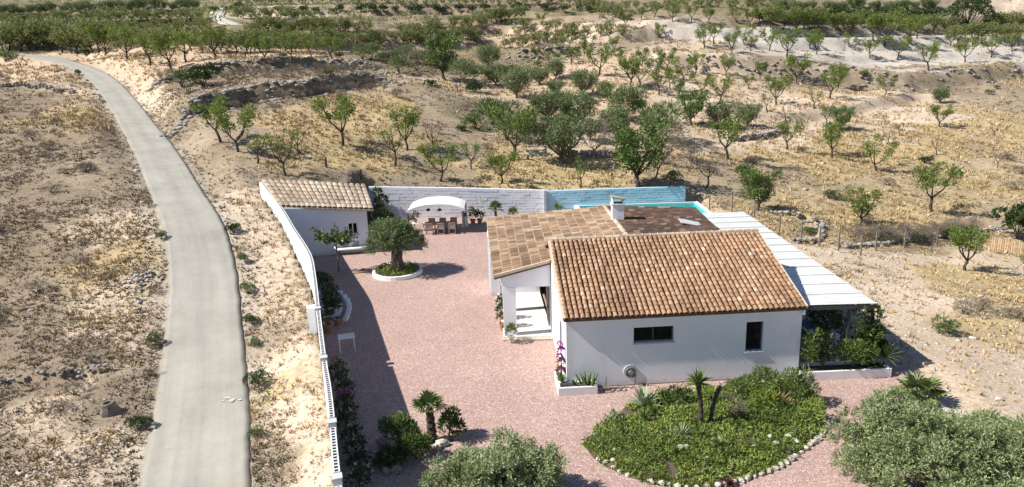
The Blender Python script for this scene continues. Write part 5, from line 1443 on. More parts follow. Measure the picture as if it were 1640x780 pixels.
t1_, a_, d_, L_ = low_planter('corner_planter', 'low white planter wrapped round the lit corner of the house', (HL(-.42, -.62, 0), HL(1.16, -.62, 0)), .6, .34)
mb = MB(); mb.box((.2, 1.1, .17), (.38, .98, .335)); mb.build('side_box', M['white'], t1_)
mb = MB(); mb.box((.2, 1.1, .345), (.24, .84, .02)); mb.build('soil', M['soil'], t1_)
bv = thing('bougainvillea', 'magenta bougainvillea climbing the sunny left corner of the house', 'plant', HL(-.2, .35, .34))
q = random.Random(3)
leafy_heap('blossoms', 'petal', bv, [(0, 0, .35, .13), (.04, 0, .75, .1), (-.03, .03, .95, .09), (.03, .02, 1.25, .1), (-.02, 0, 1.5, .08)], 330, .09, .06, 81)
leafy_heap('leaves', 'leaf_green', bv, [(0, 0, .25, .2), (0, 0, .7, .14), (0, 0, 1.2, .1)], 160, .12, .06, 82)
mb = MB(); mb.tube([(0, 0, 0), (.03, 0, .8), (0, 0, 1.55)], [.03, .02, .01], 5); mb.build('stem', M['bark'], bv)
for k, (x, y, n_, l_, lab) in enumerate([(-.2, -.1, 12, .5, 'yellow green sword-leaved plant in the corner planter below the bougainvillea'), (.28, -.35, 10, .3, 'small dark succulent in the front of the corner planter'), (.8, -.35, 0, .5, 'clump of upright green cactus fingers at the right end of the corner planter')]):
    t = thing('succulent', lab, 'plant', HL(x, y, .31)); mb = MB(); q = random.Random(90 + k)
    if n_: rosette(mb, (0, 0, 0), n_, l_, .07, .5, 1.4, q); mb.build('leaves', M['leaf_green' if k == 0 else 'leaf_dark'], t)
    else:
        for i in range(11):
            a = i * 2.4; r_ = .05 + .022 * i; mb = MB(); mb.tube([(r_ * math.cos(a), r_ * .6 * math.sin(a), 0), (r_ * 1.5 * math.cos(a), r_ * .9 * math.sin(a), .2), (r_ * 2.1 * math.cos(a), r_ * 1.2 * math.sin(a), q.uniform(.35, .55))], [.045, .05, .02], 6); mb.build('cactus_finger', M['leaf_green'], t)
# hose reel on the wall
hx, hz = front(1009, 594)
hr = thing('hose_reel', 'round grey hose reel hung on the shaded front wall of the house', 'hose reel', HL(hx, -.02, hz))
hr.rotation_euler = (0, 0, YAW)
mb = MB()
for k in range(3):
    R_ = .14 + .035 * k; mb.tube([(R_ * math.cos(a), -.13 - .01 * k, R_ * math.sin(a)) for a in np.linspace(0, 2 * PI, 19)], .022, 5, cap=False)
tag(mb.build('coil', M['cable'], hr), kind='stuff')
mb = MB()
mb.tube([(0, .02, 0), (0, -.02, 0)], [.27, .27], 20); mb.build('back_plate', M['render_grey'], hr)
mb = MB(); mb.tube([(0, -.02, 0), (0, -.2, 0)], [.1, .1], 12); mb.build('hub', M['rock_grey'], hr)
hs = thing('garden_hose', 'thin dark hose hanging from the reel and lying in loops by the planter', 'hose', HL(hx, -.12, 0)); hs.rotation_euler = (0, 0, YAW)
mb = MB(); pts = [(.12, 0, hz - .25), (.22, -.02, .5), (.16, -.05, .1), (0, -.15, .02)]
q = random.Random(5)
for k in range(26): pts.append((-.15 - .035 * k + .16 * math.cos(k * .9), -.22 + .17 * math.sin(k * .9), .025 + .004 * (k % 5)))
pts += [(-1.05, -.15, .2), (-1.0, 0, .5)]
mb.tube([tuple(p_) for p_ in catmull(np.array(pts), 3)], .016, 5); mb.build('hose_line', M['iron'], hs)
# porch pots
def potted(name, label, loc, r, h, blobs, n, l, w, seed, leafm='leaf_green', potm='terra_pot'):
    t = thing(name, label, 'plant', loc); mb = MB(); pot(mb, (0, 0, 0), r, h); mb.build('pot', M[potm], t); leafy_heap('leaves', leafm, t, blobs, n, l, w, seed); return t
q_ = on_z(819, 549); potted('potted_plant', 'potted plant at the foot of the front porch pillar', (q_.x, q_.y, 0), .17, .34, [(0, 0, .55, .22), (.05, 0, .75, .16)], 150, .2, .06, 101, potm='rock_pale')
for k, (y, lab) in enumerate(((32.9, 'potted shrub on the open left side of the porch, just behind the front pillar'), (34.1, 'potted shrub on the open left side of the porch, farther from the front pillar'))):
    potted('potted_plant', lab, (-.62 - .03 * k, y, 0), .17, .35, [(0, 0, .65, .25), (0, 0, 1.0, .24), (.05, 0, 1.3, .16)], 260, .18, .06, 103 + k, 'leaf_dark')
# right-hand planter below the pergola front
t2_, a_, d_, L_ = low_planter('front_planter', 'low white planter with shrubs below the pergola front', (on_z(1281, 611), on_z(1427, 604)), .95, .38)
def local(t, x, y, z=0): return Vector((t.location.x, t.location.y, z)) + Matrix.Rotation(t.rotation_euler[2], 3, 'Z') @ Vector((x, y, 0))
def stemmed(name, label, loc, stems, h, mat, seed, n, l, w, cat='bush', sp=.3):
    t = thing(name, label, cat, loc); q = random.Random(seed); mb = MB(); bl = []
    for k in range(stems):
        a = k * 2.4; e = (math.cos(a) * sp * q.uniform(.4, 1.1), math.sin(a) * sp * .8 * q.uniform(.4, 1.1), h * q.uniform(.7, 1)); mb.tube([(0, 0, 0), (e[0] * .5, e[1] * .5, e[2] * .5), e], [.02, .015, .008], 4)
        for f in (.35, .55, .75, .95): bl.append((e[0] * f, e[1] * f, e[2] * f, q.uniform(.13, .22)))
    mb.build('stems', M['bark_grey'], t); leafy_heap('leaves', mat, t, bl, n, l, w, seed)
    return t
stemmed('oleander', 'tall upright leafy shrub at the house end of the front planter', local(t2_, .55, .45, .3), 8, 1.75, 'leaf_green', 111, 900, .16, .045)
stemmed('oleander', 'second upright shrub in the front planter, darker and a little right of the first', local(t2_, 1.15, .5, .3), 6, 1.5, 'leaf_dark', 112, 600, .16, .05)
t = thing('round_shrub', 'wide bushy green shrub in the middle of the front planter', 'bush', local(t2_, 2.35, .35, .3))
leafy_heap('leaves', 'leaf_green', t, [(0, 0, .5, .45), (-.5, 0, .55, .4), (.5, .05, .5, .42), (.15, 0, .8, .38), (-.3, .1, .85, .33), (.75, 0, .7, .25)], 1700, .13, .05, 113)
mb = MB(); mb.tube([(0, 0, -.1), (.05, 0, .25), (-.1, 0, .6)], [.05, .04, .02], 5); mb.build('stems', M['bark'], t)
yu = thing('yucca', 'spiky yucca with sword leaves at the right end of the front planter', 'plant', local(t2_, 3.72, .45, .3)); mb = MB(); mb.tube([(0, 0, -.1), (.03, 0, .45)], [.09, .08], 8); mb.build('trunk', M['bark_grey'], yu)
mb = MB(); rosette(mb, (.03, 0, .45), 42, .78, .055, -.25, 1.45, random.Random(2), .12); mb.build('leaves', M['leaf_palm'], yu)
# climbers on the two pergola posts
for k, (px_, hh, lab) in enumerate(((1375, 2.5, 'dark climber covering the inner front pergola post'), (1397, 2.4, 'dark leafy climber covering the outer front pergola post'))):
    q_ = on_z(px_, 592); t = thing('climber', lab, 'plant', (q_.x + .02, 27.05, 0)); q = random.Random(120 + k)
    leafy_heap('leaves', 'leaf_dark', t, [(q.uniform(-.12, .12), q.uniform(-.1, .1), .3 + .32 * i, q.uniform(.2, .3)) for i in range(8)] + [(.25, -.1, 1.0, .3), (.15, -.1, .7, .3)], 1000, .17, .08, 122 + k)
    mb = MB(); mb.tube([(.06, 0, 0), (.08, .05, 1.2), (.05, 0, hh)], [.04, .03, .015], 5); mb.build('stems', M['bark'], t)
t = thing('loquat', 'pale green leafy shrub in front of the outer pergola climber', 'bush', local(t2_, 3.1, .75, .3)); leafy_heap('leaves', 'leaf_green', t, [(0, 0, .9, .3), (.2, 0, 1.25, .3), (-.1, 0, 1.45, .22)], 380, .2, .07, 126); mb = MB(); mb.tube([(0, 0, -.1), (.05, 0, 1.0)], [.035, .02], 5); mb.build('stems', M['bark_grey'], t)
# lounger, table and step in the pergola shade
ln = thing('lounger', 'blue and white lounger in the shade under the pergola', 'lounger', (14.0, 31.2, .05), .12)
mb = MB(); mb.box((0, 0, .32), (.7, 1.9, .1)); mb.build('frame', M['white'], ln); mb = MB(); mb.box((0, -.25, .41), (.64, 1.3, .07)); mb.build('cushion', M['blue'], ln)
mb = MB(); mb.box((0, .72, .58), (.64, .55, .07), mat=Matrix.Rotation(.7, 3, 'X')); mb.build('backrest', M['white'], ln)
for sx in (-.3, .3):
    for sy in (-.8, .8): mb = MB(); mb.box((sx, sy, .135), (.06, .06, .27)); mb.build('leg', M['white'], ln)
for k in range(1, 5):  # dark leaf heaps added on these posts to block light under the roof
    q_ = q0.lerp(q1, k / 5 * .985) + EY * .12; t = thing('climber', 'dark climber added to shade the pergola, outer side, %s post behind the front' % ORD0[k - 1], 'plant', (q_.x - .1, q_.y, 0), 0, 'climbers added to shade the pergola'); q = random.Random(700 + k)
    leafy_heap('leaves', 'leaf_dark', t, [(q.uniform(-.5, .1), q.uniform(-1.3, 1.3), q.uniform(.4, 2.3), q.uniform(.35, .6)) for i in range(13)], 900, .26, .12, 710 + k)
    mb = MB(); mb.tube([(.06, 0, 0), (.08, .05, 1.2), (.05, 0, 2.4)], [.04, .03, .015], 5); mb.build('stems', M['bark'], t)
lw_ = thing('terrace_wall', 'low white wall along the outer side of the pergola floor', 'wall', (14.7, 30, 0)); mb = MB(); mb.box((0, 1.0, .3), (.2, 3, .5)); mb.build('wall_body', M['plaster'], lw_)
# ------------------------------------------------------------------ garden island
ISL = [(935, 713), (948, 694), (972, 672), (1003, 652), (1040, 637), (1085, 628), (1140, 622), (1200, 617), (1258, 612), (1295, 620), (1312, 640), (1322, 665), (1325, 688), (1310, 706), (1280, 730), (1240, 752), (1190, 772), (1140, 781), (1085, 782), (1035, 773), (990, 757), (955, 738)]
IP = [on_z(*p_) for p_ in ISL]; IC = sum(IP, Vector()) / len(IP)
isl = thing('garden_bed', 'large oval garden bed edged with pale stones in front of the house', 'garden bed', IC)
ring = [Vector(p_) for p_ in catmull(np.array([tuple(p_ - IC) for p_ in IP] + [tuple(IP[0] - IC)]), 5)][:-1]
def isl_h(x, y):
    """mound height from the relative radius"""
    a = math.atan2(y, x); best = min(ring, key=lambda p_: abs((math.atan2(p_.y, p_.x) - a + PI) % (2 * PI) - PI)); f = math.hypot(x, y) / best.length
    return f, .05 + .30 * max(0, 1 - f ** 2.5)
mb = MB(); N_ = len(ring); lv = (1.0, .9, .75, .55, .3, .04)
vs = []
for f in lv:
    for p_ in ring: vs.append((p_.x * f, p_.y * f, .015 + .30 * max(0, 1 - f ** 2.5)))
fs = [(j * N_ + k, j * N_ + (k + 1) % N_, (j + 1) * N_ + (k + 1) % N_, (j + 1) * N_ + k) for j in range(len(lv) - 1) for k in range(N_)]
fs.append(tuple((len(lv) - 1) * N_ + k for k in range(N_)))
mb.add(vs, fs); mb.build('mound', M['soil'], isl, smooth=True)
# ring stones: big along the right and the near edge, scattered elsewhere
def along(px_list, step, r0, r1, seed, gap=0.0):
    q = random.Random(seed); P_ = [Vector(p_) for p_ in catmull(np.array([tuple(on_z(*p_)) for p_ in px_list]), 12)]; s = 0; i = 0; last = None
    out = []
    for p_ in P_:
        if last is None or (p_ - last).length > step * q.uniform(.8, 1.2):
            last = p_
            if q.random() >= gap: out.append((p_, q.uniform(r0, r1)))
    return out
stn = along([(1305, 652), (1318, 672), (1322, 690), (1300, 712), (1270, 735), (1235, 755), (1190, 770), (1150, 779)], .235, .10, .165, 1)
stn += along([(1150, 779), (1100, 782), (1060, 776), (1035, 772)], .26, .10, .15, 2, .2) + along([(1035, 772), (1000, 760), (975, 745), (955, 735)], .3, .08, .14, 3, .35)
stn += along([(960, 682), (985, 662), (1010, 648), (1060, 632), (1110, 627)], .36, .07, .11, 4, .5) + [(on_z(*p_), r_) for p_, r_ in (((1232, 712), .17), (1 and (1262, 708), .15), ((1243, 720), .14), ((1275, 714), .13), ((1090, 730), .15), ((1098, 728), .11), ((1102, 640), .13), ((1112, 633), .12), ((1095, 637), .1), ((985, 728), .1), ((982, 742), .1))]
for k, (p_, r_) in enumerate(stn):
    l_ = p_ - IC; f, hh = isl_h(l_.x, l_.y)
    mb = MB(); mb.stone((0, 0, 0), r_ * .78, k, .72); o = mb.build('stone', M['limestone'], isl, (l_.x, l_.y, (r_ * .4 if f > .93 else hh + r_ * .3)), smooth=False)
# creeping ground cover
g = np.random.default_rng(21); n = 30000
rx = max(p_.length for p_ in ring); P_ = g.uniform(-rx, rx, (n * 3, 2)); rad = np.array([p_.length for p_ in ring]); ang = np.array([math.atan2(p_.y, p_.x) for p_ in ring]); so_ = np.argsort(ang)
rr = np.interp(np.arctan2(P_[:, 1], P_[:, 0]), ang[so_], rad[so_], period=2 * PI); f = np.hypot(P_[:, 0], P_[:, 1]) / rr
edge_f = 1.0 + .12 * fbm(P_[:, 0] * 2, P_[:, 1] * 2, 3, 4)
dens = fbm(P_[:, 0] * .9, P_[:, 1] * .9, 3, 77)
k = (f < edge_f - .015 * (P_[:, 0] > 0)) & (dens > -.15) ; P_ = P_[k][:n]; f = f[k][:n]
hz_ = .03 + .30 * np.clip(1 - f ** 2.5, 0, 1) + .26 * np.clip(fbm(P_[:, 0] * 1.3, P_[:, 1] * 1.3, 3, 15) + .28, 0, 1) * np.clip((1.02 - f) * 6, .15, 1) * g.uniform(.1, 1, len(P_))
V, F = leaf_quads(np.column_stack([P_, hz_]), unit(g.normal(size=(len(P_), 3)) * np.array([1, 1, .6]) + np.array([0, 0, .55])), .155 * g.uniform(.5, 1.3, len(P_)), .045, g)
tag(link('ground_cover', np_mesh('ground_cover', V, F, M['leaf_cover']), isl), kind='stuff')
for nm_, mt_, sd_, nn, lo_d in (('ground_cover', 'leaf_palm', 31, 5200, .06), ('ground_cover', 'leaf_silver', 33, 2200, .13)):
    g = np.random.default_rng(sd_); P2 = g.uniform(-rx, rx, (nn * 6, 2)); rr = np.interp(np.arctan2(P2[:, 1], P2[:, 0]), ang[so_], rad[so_], period=2 * PI); f2 = np.hypot(P2[:, 0], P2[:, 1]) / rr
    k = (f2 < .97) & (fbm(P2[:, 0] * 1.1, P2[:, 1] * 1.1, 4, sd_) > lo_d); P2 = P2[k][:nn]; f2 = f2[k][:nn]
    z2 = .1 + .30 * np.clip(1 - f2 ** 2.5, 0, 1) + g.uniform(.02, .26, len(P2))
    V, F = leaf_quads(np.column_stack([P2, z2]), unit(g.normal(size=(len(P2), 3)) * np.array([1, 1, .5]) + np.array([0, 0, .9])), .15 * g.uniform(.5, 1.5, len(P2)), .035, g)
    tag(link(nm_, np_mesh(nm_, V, F, M[mt_]), isl), kind='stuff')
def on_isl(px, py):
    p_ = on_z(px, py, .25); l_ = p_ - IC; f, hh = isl_h(l_.x, l_.y); return Vector((p_.x, p_.y, hh - .02))
# two stems of the crested plant in the middle
pc = on_isl(1122, 682)
pt = thing('cycad', 'tall dark-stemmed plant with an upright leaf crown in the middle of the oval bed', 'plant', pc)
mb = MB(); palm_trunk(mb, [(0, 0, -.1), (-.02, 0, .7), (-.14, .02, 1.55)], .095, .075, 9); mb.build('trunk', M['bark'], pt)
mb = MB(); rosette(mb, (-.14, .02, 1.52), 26, .62, .12, -.2, 1.5, random.Random(6), .1, fold=.4); mb.build('leaves', M['leaf_palm'], pt)
q = random.Random(7); mb = MB(); mb.tube([(-.12, 0, 1.6), (-.08, 0, 1.98)], [.05, .02], 6); mb.build('flower_spike', M['terra_pot'], pt)
p2_ = on_isl(1137, 680)
pt2 = thing('cut_stem', 'leaning leafless dark stem beside the tall crowned plant in the oval bed', 'plant', p2_)
mb = MB(); palm_trunk(mb, [(0, 0, -.1), (.12, .1, .65), (.42, .35, 1.25)], .075, .08, 8); mb.build('trunk', M['bark'], pt2); mb = MB(); rosette(mb, (.42, .35, 1.25), 9, .2, .06, .6, 1.5, random.Random(8)); mb.build('bud', M['petal_pale'], pt2)
for k, (px_, py_, n_, l_, w_, mt, lab, e0) in enumerate([
    (1031, 648, 30, .95, .10, 'leaf_agave', 'large variegated agave at the upper left edge of the oval bed', .15), (985, 664, 18, .45, .06, 'leaf_agave', 'small grey agave at the left edge of the oval bed', .2), (1047, 664, 26, .6, .05, 'leaf_palm', 'yellow green rosette just below the large variegated agave', -.1), (1032, 673, 20, .5, .05, 'leaf_green', 'bright green rosette left of the yellow green one in the oval bed', 0),
    (1092, 702, 34, .55, .028, 'leaf_agave', 'pale spiky rosette left of the tall dark stem in the oval bed', -.1), (1150, 718, 18, .42, .06, 'leaf_silver', 'blue grey agave below the tall dark stem in the oval bed', .15), (1082, 728, 20, .45, .05, 'leaf_palm', 'light green rosette beside the half buried stones near the front of the oval bed', .1), (999, 697, 20, .4, .05, 'leaf_palm', 'small yellow green rosette at the far left of the oval bed', .1), (1120, 702, 14, .5, .03, 'leaf_palm', 'thin yellow spiky tuft below the leaning stem in the oval bed', .2)]):
    c_ = on_isl(px_, py_); t = thing('agave' if 'agave' in lab else 'rosette_plant', lab, 'plant', c_); mb = MB(); rosette(mb, (0, 0, .05), n_, l_, w_, e0, 1.4, random.Random(130 + k), .15); mb.build('leaves', M[mt], t)
for k, (px_, py_, bl, n_, mt, lab) in enumerate([
    (1215, 635, [(0, 0, .5, .4), (.4, .1, .6, .4), (-.4, 0, .45, .35), (.1, .1, .85, .3)], 1100, 'leaf_green', 'feathery green shrub along the back of the oval bed, nearer the leaning stem'), (1272, 640, [(0, 0, .55, .45), (.3, .1, .9, .35), (-.2, 0, 1.0, .3), (.5, 0, .5, .35)], 1200, 'leaf_green', 'tall feathery green shrub at the back right end of the oval bed'), (1300, 668, [(0, 0, .3, .35), (.2, .2, .4, .3)], 500, 'leaf_cover', 'low dark green shrub at the right edge of the oval bed'),
    (1176, 634, [(0, 0, .3, .28), (.2, 0, .4, .25)], 350, 'leaf_green', 'small rounded bush just right of the leaning stem in the oval bed'), (1135, 640, [(0, 0, .25, .25), (-.2, 0, .3, .2)], 260, 'leaf_cover', 'small low bush behind the tall dark stem in the oval bed'), (1080, 645, [(0, 0, .25, .35), (.4, 0, .2, .3), (-.4, 0, .2, .25)], 600, 'leaf_dark', 'dark spreading bush right of the large variegated agave'), (1230, 655, [(0, 0, .3, .4), (-.4, 0, .3, .3)], 600, 'leaf_cover', 'spreading bush in front of the feathery shrubs in the oval bed')]):
    c_ = on_isl(px_, py_); t = thing('garden_shrub', lab, 'bush', c_); leafy_heap('leaves', mt, t, bl, n_, .17, .04, 140 + k, None); mb = MB()
    for b in bl[:3]: mb.tube([(0, 0, -.05), (b[0] * .6, b[1] * .6, b[2] * .5), b[:3]], [.03, .02, .01], 4)
    mb.build('stems', M['bark_grey'], t)
c_ = on_isl(1250, 648); t = thing('aloe', 'reddish pink stemmed plant among the feathery shrubs of the oval bed', 'plant', c_); mb = MB(); rosette(mb, (0, 0, .1), 16, .65, .03, .4, 1.4, random.Random(31), .1); mb.build('leaves', M['terra_pot'], t)
c_ = on_isl(1168, 768); t = thing('rosette_plant', 'dark red rosette at the front edge of the oval bed', 'plant', c_); mb = MB(); rosette(mb, (0, 0, .03), 26, .3, .07, .1, 1.4, random.Random(32), .1); mb.build('leaves', mat_leaf('leaf_red', [(0, (.06, .02, .022)), (1, (.17, .06, .06))]), t)
# ------------------------------------------------------------------ left bed: fan palm, shrubs, boulders
pb = on_z(693, 708)
fan_palm('fan_palm', 'shaggy fan palm among green shrubs in the near left of the gravel yard', pb, 1.3, .5, 12, .3, 150, .15, (-.05, .05), elr=(.1, 1.55))
for k, (px_, py_, bl, n_, mt, lab) in enumerate([
    (638, 712, [(0, 0, .5, .42), (.35, 0, .5, .38), (-.3, .1, .6, .34), (.1, .1, .8, .3), (.5, -.2, .4, .3)], 1500, 'leaf_green', 'bright green bushy shrub left of the shaggy fan palm'), (668, 735, [(0, 0, .4, .35), (-.3, .1, .45, .3), (.2, .1, .5, .28)], 900, 'leaf_green', 'bright green shrub in front of the shaggy fan palm, by the near olive crown'), (720, 700, [(0, 0, .4, .34), (.3, 0, .35, .25), (0, .1, .65, .25), (.15, .15, .85, .18)], 900, 'leaf_green', 'green shrub right of the shaggy fan palm'),
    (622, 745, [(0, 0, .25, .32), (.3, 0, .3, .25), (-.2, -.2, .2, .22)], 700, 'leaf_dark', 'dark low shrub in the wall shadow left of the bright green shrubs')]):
    c_ = on_z(px_, py_); t = thing('garden_shrub', lab, 'bush', c_); leafy_heap('leaves', mt, t, bl, n_, .18, .05, 160 + k); mb = MB()
    for b in bl[:3]: mb.tube([(0, 0, -.05), (b[0] * .6, b[1] * .6, b[2] * .5), b[:3]], [.03, .02, .01], 4)
    mb.build('stems', M['bark_grey'], t)
for k, (px_, py_, r_, mt, lab) in enumerate([(707, 714, .2, 'limestone', 'pale rounded boulder at the foot of the shaggy fan palm, the largest there'), (699, 719, .16, 'limestone', 'pale boulder at the foot of the palm, nearer the camera than the largest'), (688, 720, .15, 'rock_pale', 'pale boulder left of the palm foot, among the green shrubs'), (712, 705, .14, 'rock_pale', 'pale boulder between the palm foot and the shrub to its right'), (730, 703, .13, 'rock_grey', 'grey stone at the outer edge of the shrub right of the palm'), (614, 712, .22, 'rock_grey', 'grey boulder in the wall shadow, left of the bright green shrubs'), (606, 736, .2, 'rock_grey', 'grey boulder in the wall shadow, beside the dark low shrub'), (618, 757, .17, 'rock_grey', 'grey boulder in the wall shadow in front of the dark low shrub'), (636, 757, .19, 'rock_grey', 'grey boulder on the shadow edge in front of the dark low shrub'), (645, 728, .14, 'rock_grey', 'small grey boulder between the two bright green shrubs')]):
    c_ = on_z(px_, py_); mb = MB(); mb.stone((0, 0, 0), r_, 300 + k, .8); tag(mb.build('boulder', M[mt], None, (c_.x, c_.y, r_ * .45)), lab, 'stone', 'boulders of the left bed')
# ------------------------------------------------------------------ the shaded border along the boundary wall
def inner(y, s=.5):
    j = min(range(len(WF)), key=lambda k: abs(WF[k].y - y)); d = (WF[min(j + 1, len(WF) - 1)] - WF[max(j - 1, 0)]).normalized()
    return Vector((WF[j].x + d.y * s, WF[j].y - d.x * s, 0))
q = random.Random(17)
for k in range(10):
    y = 19.5 + k * .95; c_ = inner(y, .6 + q.uniform(-.1, .1)); t = thing('border_shrub', 'dark leafy shrub with pale blossoms in the shaded border, number %s from the near end' % ('one', 'two', 'three', 'four', 'five', 'six', 'seven', 'eight', 'nine', 'ten')[k], 'bush', c_, 0, 'shrubs in the shaded border'); h_ = q.uniform(.35, .75)
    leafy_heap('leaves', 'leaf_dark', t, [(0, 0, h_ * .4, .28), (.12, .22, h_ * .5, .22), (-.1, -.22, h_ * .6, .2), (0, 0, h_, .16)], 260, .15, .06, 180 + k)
    leafy_heap('blossoms', 'petal' if k in (6,) else 'petal_pale', t, [(.1, 0, h_ * .7, .38)], 46 if k == 6 else 14, .11, .09, 200 + k)
    mb = MB(); mb.tube([(0, 0, -.05), (.03, 0, h_ * .8)], [.03, .015], 4); mb.build('stems', M['bark'], t)
ORD = ('first', 'second', 'third', 'fourth', 'fifth', 'sixth', 'seventh', 'eighth', 'ninth', 'tenth', 'eleventh', 'twelfth', 'thirteenth', 'fourteenth', 'fifteenth', 'sixteenth', 'seventeenth', 'eighteenth', 'nineteenth', 'twentieth', 'twenty-first', 'twenty-second', 'twenty-third', 'twenty-fourth', 'twenty-fifth', 'twenty-sixth', 'twenty-seventh', 'twenty-eighth', 'twenty-ninth', 'thirtieth')
for k, o in enumerate([o for o in COL.objects if o.name.startswith('border_shrub')]): o['label'] = 'dark leafy shrub in the shaded wall border, %s from the near end' % ORD[k]
# small white side table
tb_ = on_z(537, 566); tb_ = inner(tb_.y, 1.15)
t = thing('side_table', 'small white square table in the shade of the boundary wall', 'table', (tb_.x, tb_.y, 0), .28); mb = MB(); mb.box((0, 0, .71), (.78, .62, .05)); mb.build('table_top', M['white'], t)
for sx in (-.34, .34):
    for sy in (-.26, .26): mb = MB(); mb.box((sx, sy, .343), (.05, .05, .685)); mb.build('leg', M['white'], t)
# terracotta pots in a row and the white stepped planters
for k, (px_, py_, r_, h_, lf) in enumerate([(527, 532, .2, .42, 0), (526, 522, .2, .4, 1), (541, 521, .2, .38, 0), (530, 512, .22, .5, 1), (524, 500, .17, .4, 1)]):
    c_ = on_z(px_, py_); t = thing('terracotta_pot', ['terracotta pot nearest the small white table', 'terracotta pot with low leaves, second along the wall from the white table', 'terracotta pot standing out from the wall beside the white stepped planter', 'large leafy terracotta pot in the row along the boundary wall', 'terracotta pot against the end of the white stepped planter'][k], 'pot', (c_.x, c_.y, 0)); mb = MB(); pot(mb, (0, 0, 0), r_ * 1.2, h_); mb.build('pot', M['terra_pot'], t)
    if lf: leafy_heap('leaves', 'leaf_dark', t, [(0, 0, h_ + .15, .22), (.1, 0, h_ + .3, .14)], 120, .2, .06, 220 + k)
    else: mb = MB(); rosette(mb, (0, 0, h_ - .05), 9, .3, .05, .4, 1.4, random.Random(k)); mb.build('leaves', M['leaf_dark'], t)
stp = thing('stepped_planter', 'white stepped masonry planter curving along the shaded side of the boundary wall', 'planter', inner(36.3, .7)); so2 = stp.location
for k in range(7):
    y0 = 34.4 + k * .95; a, b = inner(y0, .2), inner(y0 + .93, .2); w_ = 1.05 + .35 * math.sin(k / 6 * PI); c, d = inner(y0 + .93, w_), inner(y0, w_); h_ = .34 + .11 * (k if k < 4 else 6 - k)
    mb = MB(); mb.hexa([d, c, b, a], [v + EZ * h_ for v in (d, c, b, a)]); build_w(mb, 'planter_block', M['plaster'], stp, so2)
for k in range(9):
    y0 = 34.6 + k * .72; p_ = inner(y0, 1.42 + .35 * math.sin(k / 8 * PI)); mb = MB(); mb.box((0, 0, .1), (.2, .7, .2), -math.atan2(.3, 1) * (1 - k / 9) + .3); build_w(mb, 'kerb_stone', M['white'], stp) ; o = COL.objects[-1]
    o.location = (p_.x - so2.x, p_.y - so2.y, 0)
for k in range(5):
    y0 = 35.0 + k * 1.15; p_ = inner(y0, .75); t = thing('planter_plant', 'dark leafy plant on the white stepped planter, %s from the near end' % ORD[k], 'plant', (p_.x, p_.y, .5), 0, 'plants on the stepped planter')
    leafy_heap('leaves', 'leaf_dark', t, [(0, 0, .25, .32), (.2, .1, .4, .25), (-.1, 0, .55, .22)], 320, .26, .06, 240 + k); mb = MB(); mb.tube([(0, 0, -.1), (0, 0, .4)], [.03, .015], 4); mb.build('stems', M['bark'], t)
p_ = inner(36.2, 1.25); t = thing('water_jug', 'blue jug on the white stepped planter', 'jug', (p_.x, p_.y, .56)); mb = MB(); mb.lathe([(.08, 0), (.14, .08), (.12, .24), (.05, .32), (.06, .38)], n=12); mb.build('body', M['blue'], t); mb = MB(); mb.tube([(.11, 0, .24), (.2, 0, .22), (.13, 0, .1)], .015, 5); mb.build('handle', M['blue'], t)
# ------------------------------------------------------------------ the big silvery olives in front
def big_olive(label, base, blobs, n, seed, mat='leaf_silver', limbs=6):
    t = thing('olive_tree', label, 'tree', base); q = random.Random(seed); mb = MB()
    for k in range(limbs):
        b = blobs[k % len(blobs)]; s = Vector((q.uniform(-.12, .12), q.uniform(-.12, .12), -.1)); e = Vector(b[:3])
        mb.tube([s, s * .6 + Vector((e.x * .25, e.y * .25, e.z * .45)), s.lerp(e, .7) + Vector((0, 0, .1)), e], [.12, .09, .06, .03], 6)
        for j in range(3):
            e2 = e + Vector((q.uniform(-.6, .6), q.uniform(-.6, .6), q.uniform(-.2, .5))); mb.tube([s.lerp(e, .8), e2], [.03, .01], 4)
    mb.build('trunk', M['bark_olive'], t, smooth=True)
    ext = []
    for k in range(60):
        b = blobs[q.randrange(len(blobs))]; a = q.uniform(0, 6.3); e = q.uniform(.1, 1.3); R_ = b[3] * q.uniform(1.05, 1.75)
        ext.append((b[0] + R_ * math.cos(a) * math.cos(e), b[1] + R_ * math.sin(a) * math.cos(e), max(.2, b[2] + R_ * math.sin(e)), q.uniform(.08, .18)))
    blobs = [(x, y, z, r * .88) for x, y, z, r in blobs] + ext
    leafy_heap('crown', mat, t, blobs, int(n * 1.8), .105, .034, seed, (11, .27))
    return t
q = random.Random(5)
def heap(cx, cy, rx, ry, z0, z1, n, r0, r1, q):
    o = []
    for k in range(n):
        a = k * 2.4 + q.uniform(-.3, .3); f = math.sqrt((k + .5) / n); z = z0 + (z1 - z0) * (1 - f * f) * q.uniform(.7, 1) + q.uniform(-.2, .2)
        o.append((cx + rx * f * math.cos(a), cy + ry * f * math.sin(a), max(.3, z), q.uniform(r0, r1)))
    return o
b1 = on_z(795, 800)
big_olive('silvery olive tree between the shaggy fan palm and the oval bed, nearest of all', b1, heap(0, 0, 1.85, 1.5, .3, 1.2, 30, .2, .36, q) + [(.35, .7, 1.5, .3), (1.0, .5, 1.2, .3), (1.6, .2, .95, .28), (-1.8, -.2, .6, .36)], 2000, 260)
b2 = on_z(1475, 775)
big_olive('large silvery olive bush in the lower right corner, nearest the gravel path', b2, heap(0, 0, 2.15, 2.1, .4, 1.8, 44, .24, .44, q) + [(-1.0, 1.0, 1.75, .5), (-.4, 1.3, 1.95, .45), (.5, .9, 1.6, .45), (-1.9, 1.1, 1.0, .38)], 3300, 261)
b3 = on_z(1612, 770)
big_olive('silvery olive bush in the lower right corner, on the outer side by the bare slope', b3, heap(0, 0, 1.8, 2.0, .3, 1.5, 32, .22, .42, q) + [(.2, 1.3, 1.0, .5)], 2500, 262, 'leaf_silver')
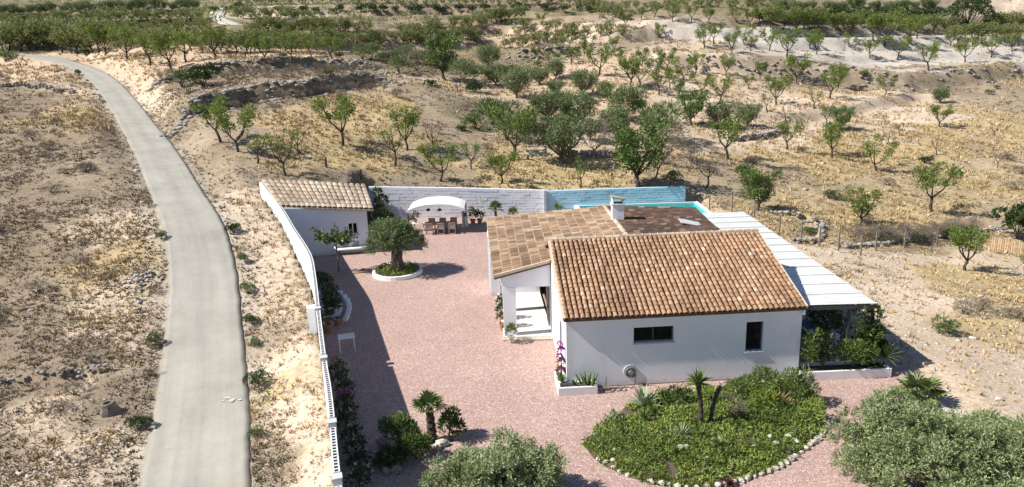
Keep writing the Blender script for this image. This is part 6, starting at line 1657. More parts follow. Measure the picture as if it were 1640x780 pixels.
fp = on_z(1470, 640); fan_palm('fan_palm', 'fan palm with broad yellow green leaves behind the large olive bush on the right', (fp.x, fp.y, -.05), .35, .62, 16, .5, 270, .13, mat='leaf_palm', elr=(-.1, 1.1))
for k, (px_, py_, r_) in enumerate([(1488, 640, .16), (1497, 646, .2), (1506, 652, .15), (1515, 660, .17), (1530, 662, .13), (1545, 668, .15), (1500, 637, .12), (1560, 676, .14), (1470, 632, .12), (1528, 690, .2), (1600, 640, .12)]):
    c_ = ground(px_, py_); mb = MB(); mb.stone((0, 0, 0), r_, 400 + k, .7); tag(mb.build('edging_stone', M['rock_pale'], None, (c_[0], c_[1], c_[2] + r_ * .3)), 'pale rough stone at the gravel edge by the bare slope, %s from the fan palm' % ORD[k], 'stone', 'stones along the outer gravel edge')
# ------------------------------------------------------------------ trees and shrubs of the countryside
T1 = [  # kind, base pixel, height in pixels, label
('almond', 353, 227, 68, 'leafy almond tree beside the road bend below the dark bank, first of three'), ('almond', 381, 242, 66, 'leafy almond tree below the dark bank, middle one of three'), ('almond_thin', 413, 262, 52, 'thin dark almond tree below the dark bank, last of three, nearest the shed roof'),
('almond_thin', 457, 281, 72, 'open crowned almond tree rising right behind the shed roof'), ('bare', 478, 247, 45, 'nearly bare dark tree just behind the tree over the shed roof'), ('almond', 549, 233, 76, 'well shaped green almond tree standing alone on the dry golden field'), ('bare', 590, 251, 32, 'small dead stump-like tree on the golden field right of the lone almond'),
('almond_thin', 633, 266, 68, 'slim almond tree behind the wall left of the gazebo, in front of a greener one'), ('almond', 652, 240, 62, 'green almond tree on the golden field straight above the gazebo'), ('bare', 697, 245, 52, 'twiggy half bare tree behind the green tree above the gazebo'), ('almond', 706, 290, 58, 'green almond tree close behind the wall, right above the gazebo'), ('almond_thin', 755, 271, 44, 'small almond tree with a bent trunk behind the wall, right of the gazebo'),
('almond', 804, 293, 50, 'small bright almond tree touching the wall top above the potted palm'), ('almond', 822, 257, 80, 'tall open almond tree on the gully edge above the potted palm'), ('almond_thin', 930, 300, 45, 'leaning sparse tree on the wall top above the pool wall'), ('dark_tree', 1022, 298, 98, 'large dense dark green tree directly behind the pool wall'), ('bare', 1050, 286, 48, 'half bare tree right beside the dense dark tree behind the pool wall'), ('bare', 1132, 301, 55, 'bare grey tree right of the end of the pool wall'),
('almond', 1165, 255, 66, 'bright green tree by the dry stone wall right of the brushwood'), ('olive', 900, 260, 72, 'dark green tree in the gully straight above the pool wall pillar'), ('olive', 875, 195, 48, 'round dark olive in the gully, left of the two wide pale olives'), ('olive', 827, 157, 46, 'wide olive at the upper left of the gully grove'), ('olive', 863, 136, 28, 'round olive at the top of the gully grove, second from the left'), ('olive', 890, 127, 29, 'olive at the very top of the gully grove'), ('olive', 890, 153, 24, 'small olive in the middle of the gully grove'), ('olive', 937, 152, 38, 'wide pale olive at the top right of the gully grove'), ('olive', 1000, 193, 52, 'broad dense olive in the centre right of the gully grove'), ('olive', 923, 205, 56, 'broad grey green olive in the centre of the gully grove'), ('dark_tree', 1107, 200, 52, 'dark tree with a leaning trunk right of the broad dense olive'), ('olive', 985, 222, 46, 'olive below the broad dense one in the gully grove'), ('tamarisk', 1057, 228, 60, 'feathery green bush between the olive grove and the leaning dark tree'), ('olive', 1153, 205, 40, 'grey green olive right of the leaning dark tree'), ('olive', 1198, 203, 34, 'small round dark olive standing alone at the grove right end'), ('brush', 950, 245, 54, 'grey leafless brushwood thicket below the gully olives'), ('brush', 1060, 262, 56, 'grey brown brushwood thicket right of the dense dark tree'), ('brush', 1105, 262, 34, 'low brushwood by the shaded dry stone wall'),
('tamarisk', 792, 205, 52, 'green feathery bush at the left edge of the gully'), ('tamarisk', 812, 225, 44, 'green feathery bush lower down the left edge of the gully'), ('shrub', 761, 206, 22, 'small round grey bush on the slope left of the gully'), ('dark_tree', 712, 128, 66, 'tall dark round tree above the golden field, darkest there'), ('tamarisk', 640, 118, 30, 'bright green bush left of the tall dark round tree'), ('brush', 668, 116, 32, 'grey brushwood between the bright bush and the tall dark round tree'), ('tamarisk', 745, 136, 40, 'green bush at the right foot of the tall dark round tree'), ('olive', 784, 110, 34, 'round olive right of the tall dark round tree, upper one'), ('olive', 795, 138, 34, 'round olive right of the tall dark round tree, lower one'), ('shrub_dark', 762, 150, 20, 'dark low bush on the gully rim below the tall dark round tree'),
('dark_tree', 1213, 337, 62, 'bushy dark glossy fig tree near the far end of the pergola'), ('shrub', 1192, 288, 26, 'grey green shrub behind the fig tree'), ('shrub', 1080, 291, 16, 'low green shrub behind the right half of the pool wall'), ('almond', 1378, 363, 57, 'leaning almond tree on the dry field right of the pergola'), ('almond', 1490, 338, 75, 'largest almond tree on the dry field at the right'), ('almond', 1545, 433, 66, 'small almond tree before the brush line, near the picket fence'), ('almond_thin', 1640, 432, 32, 'sparse small tree below the picket fence'), ('fig_bush', 1628, 382, 62, 'dark round bush above the picket fence'), ('almond', 1403, 274, 48, 'narrow green almond tree on the golden slope above the leaning one'), ('bare', 1420, 231, 28, 'dead forked tree on the golden slope'), ('almond_thin', 1440, 217, 17, 'tiny sparse tree right of the dead forked one'), ('bare', 1500, 249, 32, 'thin dead tree on the golden slope, right of the narrow green almond'), ('bare', 1593, 220, 25, 'small dead tree on the golden slope, upper right'), ('bare', 1597, 268, 26, 'wide bare tree on the golden slope, lower right'), ('almond', 1505, 204, 35, 'narrow dark almond tree at the top of the golden slope'), ('olive', 1505, 166, 24, 'small bush-like olive above the narrow dark almond'),
('almond', 1332, 253, 54, 'fresh green almond tree at the near end of the pale terrace bank'), ('dark_tree', 1347, 210, 36, 'dark bushy tree behind the fresh green almond'), ('almond_thin', 1323, 202, 34, 'tree left of the dark bushy one on the bank'), ('bare', 1285, 212, 26, 'bare small tree on the bank, in a brown hollow'), ('almond', 1260, 239, 44, 'slim green tree at the right end of the dry stone wall'), ('bare', 1257, 194, 30, 'brownish bare tree on the edge of the pale lower terrace'), ('almond_thin', 1303, 175, 33, 'reddish brown half dry almond on the pale lower terrace'), ('almond', 1243, 168, 43, 'full green almond at the left of the pale lower terrace'), ('almond_thin', 1228, 178, 30, 'small tree overlapping the full green almond'), ('almond', 1330, 159, 43, 'front one of the pair of almonds on the pale lower terrace'), ('almond', 1342, 142, 36, 'rear one of the pair of almonds on the pale lower terrace'), ('almond', 1417, 153, 28, 'lone small almond at the right tip of the pale lower terrace'), ('almond', 1277, 134, 44, 'tall narrow almond above the full green one'),
('almond', 275, 112, 56, 'almond tree with a twisted trunk right of the road top, standing in front'), ('almond', 241, 105, 50, 'almond tree right of the road top, second from the twisted one'), ('almond', 204, 96, 48, 'almond tree right of the road top, fourth to the left'), ('almond', 298, 99, 48, 'almond tree just right of the twisted one'), ('almond', 345, 94, 46, 'wide almond tree at the end of the pink soil field'), ('almond', 169, 88, 44, 'almond tree next to the top of the road'), ('almond', 427, 99, 38, 'leaning almond at the edge of the dark bank'), ('almond', 468, 98, 40, 'upright almond at the edge of the dark bank'), ('almond', 532, 95, 36, 'bushy almond at the right end of the dark bank'), ('almond', 393, 91, 30, 'small almond behind the leaning one on the bank'), ('almond', 498, 92, 32, 'almond between the upright and the bushy one'), ('almond_thin', 34, 109, 26, 'small thin tree left of the road top on pale soil'), ('shrub', 10, 98, 16, 'low green shrub at the far left below the road'), ('shrub_dark', 325, 138, 32, 'dark green bush on the upper dark bank, larger one'), ('shrub', 292, 140, 26, 'grey green bush on the upper dark bank, left one'), ('brush', 265, 132, 20, 'grey thorny scrub at the left tip of the upper bank'), ('brush', 430, 112, 16, 'grey thorny scrub on the upper bank, right part'), ('shrub_dark', 137, 88, 9, 'round bright shrub on the road shoulder')]
T1 += [('olive', 945, 224, 32, 'low rounded olive just above the leafless brushwood thicket'), ('olive', 843, 208, 30, 'low rounded olive at the lower left of the gully'), ('olive', 970, 158, 26, 'small rounded olive above the broad dense one'), ('shrub', 1030, 178, 18, 'small round bush right of the broad dense olive')]
for kind, px_, py_, h_, lab in T1: plant_px(kind, px_, py_, h_, lab)
# orchard rows: label pattern, group, kind, list of (x, y, height)
def row(label, group, kind, items):
    items = sorted(items)
    for k, (x, y, h_) in enumerate(items):
        h_ *= 1.06
        lab = (label % (ORD[k] + ' from the left')) if k < len(ORD) else (label % 'toward the right end')
        plant_px(kind, x, y, h_, lab, group)
row('almond on the upper white terrace, %s', 'almonds on the upper white terrace', 'almond', [(1237, 48, 30), (1255, 47, 32), (1272, 53, 33), (1298, 52, 26), (1313, 53, 33), (1345, 57, 30), (1363, 58, 30), (1398, 63, 33), (1417, 72, 45), (1458, 68, 35), (1468, 62, 32)])
row('almond on the second white terrace, %s', 'almonds on the second white terrace', 'almond', [(1233, 82, 32), (1260, 92, 38), (1297, 77, 27), (1308, 87, 28), (1360, 80, 22), (1393, 92, 27), (1437, 95, 33), (1487, 113, 40), (1545, 100, 33), (1587, 92, 30), (1620, 82, 25)])
row('almond on the white terrace left of the scarp, %s', 'almonds on the white terrace by the scarp', 'almond', [(960, 28, 18), (1002, 43, 24), (1027, 32, 18), (1048, 28, 20), (1077, 35, 26), (1107, 35, 24), (1135, 38, 22), (1178, 37, 22), (1202, 43, 28), (1217, 36, 25)])
row('almond on the narrow terrace under the scarp, %s', 'almonds under the pale scarp', 'almond', [(1055, 63, 23), (1128, 78, 32), (1143, 70, 28), (1172, 85, 28), (1192, 72, 28), (1202, 82, 22)])
row('almond of the scattered peach soil orchard, %s', 'almonds of the peach soil orchard', 'almond', [(829, 63, 18), (867, 40, 16), (897, 83, 20), (914, 103, 25), (942, 90, 28), (984, 82, 20), (958, 123, 45), (992, 103, 22), (857, 92, 16), (878, 97, 14), (893, 100, 14)])
row('almond in the lower orchard above the olive grove, %s', 'almonds above the olive grove', 'almond', [(1010, 140, 44), (1025, 137, 34), (1028, 103, 24), (1047, 125, 30), (1055, 152, 38), (1068, 113, 30), (1073, 143, 30), (1087, 155, 24), (1092, 131, 32), (1113, 118, 30), (1123, 152, 30), (1152, 165, 40), (1163, 122, 28), (1198, 143, 20), (1217, 127, 24)])
def line(x0, y0, x1, y1, n, h_, seed):
    q = random.Random(seed); return [(x0 + (x1 - x0) * (k + .5) / n + q.uniform(-.35, .35) * abs(x1 - x0) / n, y0 + (y1 - y0) * (k + .5) / n + q.uniform(-2, 2), h_ * q.uniform(.75, 1.2)) for k in range(n)]
for k, (lab, gp, a) in enumerate([
    ('almond in the dense row along the top of the road, %s', 'almonds along the top of the road', (-5, 80, 165, 85, 12, 38)), ('almond behind the row along the road top, %s', 'almonds of the second row by the road top', (0, 66, 280, 80, 19, 26)), ('almond in the row right of the pink field, %s', 'almonds behind the pink field', (300, 84, 420, 84, 8, 30)),
    ('almond on the field terrace below the upper track, %s', 'almonds below the upper track', (150, 58, 340, 50, 14, 18)), ('almond behind the dark bank trees, %s', 'almonds behind the dark bank', (390, 84, 560, 84, 11, 24)), ('almond on the long green terrace right of the track, %s', 'almonds right of the track', (400, 56, 590, 52, 17, 20)), ('almond on the terrace beside the upper track, %s', 'almonds beside the upper track', (375, 30, 505, 34, 12, 16)),
    ('almond on the far edge of the upper white terrace, %s', 'almonds on the far edge of the white terrace', (1225, 43, 1540, 54, 17, 24)), ('almond in the field left of the dark round tree, %s', 'almonds left of the dark round tree', (420, 74, 620, 76, 14, 22)), ('almond at the right end of the white terraces, %s', 'almonds at the right end of the terraces', (1510, 72, 1640, 66, 7, 26)), ('almond in the upper peach soil field, %s', 'almonds of the upper peach field', (830, 52, 1000, 58, 10, 18)),
    ('almond above the tall dark round tree, %s', 'almonds above the dark round tree', (630, 74, 765, 68, 13, 22)), ('almond in the upper middle field, %s', 'almonds of the upper middle field', (640, 56, 775, 46, 11, 18)), ('almond on the green terrace at the top middle, %s', 'almonds of the top middle terrace', (765, 42, 840, 30, 9, 18)), ('small almond on the peach coloured slope edge, %s', 'almonds along the peach slope edge', (805, 78, 935, 62, 15, 15)), ('almond below the mound at the top middle, %s', 'almonds by the mound', (930, 14, 1000, 30, 7, 18))]):
    row(lab, gp, 'almond_far', line(*a, 500 + k))
# far rows near the crest: nothing tells these trees apart
def far(label, group, a, seed, kind='almond_far'):
    for k_, (x, y, h_) in enumerate(sorted(line(*a, seed))): plant_px(kind, x, y, h_ * 1.15, label + ', %s from the left' % ORD[k_], group)
far('tiny far almond tree at the top left', 'far rows at the top left', (0, 40, 330, 34, 26, 15), 601)
far('tiny far almond tree at the top centre', 'far rows at the top centre', (380, 8, 640, 5, 22, 10), 602)
far('tiny far almond tree right of the top centre', 'far rows right of the top centre', (640, 10, 930, 8, 24, 10), 603)
far('tiny far almond tree on the topmost right terrace', 'far rows at the top right', (1000, 16, 1240, 10, 18, 12), 604)
far('dark scrub oak above the upper white terrace', 'thicket above the white terrace', (1225, 36, 1500, 30, 26, 17), 605, 'shrub_dark')
far('grey green scrub tree left of the lone pine', 'thicket beside the pine', (1240, 18, 1500, 14, 18, 13), 606, 'olive')
far('green tree in the row right of the lone pine', 'row right of the pine', (1575, 52, 1645, 50, 6, 24), 607)
far('olive green scrub tree in the far top left thicket', 'far thicket at the top left', (0, 24, 320, 14, 24, 13), 608, 'olive')
far('dark scrub bush on the far hillside terraces', 'far hillside scrub', (330, 20, 960, 18, 30, 9), 609, 'shrub_dark')
far('green bush in the dip left of the dark round tree', 'bushes in the dip', (575, 96, 700, 106, 9, 20), 610, 'tamarisk')
far('dark grey thorny scrub on the upper stony bank', 'thorny scrub on the upper bank', (335, 128, 610, 118, 17, 14), 640, 'brush')
far('dark grey thorny scrub on the lower stony bank', 'thorny scrub on the lower bank', (285, 186, 620, 138, 20, 13), 641, 'brush')
# the pine
pp_ = ground(1548, 53); D = pp_[1] * math.cos(PITCH) - (pp_[2] - CAMH) * math.sin(PITCH); Hn = 58 * D / FPX
pn = thing('pine_tree', 'large round dark pine standing alone on the skyline terrace at the top right', 'tree', (pp_[0], pp_[1], pp_[2]))
mb = MB(); q = random.Random(77); mb.tube([(0, 0, -.2), (.1, 0, Hn * .25), (.3, .1, Hn * .6)], [.38, .28, .12], 7); bl = []
for k in range(20):
    a = k * 2.4; f = math.sqrt((k + .5) / 20); e = Vector((4.6 * f * math.cos(a), 4.2 * f * math.sin(a), Hn * (.42 + .5 * (1 - f * f)) + q.uniform(-.4, .4))); mb.tube([(.1, 0, Hn * .2), e * .55 + Vector((0, 0, .3)), e], [.14, .08, .03], 4); bl.append((e.x, e.y, e.z, q.uniform(.9, 1.5)))
mb.build('trunk', M['bark'], pn, smooth=True); leafy_heap('crown', 'leaf_pine', pn, bl, 5200, .42, .2, 78)
# ------------------------------------------------------------------ dry stone walls, brush, stones
def stone_row(name, label, pts, h_, seed, r=.22, mt='rock_grey', cat='wall', rows=3, step=None):
    P_ = [Vector(ground(*p_)) for p_ in pts]; t = thing(name, label, cat, P_[0]); q = random.Random(seed); C_ = [Vector(p_) for p_ in catmull(np.array([tuple(p_) for p_ in P_]), 14)]; last = None; n = 0; mbr = MB()
    for p_ in C_:
        if last is not None and (p_ - last).length < (step or r * 1.5): continue
        last = p_; z0 = gz(p_.x, p_.y)
        for j in range(rows):
            rr = r * q.uniform(.7, 1.15); c_ = (p_.x + q.uniform(-.12, .12) - P_[0].x, p_.y + q.uniform(-.1, .1) - P_[0].y, z0 + r * .35 + j * h_ / rows - P_[0].z)
            mb = MB(); mb.stone(c_, rr, q.randint(0, 9999), .62); n += 1; mb.build('stone', M[mt], t)
    return t
stone_row('dry_stone_wall', 'shaded grey dry stone wall beside the brushwood above the pool', [(905, 250), (950, 252), (1000, 252)], .7, 1, .26)
stone_row('dry_stone_wall', 'dark dry stone wall running right from the bright green tree', [(1170, 226), (1200, 224), (1235, 219), (1262, 212)], .8, 2, .28)
stone_row('dry_stone_wall', 'curved pale stone terrace wall behind the pergola end', [(1235, 345), (1280, 352), (1310, 365), (1317, 378), (1300, 390), (1270, 389)], .5, 3, .2, 'rock_grey', rows=2)
stone_row('dry_stone_wall', 'tumbled stone line along the foot of the dry field on the right', [(1345, 396), (1400, 394), (1450, 388), (1510, 380), (1570, 372), (1612, 366)], .35, 4, .2, 'rock_grey', rows=2, step=.42)
stone_row('dry_stone_wall', 'low stone edge coloured dark as bank shade, crossing the stony field left of the road', [(-6, 616), (50, 608), (100, 600), (150, 595), (172, 592)], .45, 5, .12, 'rock_grey', rows=2, step=.22)  # dark stones stand in for the shaded face of the bank
stone_row('rubble_bank', 'grey rubble bank in the field left of the upper road', [(0, 140), (40, 136), (80, 142), (118, 150)], .6, 6, .3, 'rock_grey', 'rubble', rows=2)
for k, a in enumerate([(1365, 388, 1430, 388, 6, 22), (1430, 392, 1560, 376, 9, 22)]):
    far('dead grey brushwood heaped on the %s part of the stone line' % ('left', 'right')[k], 'brushwood along the stone line', a, 620 + k, 'brush')
for k, a in enumerate([(1395, 392, 1560, 380, 5, 14)]): far('low green bush among the brushwood of the stone line', 'green bushes in the stone line', a, 630, 'shrub')
# stump, stone heap
c_ = ground(175, 660); t = thing('tree_stump', 'old grey stump with a hollow top in the stony field left of the road', 'stump', c_); mb = MB(); mb.lathe([(.42, -.1), (.36, .1), (.27, .3), (.24, .42), (.15, .43), (.13, .3), (.02, .28)], n=11); mb.v = [(x * (1 + .2 * math.sin(5 * z + 3 * x)), y * (1 + .15 * math.cos(4 * x)), z * (1 + .25 * x)) for x, y, z in mb.v]; mb.build('stump_wood', M['bark_grey'], t)
mb = MB(); q = random.Random(8); c_ = ground(225, 452)
t = thing('rubble_heap', 'heap of whitish grey stones on the road verge, left of the road', 'rubble', c_)
for k in range(70):
    a = q.uniform(0, 6.3); r_ = q.uniform(0, 1) ** .6; x, y = 1.15 * r_ * math.cos(a), 1.5 * r_ * math.sin(a); mb = MB(); mb.stone((x, y, gz(c_[0] + x, c_[1] + y) - c_[2] + .05 + .12 * (1 - r_)), q.uniform(.05, .11), k, .8); mb.build('stone', M['rock_pale' if k % 3 else 'rock_grey'], t)
# posts with wire beside the pergola
PST = [(1136, 337), (1172, 340), (1208, 348), (1248, 373), (1283, 384), (1312, 393), (1342, 403), (1378, 409), (1402, 402), (1448, 397), (1500, 393)]
wf = thing('wire_fence', 'thin wire fence on dark posts running right from the pool corner', 'fence', ground(*PST[0])); o_ = wf.location; tops = []
for x, y in PST:
    p_ = Vector(ground(x, y)); p_.z = gz(p_.x, p_.y); mb = MB(); mb.box((p_.x, p_.y, p_.z + .68), (.09, .09, 1.5)); build_w(mb, 'post', M['wood_grey'], wf, o_); tops.append(p_)
for k, hh in enumerate((.5, .95, 1.35)):
    mb = MB(); mb.tube([p_ + EZ * hh for p_ in tops], .012, 3); build_w(mb, 'wire', M['iron'], wf, o_)
for k, (x, y) in enumerate([(523, 268), (579, 287)]):
    p_ = ground(x, y); mb = MB(); mb.box((0, 0, .4), (.16, .14, .95), taper=.8); tag(mb.build('wooden_post', M['bark'], None, (p_[0], p_[1], p_[2])), ['short dark post standing in the golden field behind the shed', 'short dark post close to the wall left of the gazebo'][k], 'post', 'posts behind the yard')
# picket fence at the right
pa, pb_ = Vector(ground(1584, 400)), Vector(ground(1660, 420)); pf_ = thing('picket_fence', 'low brown picket fence on the right below the dark round bush', 'fence', pa); d = pb_ - pa; n = 22
for k in range(n):
    c_ = pa + d * (k / (n - 1)); z = gz(c_.x, c_.y); mb = MB(); mb.box((c_.x - pa.x, c_.y - pa.y, z - pa.z + .5), (.11, .03, 1.0), math.atan2(d.y, d.x)); mb.build('picket', M['wood_pale' if k % 3 else 'wood'], pf_)
for hh in (.3, .75):
    mb = MB(); q0 = Vector((0, .04, gz(pa.x, pa.y) - pa.z + hh)); q1 = d + Vector((0, .04, 0)); q1.z = gz(pb_.x, pb_.y) - pa.z + hh; mb.bar(q0, q1, .04, .08); mb.build('rail', M['wood'], pf_)
# ------------------------------------------------------------------ stuff: dry grass, scrub tufts, loose stones
def scatter(n, seed, y0=10, y1=190, xk=(.86, 8)):
    g = np.random.default_rng(seed); y = y0 * (y1 / y0) ** g.uniform(0, 1, n); x = g.uniform(-1, 1, n) * (y * xk[0] + xk[1])
    keep = ~inside(x, y, YARD) ; x, y = x[keep], y[keep]
    d, _ = road_dist(x, y); k = d > 1.95; return x[k], y[k], d[k], g
def tufts(x, y, z, col, size, height, blades, g, name, width=.05, matname='tuft'):
    n = len(x); a = g.uniform(0, 2 * PI, (n, blades)); r = g.uniform(.05, .5, (n, blades)) * size[:, None]; out = g.uniform(.1, .75, (n, blades)) * size[:, None]
    bx, by = x[:, None] + r * np.cos(a), y[:, None] + r * np.sin(a); hh = height[:, None] * g.uniform(.5, 1.15, (n, blades))
    tx, ty = bx + out * np.cos(a), by + out * np.sin(a); w = width * size[:, None] / .3 * g.uniform(.6, 1.4, (n, blades)); pa_ = a + PI / 2 + g.normal(size=(n, blades)) * .6
    bz = np.repeat(z[:, None], blades, 1) - .02
    V = np.stack([np.stack([bx - w * np.cos(pa_), by - w * np.sin(pa_), bz], -1), np.stack([bx + w * np.cos(pa_), by + w * np.sin(pa_), bz], -1), np.stack([tx, ty, bz + hh], -1)], 2).reshape(-1, 3)
    C_ = np.repeat(col[:, None], blades * 3, 1) * g.uniform(.75, 1.25, (n, blades, 1, 1)).repeat(3, 2).reshape(n, blades * 3, 1)
    me = np_mesh(name, V, np.arange(n * blades * 3).reshape(-1, 3), M[matname], np.clip(C_.reshape(-1, 3), 0, 1)); return tag(link(name, me), kind='stuff')
m, nt, bs = nodes_of('tuft'); M['tuft'] = m
at = nt.nodes.new('ShaderNodeAttribute'); at.attribute_name = 'Col'; nt.links.new(at.outputs['Color'], bs.inputs['Base Color']); bs.inputs['Roughness'].default_value = .9; bs.inputs['Specular IOR Level'].default_value = .1
x, y, d, g = scatter(190000, 71); zc = zone(x, y)
pt_ = fbm(x * .35, y * .35, 4, 61) + .55 * fbm(x * 1.6, y * 1.6, 2, 66)
k = g.uniform(0, 1, len(x)) < np.clip(zc[:, 3] * 1.15 + pt_ * 3.6 - .25, .015, 1); x, y, zc, d = x[k], y[k], zc[k], d[k]
z = hgt(x, y); sz = g.uniform(.08, .2, len(x)) * (1 + y / 60)
lum = zc[:, :3].mean(1)
STRAW, DEAD, SAGE = np.array([.47, .355, .195]), np.array([.235, .18, .13]), np.array([.20, .19, .12])
u = g.uniform(0, 1, len(x)); och = np.clip((zc[:, 0] - zc[:, 2]) / .16 - .9, 0, 1)
col = np.where((u < .12 + .75 * och)[:, None], STRAW, np.where((u < .86)[:, None], DEAD * 1.25, SAGE)) * g.uniform(.75, 1.25, (len(x), 1))
low_ = np.where(u < .12 + .75 * och, .7, .55)
tufts(x, y, z, col, sz, sz * low_, 7, g, 'dry_grass', .04)
# golden straw standing in the dry fields
x, y, d, g = scatter(170000, 74, 15, 95); rx_ = np.interp(y, ROAD[:80, 1], ROAD[:80, 0]); pn = fbm(x * .22, y * .22, 5, 23) + .5 * fbm(x * 1.3, y * 1.3, 2, 24)
k = (x < rx_) & (d > 2.6) & (g.uniform(0, 1, len(x)) < np.clip(.27 + pn * 3.2, .03, 1)); x, y = x[k], y[k]; z = hgt(x, y); sz = g.uniform(.06, .15, len(x)) * (1 + y / 50)
col = np.where((g.uniform(0, 1, len(x)) < .3)[:, None], np.array([.33, .285, .235]), np.where((g.uniform(0, 1, len(x)) < .75)[:, None], np.array([.225, .185, .145]), np.array([.37, .295, .19]))) * g.uniform(.7, 1.25, (len(x), 1))
tufts(x, y, z, col, sz, sz * .6, 6, g, 'dry_scrub_mat')
x, y, d, g = scatter(150000, 73, 24, 170); zc = zone(x, y); och = np.clip((zc[:, 0] - zc[:, 2]) / .26 - .45, 0, 1)
k = (g.uniform(0, 1, len(x)) < np.clip(och * 1.25 + 1.5 * fbm(x * .3, y * .3, 4, 19) - .2, 0, .9)) & (och > .12) & (d > 3.2) & ((x < 13) | (y > 50) | (g.uniform(0, 1, len(x)) < .3)) & ((y > 45) | (g.uniform(0, 1, len(x)) < .6)); x, y = x[k][:60000], y[k][:60000]; z = hgt(x, y); sz = g.uniform(.06, .17, len(x)) * (1 + y / 45)
tufts(x, y, z, np.array([.50, .385, .21]) * g.uniform(.7, 1.15, (len(x), 1)) * np.array([1, 1, 1]), sz, sz * .95, 6, g, 'golden_grass', .045)
# verge weeds along the road
x, y, d, g = scatter(90000, 75, 14, 120); k = (d < 3.4) & (g.uniform(0, 1, len(x)) < (.95 - .42 * (d - 1.9)) + 1.8 * fbm(x * .5, y * .5, 3, 91)) & (d > 1.86); x, y = x[k], y[k]; z = hgt(x, y); sz = g.uniform(.09, .2, len(x)) * (1 + y / 90)
col = np.where((g.uniform(0, 1, len(x)) < .25)[:, None], np.array([.10, .115, .05]), np.array([.135, .11, .075])) * g.uniform(.7, 1.3, (len(x), 1))
tufts(x, y, z, col, sz, sz * .6, 6, g, 'verge_weeds')
q = random.Random(88)
for k, (px_, py_, h_, kd) in enumerate([(258, 383, 12, 'shrub'), (250, 553, 18, 'shrub'), (221, 688, 22, 'shrub_dark'), (377, 372, 16, 'shrub_dark'), (393, 418, 14, 'shrub'), (398, 470, 16, 'shrub'), (404, 520, 16, 'shrub_dark'), (408, 555, 14, 'shrub'), (415, 615, 22, 'shrub_dark'), (412, 700, 16, 'shrub'), (237, 330, 10, 'shrub_dry'), (129, 120, 8, 'shrub'), (246, 470, 12, 'shrub_dry'), (240, 600, 14, 'shrub_dry')]):
    plant_px(kd, px_, py_, h_, 'small roadside weed clump on the %s verge, %s from the far end of that side' % (('left', ORD[sum(1 for p_ in (258, 250, 221, 237, 129, 246, 240) if 0) + k]) if px_ < 300 else ('right', ORD[k])), 'weed clumps on the road verges')
sel = [o for o in COL.objects if o.get('group') == 'weed clumps on the road verges']
for side, f in (('field side', lambda o: 'left' in o['label']), ('house side', lambda o: 'right' in o['label'])):
    for k, o in enumerate(sorted([o for o in sel if f(o)], key=lambda o: -o.location.y)): o['label'] = 'small weed clump on the %s road verge, %s counted from the far end' % (side, ORD[k])
# low scrub clumps, individually
SCR = []
x, y, d, g = scatter(2600, 79, 24, 150); zc = zone(x, y); k = (g.uniform(0, 1, len(x)) < np.clip(zc[:, 3] * 1.1 + 2.0 * fbm(x * .2, y * .2, 3, 15) - .35, 0, 1)) & (d > 4.5) & (yard_dist(x, y) > 2.5); x, y = x[k][:210], y[k][:210]; z = hgt(x, y)
def where(px_, py_):
    if py_ < 27: return 'around the cropped far rows'
    rd = ROAD[np.argmin(np.abs(ROAD[:, 1] - py_)), 0]
    if px_ < rd: return 'in the stony field left of the road' if py_ < 60 else 'on the upper slope left of the road'
    if px_ < -8 and py_ < 62: return 'on the strip between the road and the boundary wall'
    if px_ > 14 and py_ < 48: return 'on the bare sandy slope right of the pergola'
    if px_ > 14 and py_ < 80: return 'on the dry field above the stone line at the right'
    if px_ > 14: return 'on the golden slope below the white terraces'
    if py_ < 82: return 'on the golden field behind the whitewashed wall'
    return 'on the banks below the far orchard rows'
for i in range(min(len(x), 130)):
    kd = ('shrub_dry', 'shrub_dry', 'shrub', 'shrub_dry', 'shrub_dark')[i % 5]
    if 'left of the road' in where(x[i], y[i]): kd = 'shrub_dry'
    w_ = where(x[i], y[i]); nm_ = {'shrub_dry': 'dry grey', 'shrub': 'grey green', 'shrub_dark': 'dark green'}[kd]
    plant(kd, (x[i], y[i], z[i] - .05), rnd.uniform(.3, .6) * (1 + y[i] / 160), 'low %s scrub bush %s' % (nm_, w_), '%s scrub bushes %s' % (nm_, w_), 1.3)
# loose stones
x, y, d, g = scatter(30000, 83, 12, 110); zc = zone(x, y); k = g.uniform(0, 1, len(x)) < np.clip(.2 + 1.8 * fbm(x * .5, y * .5, 3, 95) + .3 * (lambda q_: q_)(zc[:, :3].mean(1) > .33), 0, 1); x, y = x[k][:7000], y[k][:7000]; z = hgt(x, y)
mbp = MB(); mbp.stone((0, 0, 0), 1.0, 5, .7); sv_ = np.array(mbp.v); qf = np.array([f for f in mbp.f if len(f) == 4]); n = len(x); r_ = g.uniform(.02, .05, n) * (1 + y / 80) * np.where(g.uniform(0, 1, n) < .03, 2.2, 1)
a = g.uniform(0, 6.3, n); ca, sa = np.cos(a), np.sin(a); vx = sv_[None, :, 0] * ca[:, None] - sv_[None, :, 1] * sa[:, None]; vy = sv_[None, :, 0] * sa[:, None] + sv_[None, :, 1] * ca[:, None]
V = np.stack([x[:, None] + vx * r_[:, None] * g.uniform(.8, 1.4, (n, 1)), y[:, None] + vy * r_[:, None], z[:, None] + (sv_[None, :, 2] + .2) * r_[:, None]], -1).reshape(-1, 3)
F = (qf[None] + (np.arange(n) * len(sv_))[:, None, None]).reshape(-1, 4); tag(link('loose_stones', np_mesh('loose_stones', V, F, M['rock_pale'])), kind='stuff')

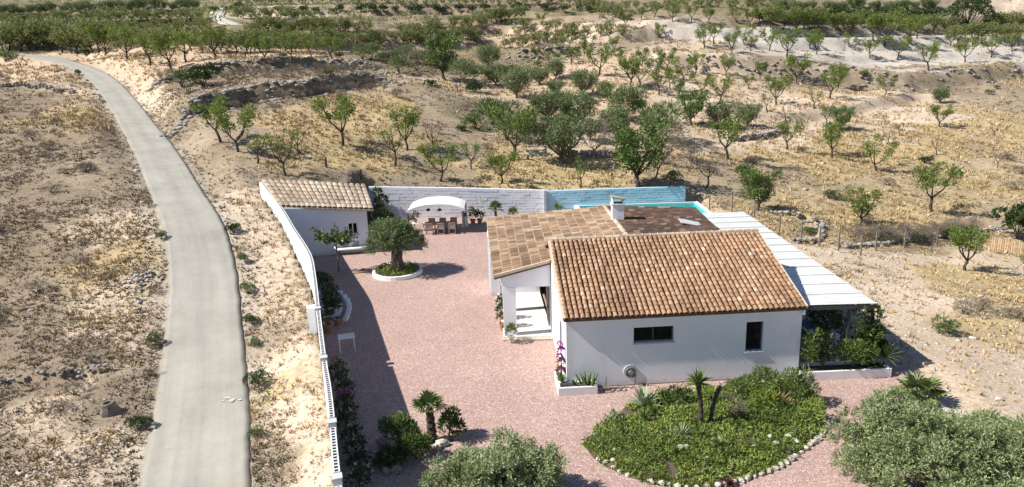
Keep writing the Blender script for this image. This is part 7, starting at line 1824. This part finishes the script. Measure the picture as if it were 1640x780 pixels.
# scrub and rows of small trees too far off to tell apart, along the far terraces
g = np.random.default_rng(97); n = 60000; y = 135 * (330 / 135) ** g.uniform(0, 1, n); x = g.uniform(-1, 1, n) * (y * .82 + 12)
z = hgt(x, y); q_ = h_base(x, y) / 3.1 + .25 * fbm(x * .03, y * .03, 2, 3); fr = q_ - np.floor(q_); dens = fbm(x * .035, y * .035, 4, 55)
px_ = x / y * FPX + 820
left = np.clip((900 - px_) / 500, 0, 1)
k = ((np.abs(fr - .45) < .07 + .10 * left) | (fr > .93)) & (g.uniform(0, 1, n) < np.clip(.06 + 1.1 * dens + .20 * left, 0, .5) * np.where(px_ > 850, .45, 1)) & (road_dist(x, y)[0] > 11) & ~((px_ > 1000) & (y < 190)) & ~((np.abs(x + 62) < 12) & (y > 160) & (y < 215))
x, y, z, fr = x[k][:1500], y[k][:1500], z[k][:1500], fr[k][:1500]
r = g.uniform(.7, 1.5, len(x)); cen = np.column_stack([x, y, z + r * .75])
per = 22; C_ = np.repeat(cen, per, 0); R_ = np.repeat(r, per); dd = unit(g.normal(size=C_.shape)); P_ = C_ + dd * R_[:, None] * g.uniform(.5, 1.05, (len(C_), 1)) * np.array([1.15, 1.15, .75])
V, F = leaf_quads(P_, unit(dd + np.array([0, 0, .4]) + g.normal(size=P_.shape) * .5), .55 * g.uniform(.7, 1.3, len(P_)), .34, g)
tag(link('far_woodland', np_mesh('far_woodland', V, F, M['leaf_far'])), kind='stuff')

# dark stones laid bare on the two banks
g = np.random.default_rng(98); XX = []; 
for w, A_, wf, reach in BANKS[:2] + BANKS[3:4] + BANKS[5:6]:
    P_ = catmull_(np.array([(p_[0], p_[1], 0.) for p_ in w]), 30); nn = 420 if A_ > 1.6 and wf <= 1 else 170; i_ = g.integers(0, len(P_), nn); XX.append(P_[i_][:, :2] + g.normal(size=(nn, 2)) * .9)
XX = np.concatenate(XX); x, y = XX[:, 0], XX[:, 1]; z = hgt(x, y); n = len(x); r_ = g.uniform(.12, .34, n); a = g.uniform(0, 6.3, n); ca, sa = np.cos(a), np.sin(a)
vx = sv_[None, :, 0] * ca[:, None] - sv_[None, :, 1] * sa[:, None]; vy = sv_[None, :, 0] * sa[:, None] + sv_[None, :, 1] * ca[:, None]
V = np.stack([x[:, None] + vx * r_[:, None] * 1.2, y[:, None] + vy * r_[:, None], z[:, None] + (sv_[None, :, 2] + .15) * r_[:, None]], -1).reshape(-1, 3)
F = (qf[None] + (np.arange(n) * len(sv_))[:, None, None]).reshape(-1, 4); tag(link('bank_rubble', np_mesh('bank_rubble', V, F, M['rock_grey'])), kind='stuff')


# chalky white splash marks on the lane
for k, (px_, py_, sx_, sy_) in enumerate([(364, 637, .16, .06), (371, 641, .18, .10), (384, 640, .10, .04), (358, 642, .07, .04)]):
    p_ = march(px_, py_, lambda a, b: road_dist(np.asarray(a), np.asarray(b))[1] + .03); q = random.Random(k); mb = MB()
    vs = [(p_[0] + sx_ * q.uniform(.6, 1.2) * math.cos(t), p_[1] + sy_ * 2 * q.uniform(.6, 1.2) * math.sin(t), p_[2] + .012) for t in np.linspace(0, 2 * PI, 10)[:-1]]
    mb.add(vs, [tuple(range(9))]); tag(mb.build('road_marking', M['rock_pale']), kind='structure')
